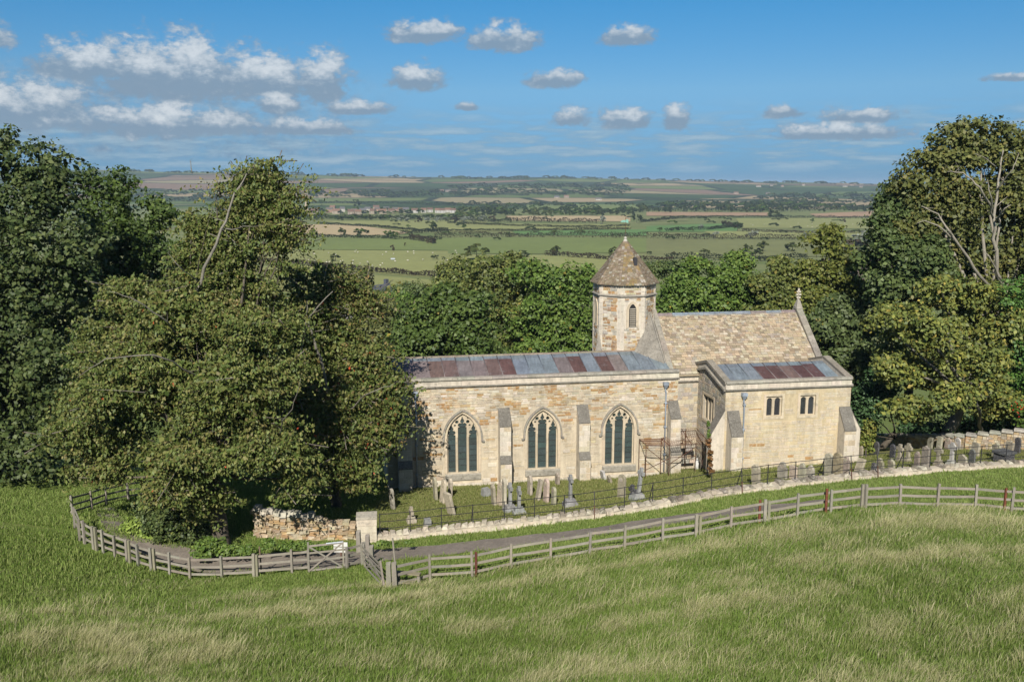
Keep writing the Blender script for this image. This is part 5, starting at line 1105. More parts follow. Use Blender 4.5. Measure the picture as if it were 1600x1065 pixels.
# ------------------------------------------------------------------ gravestones
LST, SLT, GRN_, WHT, GRA = (0.45, 0.40, 0.31), (0.085, 0.085, 0.095), (0.13, 0.145, 0.135), (0.62, 0.60, 0.55), (0.32, 0.325, 0.32)
def arcs(cx, cz, r, a0, a1, n=8): return [(cx + r * math.cos(R(a0 + (a1 - a0) * i / n)), cz + r * math.sin(R(a0 + (a1 - a0) * i / n))) for i in range(n + 1)]
def head_outline(kind, w_, H):
    h = w_ / 2
    if kind == 'round': return [(-h, -0.3), (h, -0.3)] + arcs(0, H - h * 0.75, h, 0, 180, 10) if h * 0.75 < H else []
    if kind == 'point': return [(-h, -0.3), (h, -0.3), (h, H - h * 1.1), (h * 0.62, H - h * 0.4), (0, H), (-h * 0.62, H - h * 0.4), (-h, H - h * 1.1)]
    if kind == 'shoulder': return [(-h, -0.3), (h, -0.3), (h, H - h * 0.9), (h * 0.62, H - h * 0.9), (h * 0.62, H - h * 0.62)] + arcs(0, H - h * 0.62, h * 0.6, 0, 180, 8)[1:-1] + [(-h * 0.62, H - h * 0.62), (-h * 0.62, H - h * 0.9), (-h, H - h * 0.9)]
    if kind == 'ogee': return [(-h, -0.3), (h, -0.3), (h, H - 0.22), (h * 0.8, H - 0.13), (h * 0.45, H - 0.1), (0, H), (-h * 0.45, H - 0.1), (-h * 0.8, H - 0.13), (-h, H - 0.22)]
    return [(-h, -0.3), (h, -0.3), (h * 0.97, H - 0.03), (0, H), (-h * 0.97, H - 0.02)]
def gravestone(x, y, kind, H, w_, rot, c, lab, lean=(0, 0)):
    if x < 1340: H *= 0.92; w_ *= 0.92
    if x >= 1340: H *= 0.86; w_ *= 0.84; c = tuple(v * 0.8 for v in c) if c not in (SLT, GRN_) else c  # right-hand stones: shade put into the colour, slates excepted
    p = G(x, y); e = empty('gravestone', tuple(p), CHR + R(rot), label=lab, cat='gravestone', group='gravestones in the churchyard'); e.rotation_euler = (R(lean[0]), R(lean[1]), CHR + R(rot))
    if kind in ('cross', 'celtic'):
        z = 0.0; bs = w_
        for k, (s_, h) in enumerate(((1.0, 0.22), (0.72, 0.2))):
            mb = MB(); b = bs * s_ / 2; mb.hexa([(-b, -b * 0.8, z - (0.3 if k == 0 else 0)), (b, -b * 0.8, z - (0.3 if k == 0 else 0)), (b, b * 0.8, z - (0.3 if k == 0 else 0)), (-b, b * 0.8, z - (0.3 if k == 0 else 0)), (-b * 0.92, -b * 0.72, z + h), (b * 0.92, -b * 0.72, z + h), (b * 0.92, b * 0.72, z + h), (-b * 0.92, b * 0.72, z + h)], jit(c, 0.1)); mb.build('plinth', M['grave'], e); z += h
        mb = MB(); zc = H - 0.32; t_ = 0.095; ar = 0.30
        mb.prism([(-t_ * 1.25, z), (t_ * 1.25, z), (t_, zc - t_), (ar, zc - t_ * 1.1), (ar, zc + t_ * 1.1), (t_, zc + t_), (t_ * 1.1, H), (-t_ * 1.1, H), (-t_, zc + t_), (-ar, zc + t_ * 1.1), (-ar, zc - t_ * 1.1), (-t_, zc - t_)], lambda a, b, d: (d, a, b), -0.085, 0.085, jit(c, 0.06)); mb.build('cross', M['grave'], e)
        if kind == 'celtic':
            mb = MB(); o_in, o_out = arcs(0, zc, 0.18, 0, 360, 20), arcs(0, zc, 0.255, 0, 360, 20)
            for i in range(20): mb.hexa([(-0.06, *o_in[i]), (-0.06, *o_in[i + 1]), (-0.06, *o_out[i + 1]), (-0.06, *o_out[i]), (0.06, *o_in[i]), (0.06, *o_in[i + 1]), (0.06, *o_out[i + 1]), (0.06, *o_out[i])], jit(c, 0.05))
            mb.build('ring', M['grave'], e)
    elif kind == 'block':
        mb = MB(); mb.hexa([(-w_ / 2, -w_ / 2, -0.3), (w_ / 2, -w_ / 2, -0.3), (w_ / 2, w_ / 2, -0.3), (-w_ / 2, w_ / 2, -0.3), (-w_ * 0.4, -w_ * 0.42, H), (w_ * 0.42, -w_ * 0.4, H * 0.92), (w_ * 0.4, w_ * 0.4, H), (-w_ * 0.38, w_ * 0.42, H * 0.95)], c); mb.build('block', M['grave'], e)
    elif kind == 'chest':
        mb = MB(); mb.box(-w_, w_, -0.42, 0.42, -0.3, H - 0.14, c); mb.build('chest', M['grave'], e); mb = MB(); mb.box(-w_ - 0.08, w_ + 0.08, -0.5, 0.5, H - 0.14, H, jit(c)); mb.build('lid', M['grave'], e)
    else:
        mb = MB(); ol = head_outline(kind, w_, H); th = 0.065 if c in (SLT, GRN_) else 0.085
        cx_ = [(a * 0.94, H * 0.5 + (b - H * 0.5) * 0.975) for a, b in ol]; n = len(ol)
        V = [(-th, *q) for q in cx_] + [(-th + 0.02, *q) for q in ol] + [(th - 0.02, *q) for q in ol] + [(th, *q) for q in cx_]
        Fc = [list(range(n))[::-1], list(range(3 * n, 4 * n))] + [(l * n + i, l * n + (i + 1) % n, (l + 1) * n + (i + 1) % n, (l + 1) * n + i) for l in range(3) for i in range(n)]
        mb.add(V, Fc, jit(c, 0.22)); mb.build('slab', M['grave'], e)
        if c not in (SLT, GRN_) and H > 0.8 and kind != 'flat':
            mb = MB(); r_ = w_ * 0.22; mb.prism(arcs(0, H - w_ * 0.42, r_, 0, 330, 10), lambda a, b, d: (d, a, b), -th - 0.02, -th + 0.01, jit(c, 0.15)); mb.build('carved_roundel', M['grave'], e)
GS = [(681, 780, 'round', 1.55, 0.70, 8, LST, 'tall thin slab seen edge-on, leftmost of the leaning cluster', (0, -3)), (691, 786, 'round', 1.6, 0.75, 14, LST, 'tall lichened slab tilting in the middle of the leaning cluster', (0, 6)),
      (706, 803, 'flat', 1.6, 0.75, 30, LST, 'big pale slab leaning hard to the left', (0, -14)), (703, 776, 'ogee', 1.35, 0.60, 10, LST, 'yellow-edged slab standing behind the leaning cluster', (0, 3)),
      (643, 816, 'cross', 1.05, 0.62, 10, LST, 'short broken cross on a stepped base nearest the pier', (0, 0)), (668, 820, 'block', 0.42, 0.50, 5, GRA, 'low square stone block behind the railing near the pier', (0, 0)),
      (614, 795, 'round', 1.4, 0.50, 20, LST, 'thin gravestone in the cherry tree shade', (0, -4)), (759, 774, 'block', 0.55, 0.60, 15, GRA, 'small dark mossy stump below the left window', (0, 0)),
      (772, 788, 'ogee', 1.5, 0.60, 10, LST, 'leaning lichen slab left of the two granite crosses', (0, -4)), (781, 789, 'round', 1.5, 0.65, 22, LST, 'patchy slab close against the leaning lichen slab', (0, 4)),
      (788, 797, 'point', 2.2, 0.55, 6, LST, 'very tall pointed slab behind the granite crosses', (0, 0)), (797, 799, 'cross', 1.95, 0.85, 8, GRA, 'left of two grey granite crosses on plinths', (0, 0)),
      (811, 803, 'cross', 1.85, 0.85, 4, GRA, 'right of two grey granite crosses on plinths', (0, 0)), (828, 773, 'round', 1.35, 0.60, 10, LST, 'upright slab left of the middle window sill', (0, 0)),
      (840, 781, 'flat', 1.45, 0.55, 8, LST, 'narrow slab tilted to the right below the middle window', (0, 9)), (853, 784, 'round', 1.55, 0.65, 12, LST, 'broad upright slab below the middle window', (0, 2)),
      (865, 788, 'round', 1.15, 0.50, 10, LST, 'short pale-topped slab right of the middle window graves', (0, 1)), (871, 757, 'ogee', 0.95, 0.55, 8, LST, 'small slab against the wall below the middle window', (0, 0)),
      (891, 790, 'cross', 2.1, 0.95, 6, GRA, 'tall grey cross alone between the last two windows', (0, 0)), (944, 749, 'flat', 0.75, 0.55, 10, WHT, 'little white slab leaning by the right window', (0, -14)),
      (954, 755, 'shoulder', 0.7, 0.40, 14, LST, 'small carved stone tipped over by the right window', (0, -16)), (971, 777, 'round', 1.5, 0.65, 26, LST, 'plain upright slab below the right window', (0, 1)),
      (996, 781, 'cross', 2.15, 0.95, 10, GRA, 'large granite cross leaning right near the iron frame', (0, 7)), (989, 780, 'cross', 1.0, 0.50, 16, SLT, 'small dark cross at the foot of the leaning granite cross', (0, -4)),
      (1181, 758, 'ogee', 1.45, 0.64, 25, LST, 'lone slab in front of the chapel downpipe', (0, -3)), (1222, 749, 'shoulder', 1.25, 0.78, 21, LST, 'shouldered stone with carved top below the chapel windows', (0, 0)),
      (1239, 750, 'flat', 1.0, 0.64, 18, LST, 'square ochre-edged stone in the chapel row', (0, 0)), (1253, 749, 'shoulder', 1.15, 0.57, 22, LST, 'taller of two neighbouring shouldered stones in the chapel row', (0, 0)),
      (1266, 749, 'point', 1.0, 0.55, 21, LST, 'pointed stone at the right end of the chapel row', (0, 0)), (1295, 744, 'round', 1.55, 0.64, 23, LST, 'pale stone half hidden behind the broad round-topped one', (0, -3)),
      (1308, 746, 'round', 1.65, 0.69, 22, (0.37, 0.31, 0.2), 'broad round-topped stone with orange lichen by the east buttress', (0, 0)), (1321, 743, 'shoulder', 1.35, 0.51, 21, LST, 'stone with carved cross head right of the orange one', (0, 0)),
      (1340, 739, 'flat', 1.15, 0.69, 14, LST, 'thick slab leaning right beyond the east buttress', (0, 20)), (1345, 714, 'shoulder', 1.0, 0.37, 16, LST, 'small stone just behind the leaning slab', (0, 0)),
      (1369, 712, 'round', 1.2, 0.55, 8, SLT, 'tall dark slate with rounded top, left of two', (0, 0)), (1376, 737, 'shoulder', 1.1, 0.64, 13, LST, 'carved pale-edged stone tilted behind the railing', (0, -8)),
      (1365, 738, 'block', 0.75, 0.32, 13, SLT, 'short dark stone beside the carved tilted one', (0, 0)), (1394, 716, 'round', 1.15, 0.60, 7, SLT, 'dark slate with rounded top, right of two', (0, 0)),
      (1393, 735, 'ogee', 0.95, 0.60, 11, LST, 'squat scalloped stone tilted left behind the railing', (0, -6)), (1405, 722, 'cross', 1.5, 0.55, 7, LST, 'rough limestone cross between slate and wheel cross', (0, 0)),
      (1418, 723, 'celtic', 1.6, 0.57, 10, LST, 'wheel cross left of the white one', (0, 0)), (1432, 732, 'shoulder', 1.35, 0.46, 9, LST, 'stone with rounded head left of the tall slab', (0, 0)),
      (1445, 731, 'ogee', 1.75, 0.69, 12, LST, 'tall slab half in shadow behind the railing', (0, 0)), (1466, 728, 'celtic', 1.6, 0.69, 16, LST, 'wheel-headed stone between the tall slab and the white cross', (0, -3)),
      (1486, 728, 'celtic', 1.85, 0.74, 13, WHT, 'white wheel cross, brightest of the graves', (0, 0)), (1504, 726, 'ogee', 0.85, 0.83, 7, LST, 'low wide stone right of the white cross', (0, -4)),
      (1518, 726, 'point', 1.25, 0.60, 6, GRN_, 'dark green slate with pointed top', (0, 0)), (1523, 713, 'flat', 1.15, 0.74, 8, LST, 'pale slab behind the green slate', (0, 3)),
      (1556, 715, 'ogee', 1.2, 0.74, 8, LST, 'pale square slab right of the green slate', (0, 0)), (1575, 711, 'flat', 1.1, 0.74, 9, LST, 'pale tilted slab near the right edge', (0, 8)),
      (1589, 708, 'round', 1.25, 0.55, 8, SLT, 'dark slate closest to the right edge', (0, 0)), (1568, 721, 'chest', 0.85, 0.55, 15, SLT, 'dark chest tomb behind the railing at the right', (0, 0)),
      (1452, 702, 'flat', 1.1, 0.55, 6, LST, 'slab propped against the boundary wall, leftmost', (0, 5)), (1467, 702, 'flat', 1.15, 0.51, 12, LST, 'slab propped against the boundary wall, second from left', (0, 4)), (1480, 702, 'ogee', 1.05, 0.55, 15, LST, 'slab propped against the boundary wall, third from left', (0, 6)), (1497, 702, 'point', 1.1, 0.55, 13, WHT, 'pointed pale slab propped against the boundary wall', (0, -4))]
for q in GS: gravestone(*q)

# ------------------------------------------------------------------ trees near the church
PC = [(0.030, 0.050, 0.012), (0.055, 0.080, 0.018), (0.085, 0.105, 0.026), (0.110, 0.110, 0.034), (0.125, 0.095, 0.038)]       # cherry: olive with bronze tips
PD = [(0.019, 0.034, 0.010), (0.038, 0.060, 0.017), (0.064, 0.086, 0.026), (0.098, 0.114, 0.038)]                               # dark sycamore
PG = [(0.030, 0.058, 0.010), (0.052, 0.092, 0.016), (0.082, 0.125, 0.024), (0.115, 0.155, 0.032)]                               # fresh green walnut and ash
PO = [(0.032, 0.050, 0.012), (0.060, 0.080, 0.019), (0.095, 0.110, 0.028), (0.135, 0.130, 0.036)]                               # olive green
PY = [(0.040, 0.065, 0.012), (0.080, 0.105, 0.020), (0.130, 0.140, 0.028), (0.175, 0.150, 0.035)]                               # yellowing
PBZ = [(0.028, 0.036, 0.012), (0.060, 0.060, 0.020), (0.095, 0.078, 0.026), (0.115, 0.080, 0.028)]                              # bronze top
BRT_ = 1.38
for _p in (PC, PD, PG, PO, PY, PBZ):
    for _i in range(len(_p)): _p[_i] = tuple(min(0.3, v * BRT_) for v in _p[_i])
h_ = lambda p, k: [tuple(v * k for v in c) for c in p]
GB = (0.19, 0.175, 0.145); RDL = (0.42, 0.07, 0.025)
cb = G(350, 849)
tree('cherry_tree', 'huge spreading cherry tree with drooping olive and bronze leaves, left of the church', cb,
     [(300, 500, 145, 105), (230, 600, 150, 105, -1), (370, 610, 120, 100, -2.5), (160, 680, 95, 80, 0), (290, 715, 120, 62, -2), (420, 705, 110, 55, -2), (170, 545, 90, 78, 1), (330, 420, 105, 85, 1.5), (400, 535, 95, 80, -1.5), (215, 470, 90, 66, 2), (350, 375, 62, 62, 1), (395, 305, 55, 58, 1), (465, 745, 60, 28, -1.5), (390, 455, 62, 52, 1), (425, 350, 34, 60, 1), (120, 735, 35, 28, 0), (330, 775, 70, 30, -1),
      (380, 330, 45, 50, 1), (415, 270, 38, 30, 1), (300, 345, 28, 34, 1), (435, 380, 22, 48, 1), (450, 320, 16, 50, 1), (120, 635, 45, 30, 1), (345, 280, 14, 18, 1)],
     48, 0.18, 2300, 82, 0.60, h_(PC, 1.06), seed=3, droop=1.0, gap=0.03, spark=(RDL, 0.0012), trunk_r=0.42, twigs=60, depth=0.75, sub=4,
     limbs=[([(330, 640, 2), (300, 520, 1), (312, 440, -1), (345, 360, -1.5), (368, 300, -1), (392, 262, 0)], 0.13, GB), ([(300, 540, 0), (260, 500, -3), (215, 470, -4.5), (170, 455, -5)], 0.055, GB), ([(330, 600, -1), (240, 555, -5), (165, 560, -6), (120, 590, -6)], 0.05, GB), ([(312, 440, -1), (280, 415, -3), (262, 395, -3)], 0.035, GB), ([(345, 360, -1), (380, 355, -2), (410, 350, -3)], 0.035, GB), ([(420, 700, 0), (455, 640, -5), (470, 590, -6)], 0.04, GB), ([(300, 270, 1), (298, 255, 1), (297, 250, 1)], 0.03, GB)])
tb = G(528, 792)
tree('cherry_tree', 'reddish-leaved cherry tree overhanging the left end of the aisle', tb,
     [(520, 555, 92, 100), (475, 485, 66, 62, -1), (560, 640, 60, 65, -1), (480, 650, 70, 75, -2), (585, 560, 38, 65, 0), (530, 455, 48, 35, 0), (520, 715, 70, 30, -1), (605, 605, 22, 32, -1), (465, 430, 18, 18), (505, 420, 18, 18, 1), (570, 475, 28, 34, 0), (590, 680, 48, 55, -1), (555, 735, 60, 30, -1), (612, 640, 26, 40, -1)],
     55, 0.21, 1450, 70, 0.62, [PC[0], PC[1], PC[2], PC[3], (0.21, 0.12, 0.055)], seed=8, droop=1.0, gap=0.05, spark=(RDL, 0.006), trunk_r=0.3, twigs=50, depth=0.7, sub=4,
     limbs=[([(530, 700, 0), (500, 560, -3), (480, 500, -4), (520, 455, -4.5)], 0.12, GB), ([(470, 560, -4), (478, 500, -5), (480, 470, -5)], 0.06, GB), ([(540, 640, -2), (585, 610, -5), (615, 600, -5)], 0.05, GB), ([(505, 440, -1), (510, 420, -1), (512, 405, -1)], 0.03, GB)])
def gb(x, D, dz=-1.5):
    p = atD(x, 560, D); return np.array([p[0], p[1], gz1(p[0], p[1])])
tree('sycamore_tree', 'tall dark sycamore filling the left edge', gb(20, 64), [(110, 500, 70, 110, 2), (130, 420, 50, 80, 3), (30, 300, 110, 110), (0, 430, 140, 130), (80, 420, 95, 120, -1), (20, 590, 120, 130), (90, 600, 70, 120, -2), (40, 720, 110, 70), (-60, 560, 120, 200), (5, 240, 50, 50), (100, 290, 55, 70, 1)], 60, 0.30, 2600, 26, 0.85, h_(PD, 0.85), seed=12, gap=0.06, trunk_r=0.6, twigs=50)
tree('conifer_tree', 'deep green tree between the sycamore and the cherry', gb(190, 74), [(170, 350, 55, 70), (200, 400, 60, 70), (150, 290, 22, 35), (190, 300, 28, 40, 1), (230, 370, 40, 40), (180, 470, 80, 90), (255, 340, 28, 30), (150, 420, 60, 80), (240, 320, 20, 22), (260, 430, 50, 60), (300, 400, 40, 40), (220, 540, 90, 70)], 72, 0.30, 1500, 24, 0.8, [(0.025, 0.05, 0.01), (0.055, 0.09, 0.017), (0.09, 0.125, 0.025)], seed=15, trunk_r=0.4, twigs=30)
TR = [('walnut_tree', 'bright green walnut just left of the tower', 885, 92, [(885, 450, 62, 50), (850, 500, 60, 60), (905, 510, 45, 60), (830, 430, 38, 30), (915, 440, 25, 35), (870, 550, 70, 50)], PG, 21),
      ('ash_tree', 'rounded green ash behind the middle of the nave roof', 770, 96, [(775, 450, 70, 55), (745, 500, 75, 60), (810, 500, 60, 60), (720, 470, 45, 40), (790, 415, 40, 24), (780, 560, 90, 40)], PO, 22),
      ('maple_tree', 'layered green maple above the left end of the nave roof', 690, 82, [(690, 510, 72, 52), (720, 545, 70, 42), (650, 545, 55, 40), (690, 470, 42, 28), (740, 480, 35, 30), (640, 510, 30, 30)], [(0.032, 0.06, 0.013), (0.065, 0.105, 0.022), (0.11, 0.15, 0.034)], 23),
      ('oak_tree', 'round dark oak standing beyond the cherry near the hidden roofs', 595, 104, [(600, 500, 38, 40), (575, 525, 45, 40), (610, 540, 45, 40), (590, 480, 30, 22), (560, 560, 60, 40)], [(0.05, 0.065, 0.02), (0.095, 0.11, 0.034), (0.14, 0.15, 0.05)], 24),
      ('walnut_tree', 'bright green walnut just right of the tower', 1065, 92, [(1070, 450, 48, 40), (1050, 490, 40, 45), (1095, 470, 45, 45), (1085, 425, 25, 24), (1060, 540, 60, 40)], PG, 25),
      ('walnut_tree', 'tallest bright walnut above the chancel roof', 1140, 94, [(1140, 440, 48, 38), (1165, 470, 50, 45), (1120, 470, 45, 45), (1150, 410, 28, 18), (1145, 520, 60, 40)], PG, 26),
      ('ash_tree', 'green ash above the east end of the chancel roof', 1215, 92, [(1215, 450, 45, 40), (1235, 480, 48, 45), (1195, 485, 42, 45), (1225, 415, 30, 18), (1220, 530, 55, 40)], PO, 27),
      ('lime_tree', 'olive lime rising highest between chancel and right-hand trees', 1295, 90, [(1290, 385, 38, 26), (1310, 430, 50, 40), (1330, 470, 50, 45), (1280, 440, 38, 40), (1275, 500, 50, 50), (1300, 360, 20, 12), (1330, 520, 50, 45)], [(0.05, 0.07, 0.015), (0.09, 0.115, 0.022), (0.135, 0.15, 0.03), (0.17, 0.165, 0.04)], 28),
      ('willow_tree', 'soft grey-green willow right behind the east gable', 1310, 80, [(1305, 520, 42, 48), (1320, 570, 45, 55), (1290, 580, 35, 50), (1335, 620, 45, 50), (1300, 480, 25, 22)], [(0.04, 0.065, 0.02), (0.07, 0.10, 0.032), (0.11, 0.14, 0.048)], 29)]
for nm, lb, bx_, D, lob, pal, sd in TR:
    tree(nm, lb, gb(bx_, D), lob, D, 0.34, 1250, 22, 0.82, h_(pal, 0.97), group='trees behind the church', seed=sd, gap=0.05, sub=8, trunk_r=0.3, twigs=36, bark=(0.14, 0.12, 0.09), spark=((0.2, 0.17, 0.03), 0.01))
PB = (0.26, 0.235, 0.19)
tree('plane_tree', 'tallest tree at right with bare pale forked boughs', gb(1555, 76), [(1500, 235, 75, 50), (1450, 270, 60, 45), (1530, 215, 55, 40), (1570, 260, 50, 60), (1420, 300, 38, 30), (1480, 330, 80, 55), (1600, 330, 70, 90), (1420, 370, 60, 55, 1), (1490, 400, 70, 50, 1.5), (1590, 220, 30, 30), (1640, 280, 70, 100), (1530, 450, 60, 50, 1), (1575, 430, 50, 60, 1), (1520, 330, 60, 60, 2), (1450, 450, 50, 40)],
     76, 0.33, 2300, 24, 0.9, [PBZ[0], (0.08, 0.095, 0.024), (0.125, 0.135, 0.036), (0.18, 0.15, 0.045)], seed=31, trunk_r=0.4, twigs=30, bark=PB, depth=0.6, front=0.45,
     limbs=[([(1580, 560, -1), (1572, 480, -3), (1555, 410, -5), (1552, 340, -6), (1562, 280, -6), (1568, 235, -5)], 0.22, PB), ([(1575, 470, -3), (1530, 430, -6), (1490, 370, -8), (1465, 335, -8), (1440, 322, -8)], 0.15, PB), ([(1500, 385, -7), (1470, 355, -8.5), (1445, 345, -8.5), (1430, 350, -8)], 0.08, PB), ([(1552, 330, -6), (1530, 292, -8), (1505, 270, -8), (1480, 268, -8)], 0.10, PB), ([(1556, 300, -6), (1582, 265, -8), (1592, 240, -8)], 0.07, PB), ([(1552, 340, -6), (1546, 300, -8), (1543, 280, -8)], 0.08, PB), ([(1556, 260, -6), (1536, 245, -7), (1522, 240, -7)], 0.05, PB), ([(1555, 345, -6), (1570, 325, -8), (1580, 320, -8)], 0.07, PB), ([(1565, 440, -5), (1545, 400, -7), (1535, 390, -7)], 0.08, PB)])
tree('horse_chestnut', 'dark broad-leaved tree below the pale boughs, left part', gb(1430, 78), [(1400, 330, 42, 60, 2), (1385, 400, 42, 55), (1400, 450, 50, 45), (1440, 420, 50, 60), (1370, 350, 20, 30)], 76, 0.36, 900, 24, 0.9, PD[:3] + [(0.13, 0.18, 0.055)], seed=33, trunk_r=0.4, twigs=20)
tree('sycamore_tree', 'sycamore with yellowing leaves over the boundary wall', gb(1480, 70), [(1440, 515, 62, 42, -3), (1528, 568, 60, 42, -5), (1395, 575, 42, 36, -2), (1420, 640, 42, 24, -4), (1488, 622, 42, 28, -6), (1565, 520, 48, 42, -1), (1478, 455, 58, 34, 0), (1385, 508, 36, 34, 1), (1560, 628, 42, 30, -2), (1600, 600, 50, 50, 2), (1665, 560, 70, 110, 2), (1650, 420, 60, 80, 3), (1540, 478, 50, 40, 1), (1510, 505, 60, 45, 3), (1420, 540, 50, 40, 4), (1465, 575, 60, 50, 4), (1540, 620, 60, 50, 4)], 70, 0.29, 2800, 24, 0.7, h_(PO[:3], 1.1) + h_(PY[2:], 1.05), seed=35, trunk_r=0.45, twigs=60, bark=GB, gap=0.06, spark=((0.27, 0.22, 0.05), 0.03),
     limbs=[([(1540, 690, 1), (1530, 640, -3), (1515, 600, -4), (1500, 580, -5)], 0.16, GB), ([(1520, 640, -3), (1470, 620, -5), (1445, 625, -5)], 0.08, GB)])
tree('ivy_clad_tree', 'glossy ivy-covered trunk at the right edge', gb(1600, 70), [(1590, 470, 35, 60), (1600, 540, 40, 70), (1610, 620, 50, 70), (1640, 520, 50, 120)], 69, 0.24, 800, 24, 0.7, [(0.035, 0.085, 0.018), (0.07, 0.15, 0.028), (0.12, 0.21, 0.045)], seed=37, trunk_r=0.4, twigs=10)
tree('holly_tree', 'dark holly bush in shadow above the boundary wall', gb(1380, 74), [(1350, 640, 30, 45), (1375, 600, 35, 40), (1440, 670, 60, 25, 2), (1540, 670, 70, 25, 2), (1355, 680, 22, 22, -1)], 72, 0.24, 800, 22, 0.7, [(0.02, 0.05, 0.018), (0.045, 0.095, 0.032), (0.08, 0.14, 0.05)], seed=39, trunk_r=0.25, twigs=10)
e = tree('rowan_bush', 'rowan sprig with red berries at the right edge', gb(1592, 66), [(1592, 640, 18, 18), (1600, 665, 16, 16)], 66, 0.2, 60, 20, 0.4, PG, seed=41, trunk_r=0.06, twigs=6, cat='bush')
mb = MB(); o = np.array(e.location)
for k in range(15): q = atD(1592 + RNG.normal(0, 6), 640 + RNG.normal(0, 8), 64.6) - o; mb.add([tuple(q + np.array(d) * 0.06) for d in ((1, 0, 0), (0, 1, 0), (0, 0, 1), (-1, 0, 0), (0, -1, 0), (0, 0, -1))], [(0, 1, 2), (1, 3, 2), (3, 4, 2), (4, 0, 2), (1, 0, 5), (3, 1, 5), (4, 3, 5), (0, 4, 5)], (0.6, 0.035, 0.015))
mb.build('berries', M['plain'], e)
# shrubs under the cherry and along the walls
def shrub(label, px, D, lob, pal, seed, leaf=0.16, n=200, rcl=0.35, name='shrub'):
    p = G(*px); return tree(name, label, p, lob, D, leaf, n, 22, rcl, pal, seed=seed, trunk_r=0.05, twigs=12, cat='shrub', group='shrubs by the lane')
shrub('dark evergreen shrub beside the cherry trunk', (290, 848), 48.5, [(275, 815, 45, 35), (245, 800, 35, 30), (310, 835, 30, 25)], PD, 51, n=380)
shrub('pale green nettle clump at the inside of the lane bend', (215, 836), 48.5, [(210, 822, 18, 12), (225, 832, 20, 10), (200, 832, 14, 10)], [(0.13, 0.20, 0.035), (0.19, 0.27, 0.05), (0.24, 0.29, 0.07)], 52, n=170, rcl=0.3)
shrub('leafy undergrowth at the foot of the cherry trunk', (345, 862), 46, [(330, 850, 25, 14), (360, 858, 25, 12), (320, 862, 18, 8), (385, 862, 18, 9)], PG, 53, n=240, rcl=0.3)
shrub('ivy and nettles along the foot of the ruined wall', (450, 848), 45.8, [(420, 848, 20, 6), (450, 850, 20, 5), (480, 852, 18, 5), (505, 853, 12, 5)], PG, 54, n=150, rcl=0.22, leaf=0.12)
shrub('weeds at the base of the pale pier', (605, 852), 46.5, [(598, 848, 10, 5), (615, 850, 12, 5), (640, 846, 9, 4)], PG, 55, n=60, rcl=0.16, leaf=0.1)
shrub('brown dead ivy climbing the corner by the rusty frame', (1109, 744), 58.5, [(1109, 715, 2.2, 22), (1107, 695, 1.8, 12), (1111, 735, 3.5, 6)], [(0.06, 0.035, 0.015), (0.14, 0.075, 0.03), (0.22, 0.11, 0.045), (0.07, 0.09, 0.02)], 56, n=60, rcl=0.13, leaf=0.13, name='climber')
shrub('short green ivy strand under the mullioned window', (1107, 744), 59.4, [(1106, 664, 1.6, 10), (1107, 678, 1.6, 8)], PG, 57, n=28, rcl=0.1, leaf=0.11, name='climber')
shrub('small tree leaning by the shaded corner of the chapel', (1352, 716), 68, [(1352, 690, 12, 20), (1358, 670, 10, 15)], PY, 58, n=90, rcl=0.4, leaf=0.2)
shrub('ivy spilling over the boundary wall coping', (1580, 704), 64.5, [(1575, 690, 24, 12), (1595, 684, 14, 12), (1545, 696, 6, 10)], PO, 59, n=130, rcl=0.3, leaf=0.17)

# ------------------------------------------------------------------ the valley: bushes, hedges, village, sheep
def bush_mesh(name, seed, pal, nl=300, tall=1.0, leaf=0.34, core=0.8):
    rng = np.random.default_rng(seed); lob = [((0, 0, 0.95 * tall), (0.8, 0.8, 0.8 * tall))] + [((rng.uniform(-.5, .5), rng.uniform(-.5, .5), rng.uniform(0.6, 1.45) * tall), (rng.uniform(.3, .5),) * 2 + (rng.uniform(.3, .5) * tall,)) for _ in range(6)]
    V, C, cc = crown_leaves(lob, nl // 10, 12, 0.26, leaf, pal, rng, front=0.3)
    d = rng.normal(size=(60, 3)); return V, C
BP = {'olive': h_(PO, 0.65), 'dark': h_(PD, 0.5), 'silver': [(0.12, 0.14, 0.11), (0.18, 0.20, 0.16), (0.25, 0.27, 0.22)], 'green': h_(PG, 0.65), 'brown': [(0.045, 0.040, 0.022), (0.080, 0.062, 0.035), (0.115, 0.085, 0.05)]}
BM = {}
for k, (nm, pal) in enumerate(BP.items()):
    for v in range(2):
        V, C = bush_mesh(nm, 70 + k * 3 + v, pal); ob = np_mesh('crown', V, np.arange(len(V)).reshape(-1, 4), C, M['far_leaf']); BM[(nm, v)] = ob.data; bpy.data.objects.remove(ob)
def far_tree(x, y, w_px, h_px, kind, label, group, name='valley_tree', cat='tree', seed=0):
    p = atZ(x, y, gz1(0, 700) if False else VALLEY + 0.3); D = np.linalg.norm(p - CAMP); k = D / FPX
    if p[1] > 2350: p = G_far(x, y); D = np.linalg.norm(p - CAMP); k = D / FPX
    e = empty(name, tuple(p), rs.uniform(0, 6.28), label=label, cat=cat, group=group)
    c = bpy.data.objects.new('crown', BM[(kind, rs.randint(0, 1))]); col.objects.link(c); c.parent = e; c.scale = (w_px * k / 2.1, w_px * k / 2.1, h_px * k / 1.95); c.location = (0, 0, -0.08 * h_px * k)
    if h_px * k > 5:
        mb = MB(); mb.tube([(0, 0, -0.3), (0, 0, h_px * k * 0.45)], [0.35, 0.2], 6, (0.06, 0.05, 0.04)); mb.build('trunk', M['bark'], e)
    return e
def G_far(x, y):
    r = ray(x, y); T = np.geomspace(1500, 9000, 400); P = CAMP + r[None] * T[:, None]; h = P[:, 2] - gz(P[:, 0], P[:, 1]); i = int(np.argmax(h < 0)); i = max(i, 1)
    p = CAMP + r * T[i]; return np.array([p[0], p[1], gz1(p[0], p[1])])
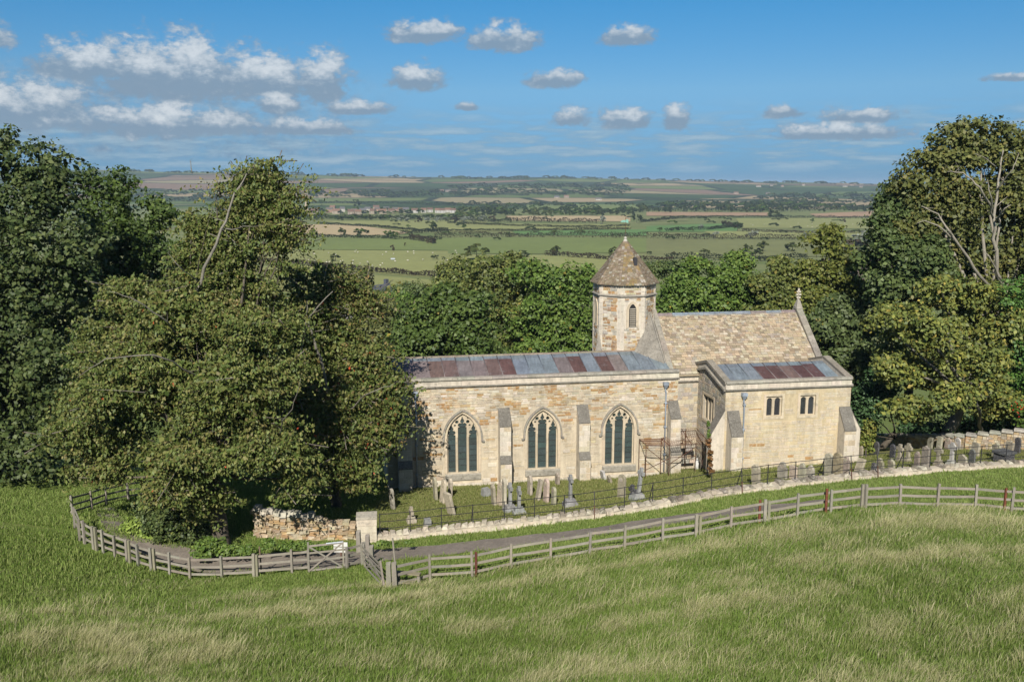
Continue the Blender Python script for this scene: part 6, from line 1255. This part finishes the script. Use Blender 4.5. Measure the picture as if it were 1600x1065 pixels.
NT_ = [(745, 404, 48, 28, 'olive', 'largest round bush on the pasture left of the tower'), (735, 432, 46, 34, 'olive', 'olive thicket at the foot of the sheep pasture'), (745, 428, 30, 26, 'brown', 'russet bush beside the olive thicket'), (775, 418, 30, 26, 'green', 'green bush right of the olive thicket'),
       (820, 401, 26, 14, 'dark', 'low dark bush on the pasture above the nave'), (798, 402, 15, 14, 'brown', 'small brown bush left of the low dark one'), (869, 397, 26, 16, 'olive', 'twin bushes at the end of the hedge left of the spire'), (961, 400, 26, 18, 'olive', 'bush half hidden by the spire'),
       (673, 360, 22, 20, 'dark', 'dark oak standing alone above the hedge bend'), (533, 369, 18, 16, 'olive', 'pale green tree left in the hedge by the tan field'), (490, 370, 15, 13, 'olive', 'smaller tree at the hedge end by the tan field'), (563, 369, 28, 16, 'green', 'broad rounded tree in the hedge by the tan field'), (605, 371, 18, 14, 'green', 'tree right of the broad rounded one'), (617, 373, 16, 15, 'green', 'darker tree at the hedge corner'),
       (524, 407, 18, 14, 'olive', 'lone willow among the sheep'), (613, 391, 9, 10, 'brown', 'small russet bush among the sheep'), (633, 384, 5, 6, 'brown', 'tiny russet bush above the sheep'), (463, 384, 8, 7, 'brown', 'small dark bush by the cherry outline'), (680, 405, 15, 9, 'dark', 'low dark bush right of the sheep trough'), (693, 405, 9, 6, 'dark', 'lower bush next to the low dark one'), (676, 380, 18, 10, 'brown', 'brown bush end of the central hedge'),
       (1015, 397, 12, 6, 'dark', 'tiny dark round bush right of the spire'), (1052, 398, 10, 6, 'brown', 'tiny brown bush on the rough pasture'), (1100, 398, 20, 11, 'olive', 'feathery bush on the rough pasture'), (1180, 403, 30, 17, 'dark', 'dark thicket on the rough pasture'), (1192, 392, 28, 18, 'olive', 'taller grey-olive bush behind the dark thicket'), (1168, 393, 20, 14, 'olive', 'olive bush left of the taller one'), (1238, 392, 26, 16, 'olive', 'pair of olive bushes near the lime tree'), (1152, 360, 16, 16, 'dark', 'dark tree at the end of a green strip'), (1208, 338, 22, 13, 'olive', 'large rounded tree on the far meadow'), (1118, 371, 13, 12, 'silver', 'silver willow in the right-hand hedge'), (1176, 372, 18, 14, 'silver', 'broad silver willow in the right-hand hedge'), (1257, 375, 9, 14, 'silver', 'slim silver tree by the lime tree'), (1095, 358, 11, 9, 'silver', 'pale shrub in the hedge right of the spire'), (1031, 361, 12, 8, 'green', 'round tree in the hedge right of the spire'),
       (1269, 348, 8, 9, 'green', 'small upright tree on the far right meadow'), (1319, 347, 7, 6, 'brown', 'tiny russet tree on the far right meadow'), (1330, 395, 50, 24, 'brown', 'grey-brown scrub beside the ploughed field'), (1350, 380, 40, 22, 'silver', 'grey willow scrub below the right-hand trees'), (1360, 410, 50, 16, 'dark', 'dark hedge bushes above the ploughed field'),
       (725, 357, 9, 8, 'green', 'round tree on the pale strip field'), (638, 356, 8, 7, 'green', 'small round tree left of the lone oak'), (941, 349, 14, 15, 'silver', 'tall pale tree left of the vane'), (995, 347, 18, 16, 'dark', 'dark tree right of the vane'), (865, 366, 12, 8, 'green', 'round tree in the long central hedge'), (795, 369, 16, 9, 'green', 'twin trees in the long central hedge'), (558, 322, 18, 14, 'dark', 'big dark tree in the middle of the village'), (502, 320, 14, 10, 'green', 'green tree beside the village spire')]
for x, y, wp, hp, kd, lb in NT_: far_tree(x, y + hp * 0.05, wp, hp, kd, lb, 'single trees and bushes in the valley')
for k in range(11): far_tree(625 + k * 14.5 + rs.uniform(-3, 3), 347 + rs.uniform(-1, 1), rs.uniform(13, 19), rs.uniform(8, 11), 'silver' if k % 4 != 2 else 'brown', 'silvery willow in the row below the village', 'silvery willows in a row')
belt = [(440, 730, 340, 344, 44, 7), (450, 660, 328, 335, 34, 6), (820, 1000, 330, 338, 42, 9), (1000, 1390, 323, 333, 80, 9), (715, 800, 330, 340, 30, 9), (1040, 1260, 318, 324, 40, 7), (330, 470, 318, 345, 30, 9), (1180, 1390, 306, 318, 60, 6), (480, 700, 300, 309, 60, 5), (700, 980, 290, 306, 120, 5), (170, 470, 300, 316, 80, 5), (700, 1000, 318, 330, 50, 6), (440, 1380, 336, 352, 24, 5), (690, 1380, 354, 376, 14, 6)]
WLAB = ['dense belt of trees below the village', 'trees crowding among the village roofs', 'tree belt left of the vane', 'long tree belt beyond the right-hand meadows', 'trees at the right end of the village', 'hedgerow trees beyond the red-brown strip', 'trees seen through the cherry branches', 'wooded slope below the far right farms', 'woods on the hillside behind the village', 'large wood on the middle of the far hill', 'woods on the far left hillside', 'scattered trees between the strip fields', 'loose hedgerow trees across the middle distance', 'hedgerow trees along the nearer valley hedges', 'thin tree line on the far skyline']
def wood(k, spots):
    V, C = [], []
    for x, y, wp, hp in spots:
        p = atZ(x, y, VALLEY + 0.3)
        if p[1] > 2350 or p[1] < 0: p = G_far(x, y)
        kk = np.linalg.norm(p - CAMP) / FPX; nm = rs.choice(('dark', 'dark', 'olive', 'green', 'dark')); v, c = BRAW[nm]
        s3 = np.array([wp * kk / 2.1, wp * kk / 2.1, hp * kk / 1.95]); V.append(v * s3 + p + np.array([0, 0, -0.1 * hp * kk])); C.append(c * rs.uniform(0.8, 1.15))
    V = np.concatenate(V); o = V.mean(0); ob = leaf_obj('woodland', V - o, np.concatenate(C), None, M['far_leaf']); ob.location = tuple(o); tag(ob, WLAB[k], 'wood', kind='stuff')
BRAW = {}
for nm, pal in BP.items(): BRAW[nm] = bush_mesh(nm, 99, pal, nl=60, leaf=0.75)
for k, (x0, x1, y0, y1, n, hp) in enumerate(belt): wood(k, [(rs.uniform(x0, x1), rs.uniform(y0, y1), rs.uniform(8, 17), rs.uniform(0.6, 1.15) * hp) for _ in range(int(n * 1.6))])
wood(14, [(x, np.interp(x, RIDGE[:, 0], RIDGE[:, 1]) + rs.uniform(0.5, 2.5), rs.uniform(6, 16), rs.uniform(2.0, 5)) for x in [rs.uniform(165, 1385) for _ in range(130)]])
def hedge(pts, h, label, pal, wide=2.2, dens=5.0, leaf=1.0):
    rng = np.random.default_rng(len(label) + int(pts[0][0])); P = resample([atZ(x, y, VALLEY + 0.3) for x, y in pts], 1.0); n = int(len(P) * dens); i = rng.integers(0, len(P), n)
    mod = np.array([mnoise.noise(Vector((a * 0.08, b * 0.08, 1.0))) for a, b in P])[i]; hh = h * (1.15 + 0.6 * mod)
    z = rng.random(n) ** 0.6 * hh; q = np.stack([P[i, 0] + rng.normal(0, 0.6, n), P[i, 1] + rng.normal(0, wide * 0.4, n), VALLEY + 0.2 + z], 1); o = np.array([P[0, 0], P[0, 1], VALLEY + 0.2])
    V = leaf_arrays(q - o, rng.normal(size=(n, 3)) * 0.6 + np.array([0, -0.7, 0.5]), rng.normal(size=(n, 3)), leaf * rng.uniform(0.7, 1.4, n), leaf * rng.uniform(0.6, 1.1, n)); C = pal_mix(n, pal, rng)
    e = leaf_obj('hedge', V, C, None, M['far_leaf']); e.location = tuple(o); tag(e, label, 'hedge', 'field hedges in the valley')
HB = h_(BP['brown'], 0.5); HD_ = [(0.012, 0.017, 0.007), (0.022, 0.029, 0.012), (0.036, 0.043, 0.018)]
for pts, h, lb, pl in [([(330, 403), (470, 413), (580, 424), (700, 434)], 2.4, 'long brown hedge crossing below the sheep', HB), ([(330, 370), (480, 370), (620, 373), (690, 374)], 2.6, 'hedge between the tan field and sheep pasture', HD_), ([(500, 350), (590, 355), (660, 361), (700, 362)], 2.4, 'thin hedge sloping between tan and pale strips', HD_), ([(625, 366), (700, 361)], 3.4, 'short thick hedge left of the lone oak', HD_), ([(640, 374), (680, 380)], 4.2, 'brown hedge spur pointing at the sheep', HB),
                       ([(680, 372), (800, 370), (900, 371), (1000, 372), (1100, 374), (1200, 374), (1300, 376)], 4.6, 'long thick brown hedge across the middle of the valley', HB), ([(700, 361), (850, 360), (985, 358)], 2.0, 'thin straight hedge above the thick brown one', HD_), ([(700, 349), (800, 353), (900, 356), (985, 354)], 2.4, 'thin hedge curving toward the vane', HD_), ([(852, 399), (960, 406), (1050, 408)], 3.2, 'brown hedge passing behind the spire', HB), ([(790, 346), (860, 347), (935, 348)], 5.0, 'bushy dark hedge left of the pale tree', HB), ([(690, 345), (800, 348)], 4.0, 'dark hedge end below the silvery willows', HD_),
                       ([(1160, 362), (1250, 364), (1380, 364)], 2.6, 'thin hedge across the right meadow', HB), ([(1000, 347), (1060, 342), (1130, 340), (1380, 342)], 3.6, 'dark hedge under the red-brown strip', HD_), ([(1040, 361), (1110, 359), (1160, 353)], 3.2, 'curving hedge right of the spire', HD_), ([(450, 340), (600, 342), (760, 343)], 5.0, 'dense dark hedge below the village', HD_), ([(1128, 351), (1155, 357)], 4.5, 'short brown hedge by the dark tree', HB), ([(1040, 403), (1180, 408), (1260, 404)], 3.4, 'dark hedge close above the walnuts', HD_),
                       ([(480, 318), (620, 319), (760, 322), (900, 321)], 6, 'far dark hedge beyond the village roofs', HD_), ([(1000, 331), (1200, 331), (1390, 327)], 7, 'far dark hedge along the red-brown strip', HD_), ([(560, 309), (800, 312), (1000, 312)], 8, 'very far hedge line under the wooded hill', HD_)]: hedge(pts, h, lb, pl, leaf=1.0 if h < 5 else 1.8, dens=11.0 if h < 5 else 5.0)
# sheep
sm = MB()
def ball(mb, c, r, col_, n=8, m=5):
    o = len(mb.v)
    for i in range(m + 1):
        ph = math.pi * i / m
        for k in range(n): th = 2 * math.pi * k / n; mb.v.append((c[0] + r[0] * math.sin(ph) * math.cos(th), c[1] + r[1] * math.sin(ph) * math.sin(th), c[2] + r[2] * math.cos(ph)))
    for i in range(m):
        for k in range(n): mb.f.append([o + i * n + k, o + i * n + (k + 1) % n, o + (i + 1) * n + (k + 1) % n, o + (i + 1) * n + k]); mb.c.append(col_)
WOOL = (0.72, 0.68, 0.58)
ball(sm, (0, 0, 0.62), (0.58, 0.30, 0.32), WOOL); ball(sm, (0.66, 0, 0.80), (0.2, 0.12, 0.13), (0.6, 0.56, 0.48)); ball(sm, (0.52, 0, 0.74), (0.16, 0.15, 0.17), WOOL)
for x, y in ((0.36, 0.16), (0.36, -0.16), (-0.36, 0.16), (-0.36, -0.16)): sm.tube([(x, y, 0.5), (x - 0.02, y, 0.25), (x, y, 0.0)], [0.08, 0.05, 0.04], 5, (0.35, 0.31, 0.26))
for y in (-0.12, 0.12): sm.tube([(0.58, y, 0.86), (0.54, y * 2, 0.84)], [0.04, 0.015], 4, (0.6, 0.56, 0.48))
sh0 = sm.build('sheep', M['wool']); first = True
for k in range(70):
    if k < 48: x, y = rs.uniform(470, 715), rs.choice((rs.uniform(392, 402), rs.uniform(404, 418)))
    else: x, y = rs.uniform(1150, 1370), rs.uniform(349, 356)
    p = atZ(x, y, VALLEY + 0.62); o = sh0 if first else sh0.copy()
    if not first: col.objects.link(o)
    first = False; o.location = tuple(p); o.rotation_euler = (0, 0, rs.uniform(0, 6.28)); tag(o, 'white sheep grazing on the pale pasture beyond the church' if k < 48 else 'white sheep grazing on the far right meadow', 'sheep', 'sheep in the valley')
p = atZ(614, 406, VALLEY + 0.3); tr = empty('water_trough', tuple(p), label='tiny pale trough among the sheep', cat='trough'); mb = MB(); mb.box(-1.5, 1.5, -0.6, 0.6, 0.3, 1.3, (0.55, 0.6, 0.65)); mb.box(-1.3, 1.3, -0.4, 0.4, 1.3, 1.31, (0.2, 0.25, 0.3)); mb.build('tank', M['plain'], tr)
# village houses and church
def house(x, y, w_m, d_m, h_m, wall, roofc, label, rot=0.0, chim=True, z=None, name='house'):
    p = atZ(x, y, VALLEY + 0.2) if z is None else z; e = empty(name, tuple(p), rot, label=label, cat='house', group='village houses'); a, b, r = w_m / 2, d_m / 2, d_m * 0.42
    mb = MB(); mb.box(-a, a, -b, b, -1, h_m, wall); mb.prism([(-b, h_m), (b, h_m), (0, h_m + r)], lambda q, zz, d: (d, q, zz), -a + 0.02, a - 0.02, wall); mb.build('wall', M['plain'], e)
    mb = MB()
    for s in (-1, 1): mb.hexa([(-a - 0.2, s * (b + 0.3), h_m - 0.25), (a + 0.2, s * (b + 0.3), h_m - 0.25), (a + 0.2, 0, h_m + r), (-a - 0.2, 0, h_m + r), (-a - 0.2, s * (b + 0.3), h_m + 0.0), (a + 0.2, s * (b + 0.3), h_m + 0.0), (a + 0.2, 0, h_m + r + 0.25), (-a - 0.2, 0, h_m + r + 0.25)], roofc)
    rf = mb.build('roof', M['plain'], e)
    if chim:
        for s in (-0.8, 0.8): mb = MB(); mb.box(a * s - 0.4, a * s + 0.4, -0.35, 0.35, h_m + r * 0.7, h_m + r + 1.2, roofc); mb.build('chimney', M['plain'], rf)
    for fx in (-0.55, 0.55):
        for fz in (0.25, 0.68): mb = MB(); mb.box(a * fx - 0.55, a * fx + 0.55, -b - 0.03, -b - 0.005, h_m * fz - 0.6, h_m * fz + 0.5, (0.05, 0.055, 0.06)); mb.build('window', M['glass'], e)
    return e
WL = [(0.58, 0.54, 0.47), (0.42, 0.35, 0.27), (0.42, 0.27, 0.19), (0.55, 0.53, 0.49)]; RFc = [(0.19, 0.12, 0.09), (0.15, 0.145, 0.15), (0.25, 0.15, 0.105), (0.16, 0.14, 0.125)]
WN = ['cream', 'stone', 'brick', 'white']; RN_ = ['brown', 'grey', 'orange', 'dark']
VP_ = ['leftmost of all under the cherry tips', 'beside the leftmost house', 'left of the village centre', 'just right of the spire trees', 'upper row left of centre', 'front row below the big dark tree', 'tucked under the big dark tree', 'front row right of the big dark tree', 'upper row in the village middle', 'front row in the village middle', 'upper row right of the middle', 'front row right of the middle', 'topmost in the right half', 'front of the right half', 'second from the white houses, upper', 'next to the white houses', 'touching the first white house', 'right beside the spire', 'behind the leftmost houses', 'topmost in the left half', 'right of the big dark tree', 'topmost in the middle']
vl = [(452, 334), (461, 332), (515, 332), (526, 334), (535, 331), (548, 335), (553, 333), (559, 335), (575, 330), (583, 334), (590, 331), (598, 334), (604, 330), (611, 333), (618, 331), (626, 332), (634, 332), (492, 334), (470, 330), (520, 328), (567, 333), (588, 328)]
for k, (x, y) in enumerate(vl): house(x, y, rs.uniform(9, 14), rs.uniform(7, 9), rs.uniform(4.8, 6), WL[k % 4 if k % 4 != 3 else 1], RFc[(k * 3 + 1) % 4], '%s village house with %s roof, %s' % (WN[k % 4 if k % 4 != 3 else 1], RN_[(k * 3 + 1) % 4], VP_[k]), rs.uniform(-0.5, 0.5))
for k, x in enumerate((648, 662, 672, 684, 691, 700, 708)): house(x, 332 + rs.uniform(-0.6, 0.8), rs.uniform(9, 12), 8, 5, WL[3], RFc[k % 2 * 2], 'white-walled house with %s roof, %s from the left in the white row' % (RN_[k % 2 * 2], ('first', 'second', 'third', 'fourth', 'fifth', 'sixth', 'last')[k]), rs.uniform(-0.2, 0.2))
FP_ = ['leftmost on the right-hand hill', 'second from left on the right-hand hill', 'third from left on the right-hand hill', 'left of the hilltop village', 'in the middle of the hilltop village', 'right of the hilltop village', 'alone high on the right-hand hill', 'below the right-hand hill farms', 'furthest left under the right-hand hill', 'furthest right under the right-hand hill', 'left of three below the wooded hill', 'middle of three below the wooded hill', 'right of three below the wooded hill', 'left of the pair left of the vane', 'right of the pair left of the vane', 'nearest the vane']
for k, (x, y) in enumerate([(1185, 292), (1205, 291), (1222, 292), (1320, 292), (1330, 290), (1345, 293), (1255, 290), (1200, 304), (1150, 303), (1290, 306), (690, 300), (700, 300), (710, 301), (870, 310), (885, 309), (935, 313)]): house(x, y, rs.uniform(12, 22), 9, 4, WL[0 if k % 3 == 0 else 1], RFc[k % 4], 'tiny farm building with %s roof, %s' % (RN_[k % 4], FP_[k]), rs.uniform(-0.3, 0.3), False, G_far(x, y))
p = atZ(479, 334, VALLEY + 0.2); vc = empty('village_church', tuple(p), 0.2, label='tiny far church with a tall pointed spire in the village', cat='church'); ST = (0.52, 0.42, 0.30)
mb = MB(); mb.box(-2.8, 2.8, -2.8, 2.8, -1, 14.5, ST); mb.build('tower', M['plain'], vc); mb = MB(); mb.lathe([(3.0, 14.5), (2.5, 15.2), (0.15, 33.0), (0.0, 33.4)], 8, (0, 0), ST); mb.build('spire', M['plain'], vc)
mb = MB(); mb.box(2.8, 20, -4, 4, -1, 7, ST); mb.build('nave', M['plain'], vc); mb = MB(); mb.prism([(-4.4, 6.8), (4.4, 6.8), (0, 10.5)], lambda a, b, d: (d, a, b), 2.8, 20.3, RFc[1]); mb.build('roof', M['plain'], vc)
# cottages half hidden just below the church
def near_house(x, y, D, w_m, d_m, h_m, rot, wall, roofc, label):
    p = atD(x, y, D); g0 = gz1(p[0], p[1]); return house(x, y, w_m, d_m, p[2] - d_m * 0.42 - g0, wall, roofc, label, rot, True, np.array([p[0], p[1], g0]), 'cottage')
near_house(587, 447, 190, 8, 7, 5, R(55), (0.45, 0.32, 0.2), (0.10, 0.11, 0.14), 'cottage gable with dark slate roof peeping over the trees')
near_house(655, 466, 165, 15, 6, 5, R(-12), (0.35, 0.26, 0.18), (0.20, 0.155, 0.13), 'long low brown roof behind the maple')
near_house(628, 493, 135, 5, 6, 5, R(60), (0.4, 0.33, 0.25), (0.17, 0.16, 0.15), 'grey stone-slated roof corner beside the round oak')
near_house(548, 492, 125, 9, 6, 5, R(-25), (0.42, 0.38, 0.3), (0.22, 0.21, 0.21), 'grey roof glimpsed through the cherry leaves')
VB = [(700, 470, 150, [(640, 455, 40, 14), (690, 462, 45, 12), (600, 462, 30, 12)], PD, 81, 'dark hedge-like trees below the sheep pasture'), (720, 450, 140, [(700, 425, 18, 16), (720, 415, 24, 14), (690, 445, 20, 14), (735, 440, 25, 20)], PO, 82, 'olive trees stepping down to the maple'), (571, 455, 120, [(571, 440, 6, 18), (571, 425, 4, 12)], [(0.05, 0.06, 0.02), (0.085, 0.09, 0.035), (0.12, 0.115, 0.05)], 83, 'slim pointed poplar by the cottage gable'), (1050, 440, 140, [(1050, 418, 40, 10), (1010, 425, 40, 12)], PD, 84, 'dark scrub behind the tower foot'), (640, 520, 112, [(650, 490, 25, 24), (640, 515, 35, 22), (625, 470, 24, 14)], PG, 85, 'green thicket around the stone-slated roof')]
for bx_, by_, D, lob, pal, sd, lb in VB: tree('poplar' if sd == 83 else 'thicket', lb, gb(bx_, D), lob, D, 0.42 if D > 115 else 0.32, 330, 22, 1.1 if D > 130 else 0.8, pal, seed=sd, trunk_r=0.2, twigs=8)

# ------------------------------------------------------------------ grass: tufts set over the slope
def tuft(name, blades, h0, h1, spread, lean, wid, pal, seed):
    rng = np.random.default_rng(seed); V = []; F = []; C = []
    for i in range(blades):
        x, y = rng.normal(0, spread, 2); h = rng.uniform(h0, h1); a = rng.uniform(0, 6.28); wx_, wy_ = math.cos(a) * wid, math.sin(a) * wid; lx = lean[0] * h * rng.uniform(0.5, 1.3) + rng.normal(0, 0.16) * h; ly = lean[1] * h * rng.uniform(0.3, 1.3) + rng.normal(0, 0.16) * h; o = len(V)
        V += [(x - wx_, y - wy_, -0.03), (x + wx_, y + wy_, -0.03), (x + wx_ * .8 + lx * .35, y + wy_ * .8 + ly * .35, h * .55), (x - wx_ * .8 + lx * .35, y - wy_ * .8 + ly * .35, h * .55), (x + lx, y + ly, h * (0.95 - 0.25 * abs(lean[0])))]
        c = np.array(pal[rng.integers(0, len(pal))]) * rng.uniform(0.75, 1.25); F.append((o, o + 1, o + 2, o + 3)); C.append(c); F.append((o + 3, o + 2, o + 4, o + 4)); C.append(c)
    me = bpy.data.meshes.new(name); me.from_pydata(V, [], [f if f[2] != f[3] else f[:3] for f in F]); at = me.attributes.new('col', 'FLOAT_COLOR', 'FACE'); cc = np.ones((len(F), 4), np.float32); cc[:, :3] = np.array(C); at.data.foreach_set('color', cc.ravel()); me.materials.append(M['grass'])
    return bpy.data.objects.new(name, me)       # lives only as the pattern for the scattered blades
M['grass'] = leaf_mat('grass_blades', 0.3, 0.6, 0.2)
GRE = [(0.110, 0.175, 0.030), (0.148, 0.225, 0.044), (0.19, 0.262, 0.064), (0.235, 0.28, 0.092)]; STRW = [(0.43, 0.405, 0.235), (0.52, 0.485, 0.31), (0.33, 0.33, 0.16), (0.27, 0.30, 0.11)]; MIXG = GRE + GRE[2:] + STRW[1:] 
TUFTS = [tuft('green_tuft', 36, 0.07, 0.19, 0.17, (0.2, 0.1), 0.007, GRE, 1), tuft('mixed_tuft', 32, 0.10, 0.26, 0.16, (0.35, 0.12), 0.006, MIXG, 2), tuft('straw_tuft', 22, 0.20, 0.44, 0.15, (0.5, 0.18), 0.0042, STRW, 3), tuft('short_tuft', 26, 0.05, 0.13, 0.14, (0.1, 0.05), 0.008, GRE, 4), tuft('yard_tuft', 22, 0.04, 0.10, 0.14, (0.1, 0.0), 0.008, [(0.16, 0.195, 0.055), (0.22, 0.245, 0.085), (0.28, 0.27, 0.125)], 5)]
fence_line = np.array([G(*q) for q in [(0, 905), (118, 840), (200, 880), (300, 908), (400, 904), (540, 893), (618, 921), (738, 903), (860, 880), (975, 861), (1087, 841), (1194, 821), (1297, 803), (1345, 798), (1463, 797), (1580, 803), (1760, 812)]])
fl = fence_line[np.argsort(fence_line[:, 0])]
lane_sx = np.array([p[:2] for p in lane_s[3:]]); lane_nx = np.array([p[:2] for p in lane_n[3:]])
rng = np.random.default_rng(5); NPT = 195000
Yp = 17 + 47 * rng.random(NPT) ** 1.15; Xp = rng.uniform(-1, 1.12, NPT) * (Yp * 0.72 + 3)
fy = np.interp(Xp, fl[:, 0], fl[:, 1]); s_l = np.interp(Xp, lane_sx[:, 0], lane_sx[:, 1]); n_l = np.interp(Xp, lane_nx[:, 0], lane_nx[:, 1])
onlane = (Yp > s_l - 0.1) & (Yp < n_l + 0.1) & (Xp > -17) & (Xp < 16.5); yard = in_yard(Xp, Yp); front = Yp < fy + 0.2
cosr, sinr = math.cos(CHR), math.sin(CHR); lu = (Xp - CH0[0]) * cosr + (Yp - CH0[1]) * sinr; ln_ = -(Xp - CH0[0]) * sinr + (Yp - CH0[1]) * cosr
inch = (lu > -5.2) & (lu < 27.5) & (ln_ > -0.2) | (lu > 17) & (lu < 27) & (ln_ > -3.1)
wallb = np.abs(Yp - np.interp(Xp, CYP[:, 0], CYP[:, 1])) < 0.32
leftpath = (Xp < -17) & (Yp > fy - 1) & (Yp < fy + 6)
keep = ~onlane & ~inch & ~wallb & (front | yard | (Yp > n_l) | (Yp < s_l))
Xp, Yp, front, yard = Xp[keep], Yp[keep], front[keep], yard[keep]; Zp = gz(Xp, Yp)
Zp += gnz(Xp, Yp); tus = np.array([mnoise.noise(Vector((x * 1.6, y * 1.6, 8.0))) for x, y in zip(Xp, Yp)])
st = np.array([mnoise.noise(Vector((x * 0.16 + y * 0.05, y * 0.6 - x * 0.12, 2.0))) + 0.75 * mnoise.noise(Vector((x * 1.1, y * 1.5, 5.0))) for x, y in zip(Xp, Yp)])
for cps, amp, wdt in (([(-60, 1008), (200, 985), (400, 962), (560, 946), (700, 926), (900, 896), (1100, 860), (1300, 826), (1480, 810), (1700, 815)], 0.75, 1.0), ([(700, 985), (850, 965), (1050, 925), (1250, 892), (1420, 872), (1700, 850)], 0.5, 0.6), ([(1000, 1060), (1200, 1010), (1400, 985), (1700, 960)], 0.25, 0.6), ([(-60, 1062), (200, 1040), (420, 1010), (560, 1000)], 0.25, 0.6)):
    cl = np.array([G(*q)[:2] for q in cps]); dc = np.interp(Xp, cl[:, 0], cl[:, 1]) - Yp; ok = (Xp > cl[0, 0]) & (Xp < cl[-1, 0]); st = st + np.where(ok, amp * np.exp(-((dc - 0.5) / wdt) ** 2) - 0.04, 0)
# the level track across the slope at the left is kept short; the bank above it carries the tallest straw
trk = np.array([G(*q)[:2] for q in [(-40, 962), (150, 940), (330, 922), (480, 910), (600, 905)]]); ty = np.interp(Xp, trk[:, 0], trk[:, 1]); short = front & (Xp < trk[-1, 0]) & (np.abs(Yp - ty) < 1.7)
leftfield = front & (Xp < trk[-1, 0]) & (Yp > ty + 1.7)
bank = front & ~short & ~leftfield
u_ = rng.random(len(Xp)); typ = np.full(len(Xp), 3)
typ[bank] = np.where(st[bank] > 0.38, np.where(u_[bank] < 0.5, 2, np.where(u_[bank] < 0.8, 1, 0)), np.where(st[bank] > 0.0, np.where(u_[bank] < 0.09, 2, np.where(u_[bank] < 0.38, 1, 0)), np.where(u_[bank] < 0.025, 2, np.where(u_[bank] < 0.14, 1, 0))))
typ[leftfield] = np.where(st[leftfield] > 0.3, np.where(u_[leftfield] < 0.6, 1, 0), np.where(u_[leftfield] < 0.22, 0, 3)); typ[yard] = 4
names = ['green_grass', 'mixed_grass', 'straw_grass', 'verge_grass', 'churchyard_grass']
LBS = ['fresh green grass on the foreground slope', 'half-dry grass on the foreground slope', 'pale dry seeding grass bending in drifts on the slope', 'short green grass of the verges and track', 'mown yellow-green grass between the graves']
def scatter_group(src):
    ng = bpy.data.node_groups.new('scatter_' + src.name, 'GeometryNodeTree'); ng.interface.new_socket('Geometry', in_out='INPUT', socket_type='NodeSocketGeometry'); ng.interface.new_socket('Geometry', in_out='OUTPUT', socket_type='NodeSocketGeometry')
    gi = ng.nodes.new('NodeGroupInput'); go = ng.nodes.new('NodeGroupOutput'); ip = ng.nodes.new('GeometryNodeInstanceOnPoints'); oi = ng.nodes.new('GeometryNodeObjectInfo'); oi.inputs['Object'].default_value = src; oi.transform_space = 'ORIGINAL'
    def attr(nm, dt): a = ng.nodes.new('GeometryNodeInputNamedAttribute'); a.data_type = dt; a.inputs['Name'].default_value = nm; return a.outputs[0]
    ng.links.new(gi.outputs[0], ip.inputs['Points']); ng.links.new(oi.outputs['Geometry'], ip.inputs['Instance']); ng.links.new(attr('rot', 'FLOAT_VECTOR'), ip.inputs['Rotation']); ng.links.new(attr('scl', 'FLOAT_VECTOR'), ip.inputs['Scale']); ng.links.new(ip.outputs[0], go.inputs[0]); return ng
for k in range(5):
    q = typ == k; n = int(q.sum())
    if n == 0: continue
    me = bpy.data.meshes.new(names[k]); me.vertices.add(n); P = np.stack([Xp[q], Yp[q], Zp[q]], 1); me.vertices.foreach_set('co', P.astype(np.float32).ravel())
    a = me.attributes.new('rot', 'FLOAT_VECTOR', 'POINT'); a.data.foreach_set('vector', np.stack([np.zeros(n), np.zeros(n), rng.normal(0, 0.75, n) + (rng.integers(0, 2, n) * 6.28)], 1).astype(np.float32).ravel())
    s = rng.uniform(0.6, 1.25, n) * (1.0 + 0.75 * tus[q]); far_ = 1 + np.clip((P[:, 1] - 25) / 40, 0, 0.6); a = me.attributes.new('scl', 'FLOAT_VECTOR', 'POINT'); a.data.foreach_set('vector', np.stack([s * far_, s * far_, s], 1).astype(np.float32).ravel())
    ob = bpy.data.objects.new(names[k], me); col.objects.link(ob); tag(ob, LBS[k], 'grass', kind='stuff'); md = ob.modifiers.new('scatter', 'NODES'); md.node_group = scatter_group(TUFTS[k])

# ------------------------------------------------------------------ haze: the air of the valley
hm = bpy.data.materials.new('haze'); hm.use_nodes = True; hm.node_tree.nodes.clear(); ho = hm.node_tree.nodes.new('ShaderNodeOutputMaterial'); hv_ = hm.node_tree.nodes.new('ShaderNodeVolumePrincipled')
hv_.inputs['Color'].default_value = (0.62, 0.80, 1.0, 1); hv_.inputs['Density'].default_value = HAZE; hv_.inputs['Anisotropy'].default_value = 0.0
hm.node_tree.links.new(hv_.outputs[0], ho.inputs['Volume'])
mb = MB(); mb.box(-15500, 15500, -60, 12500, -180, 75); hz = mb.build('haze', hm); tag(hz, 'pale blue haze over the far valley and hills', 'haze', kind='stuff')
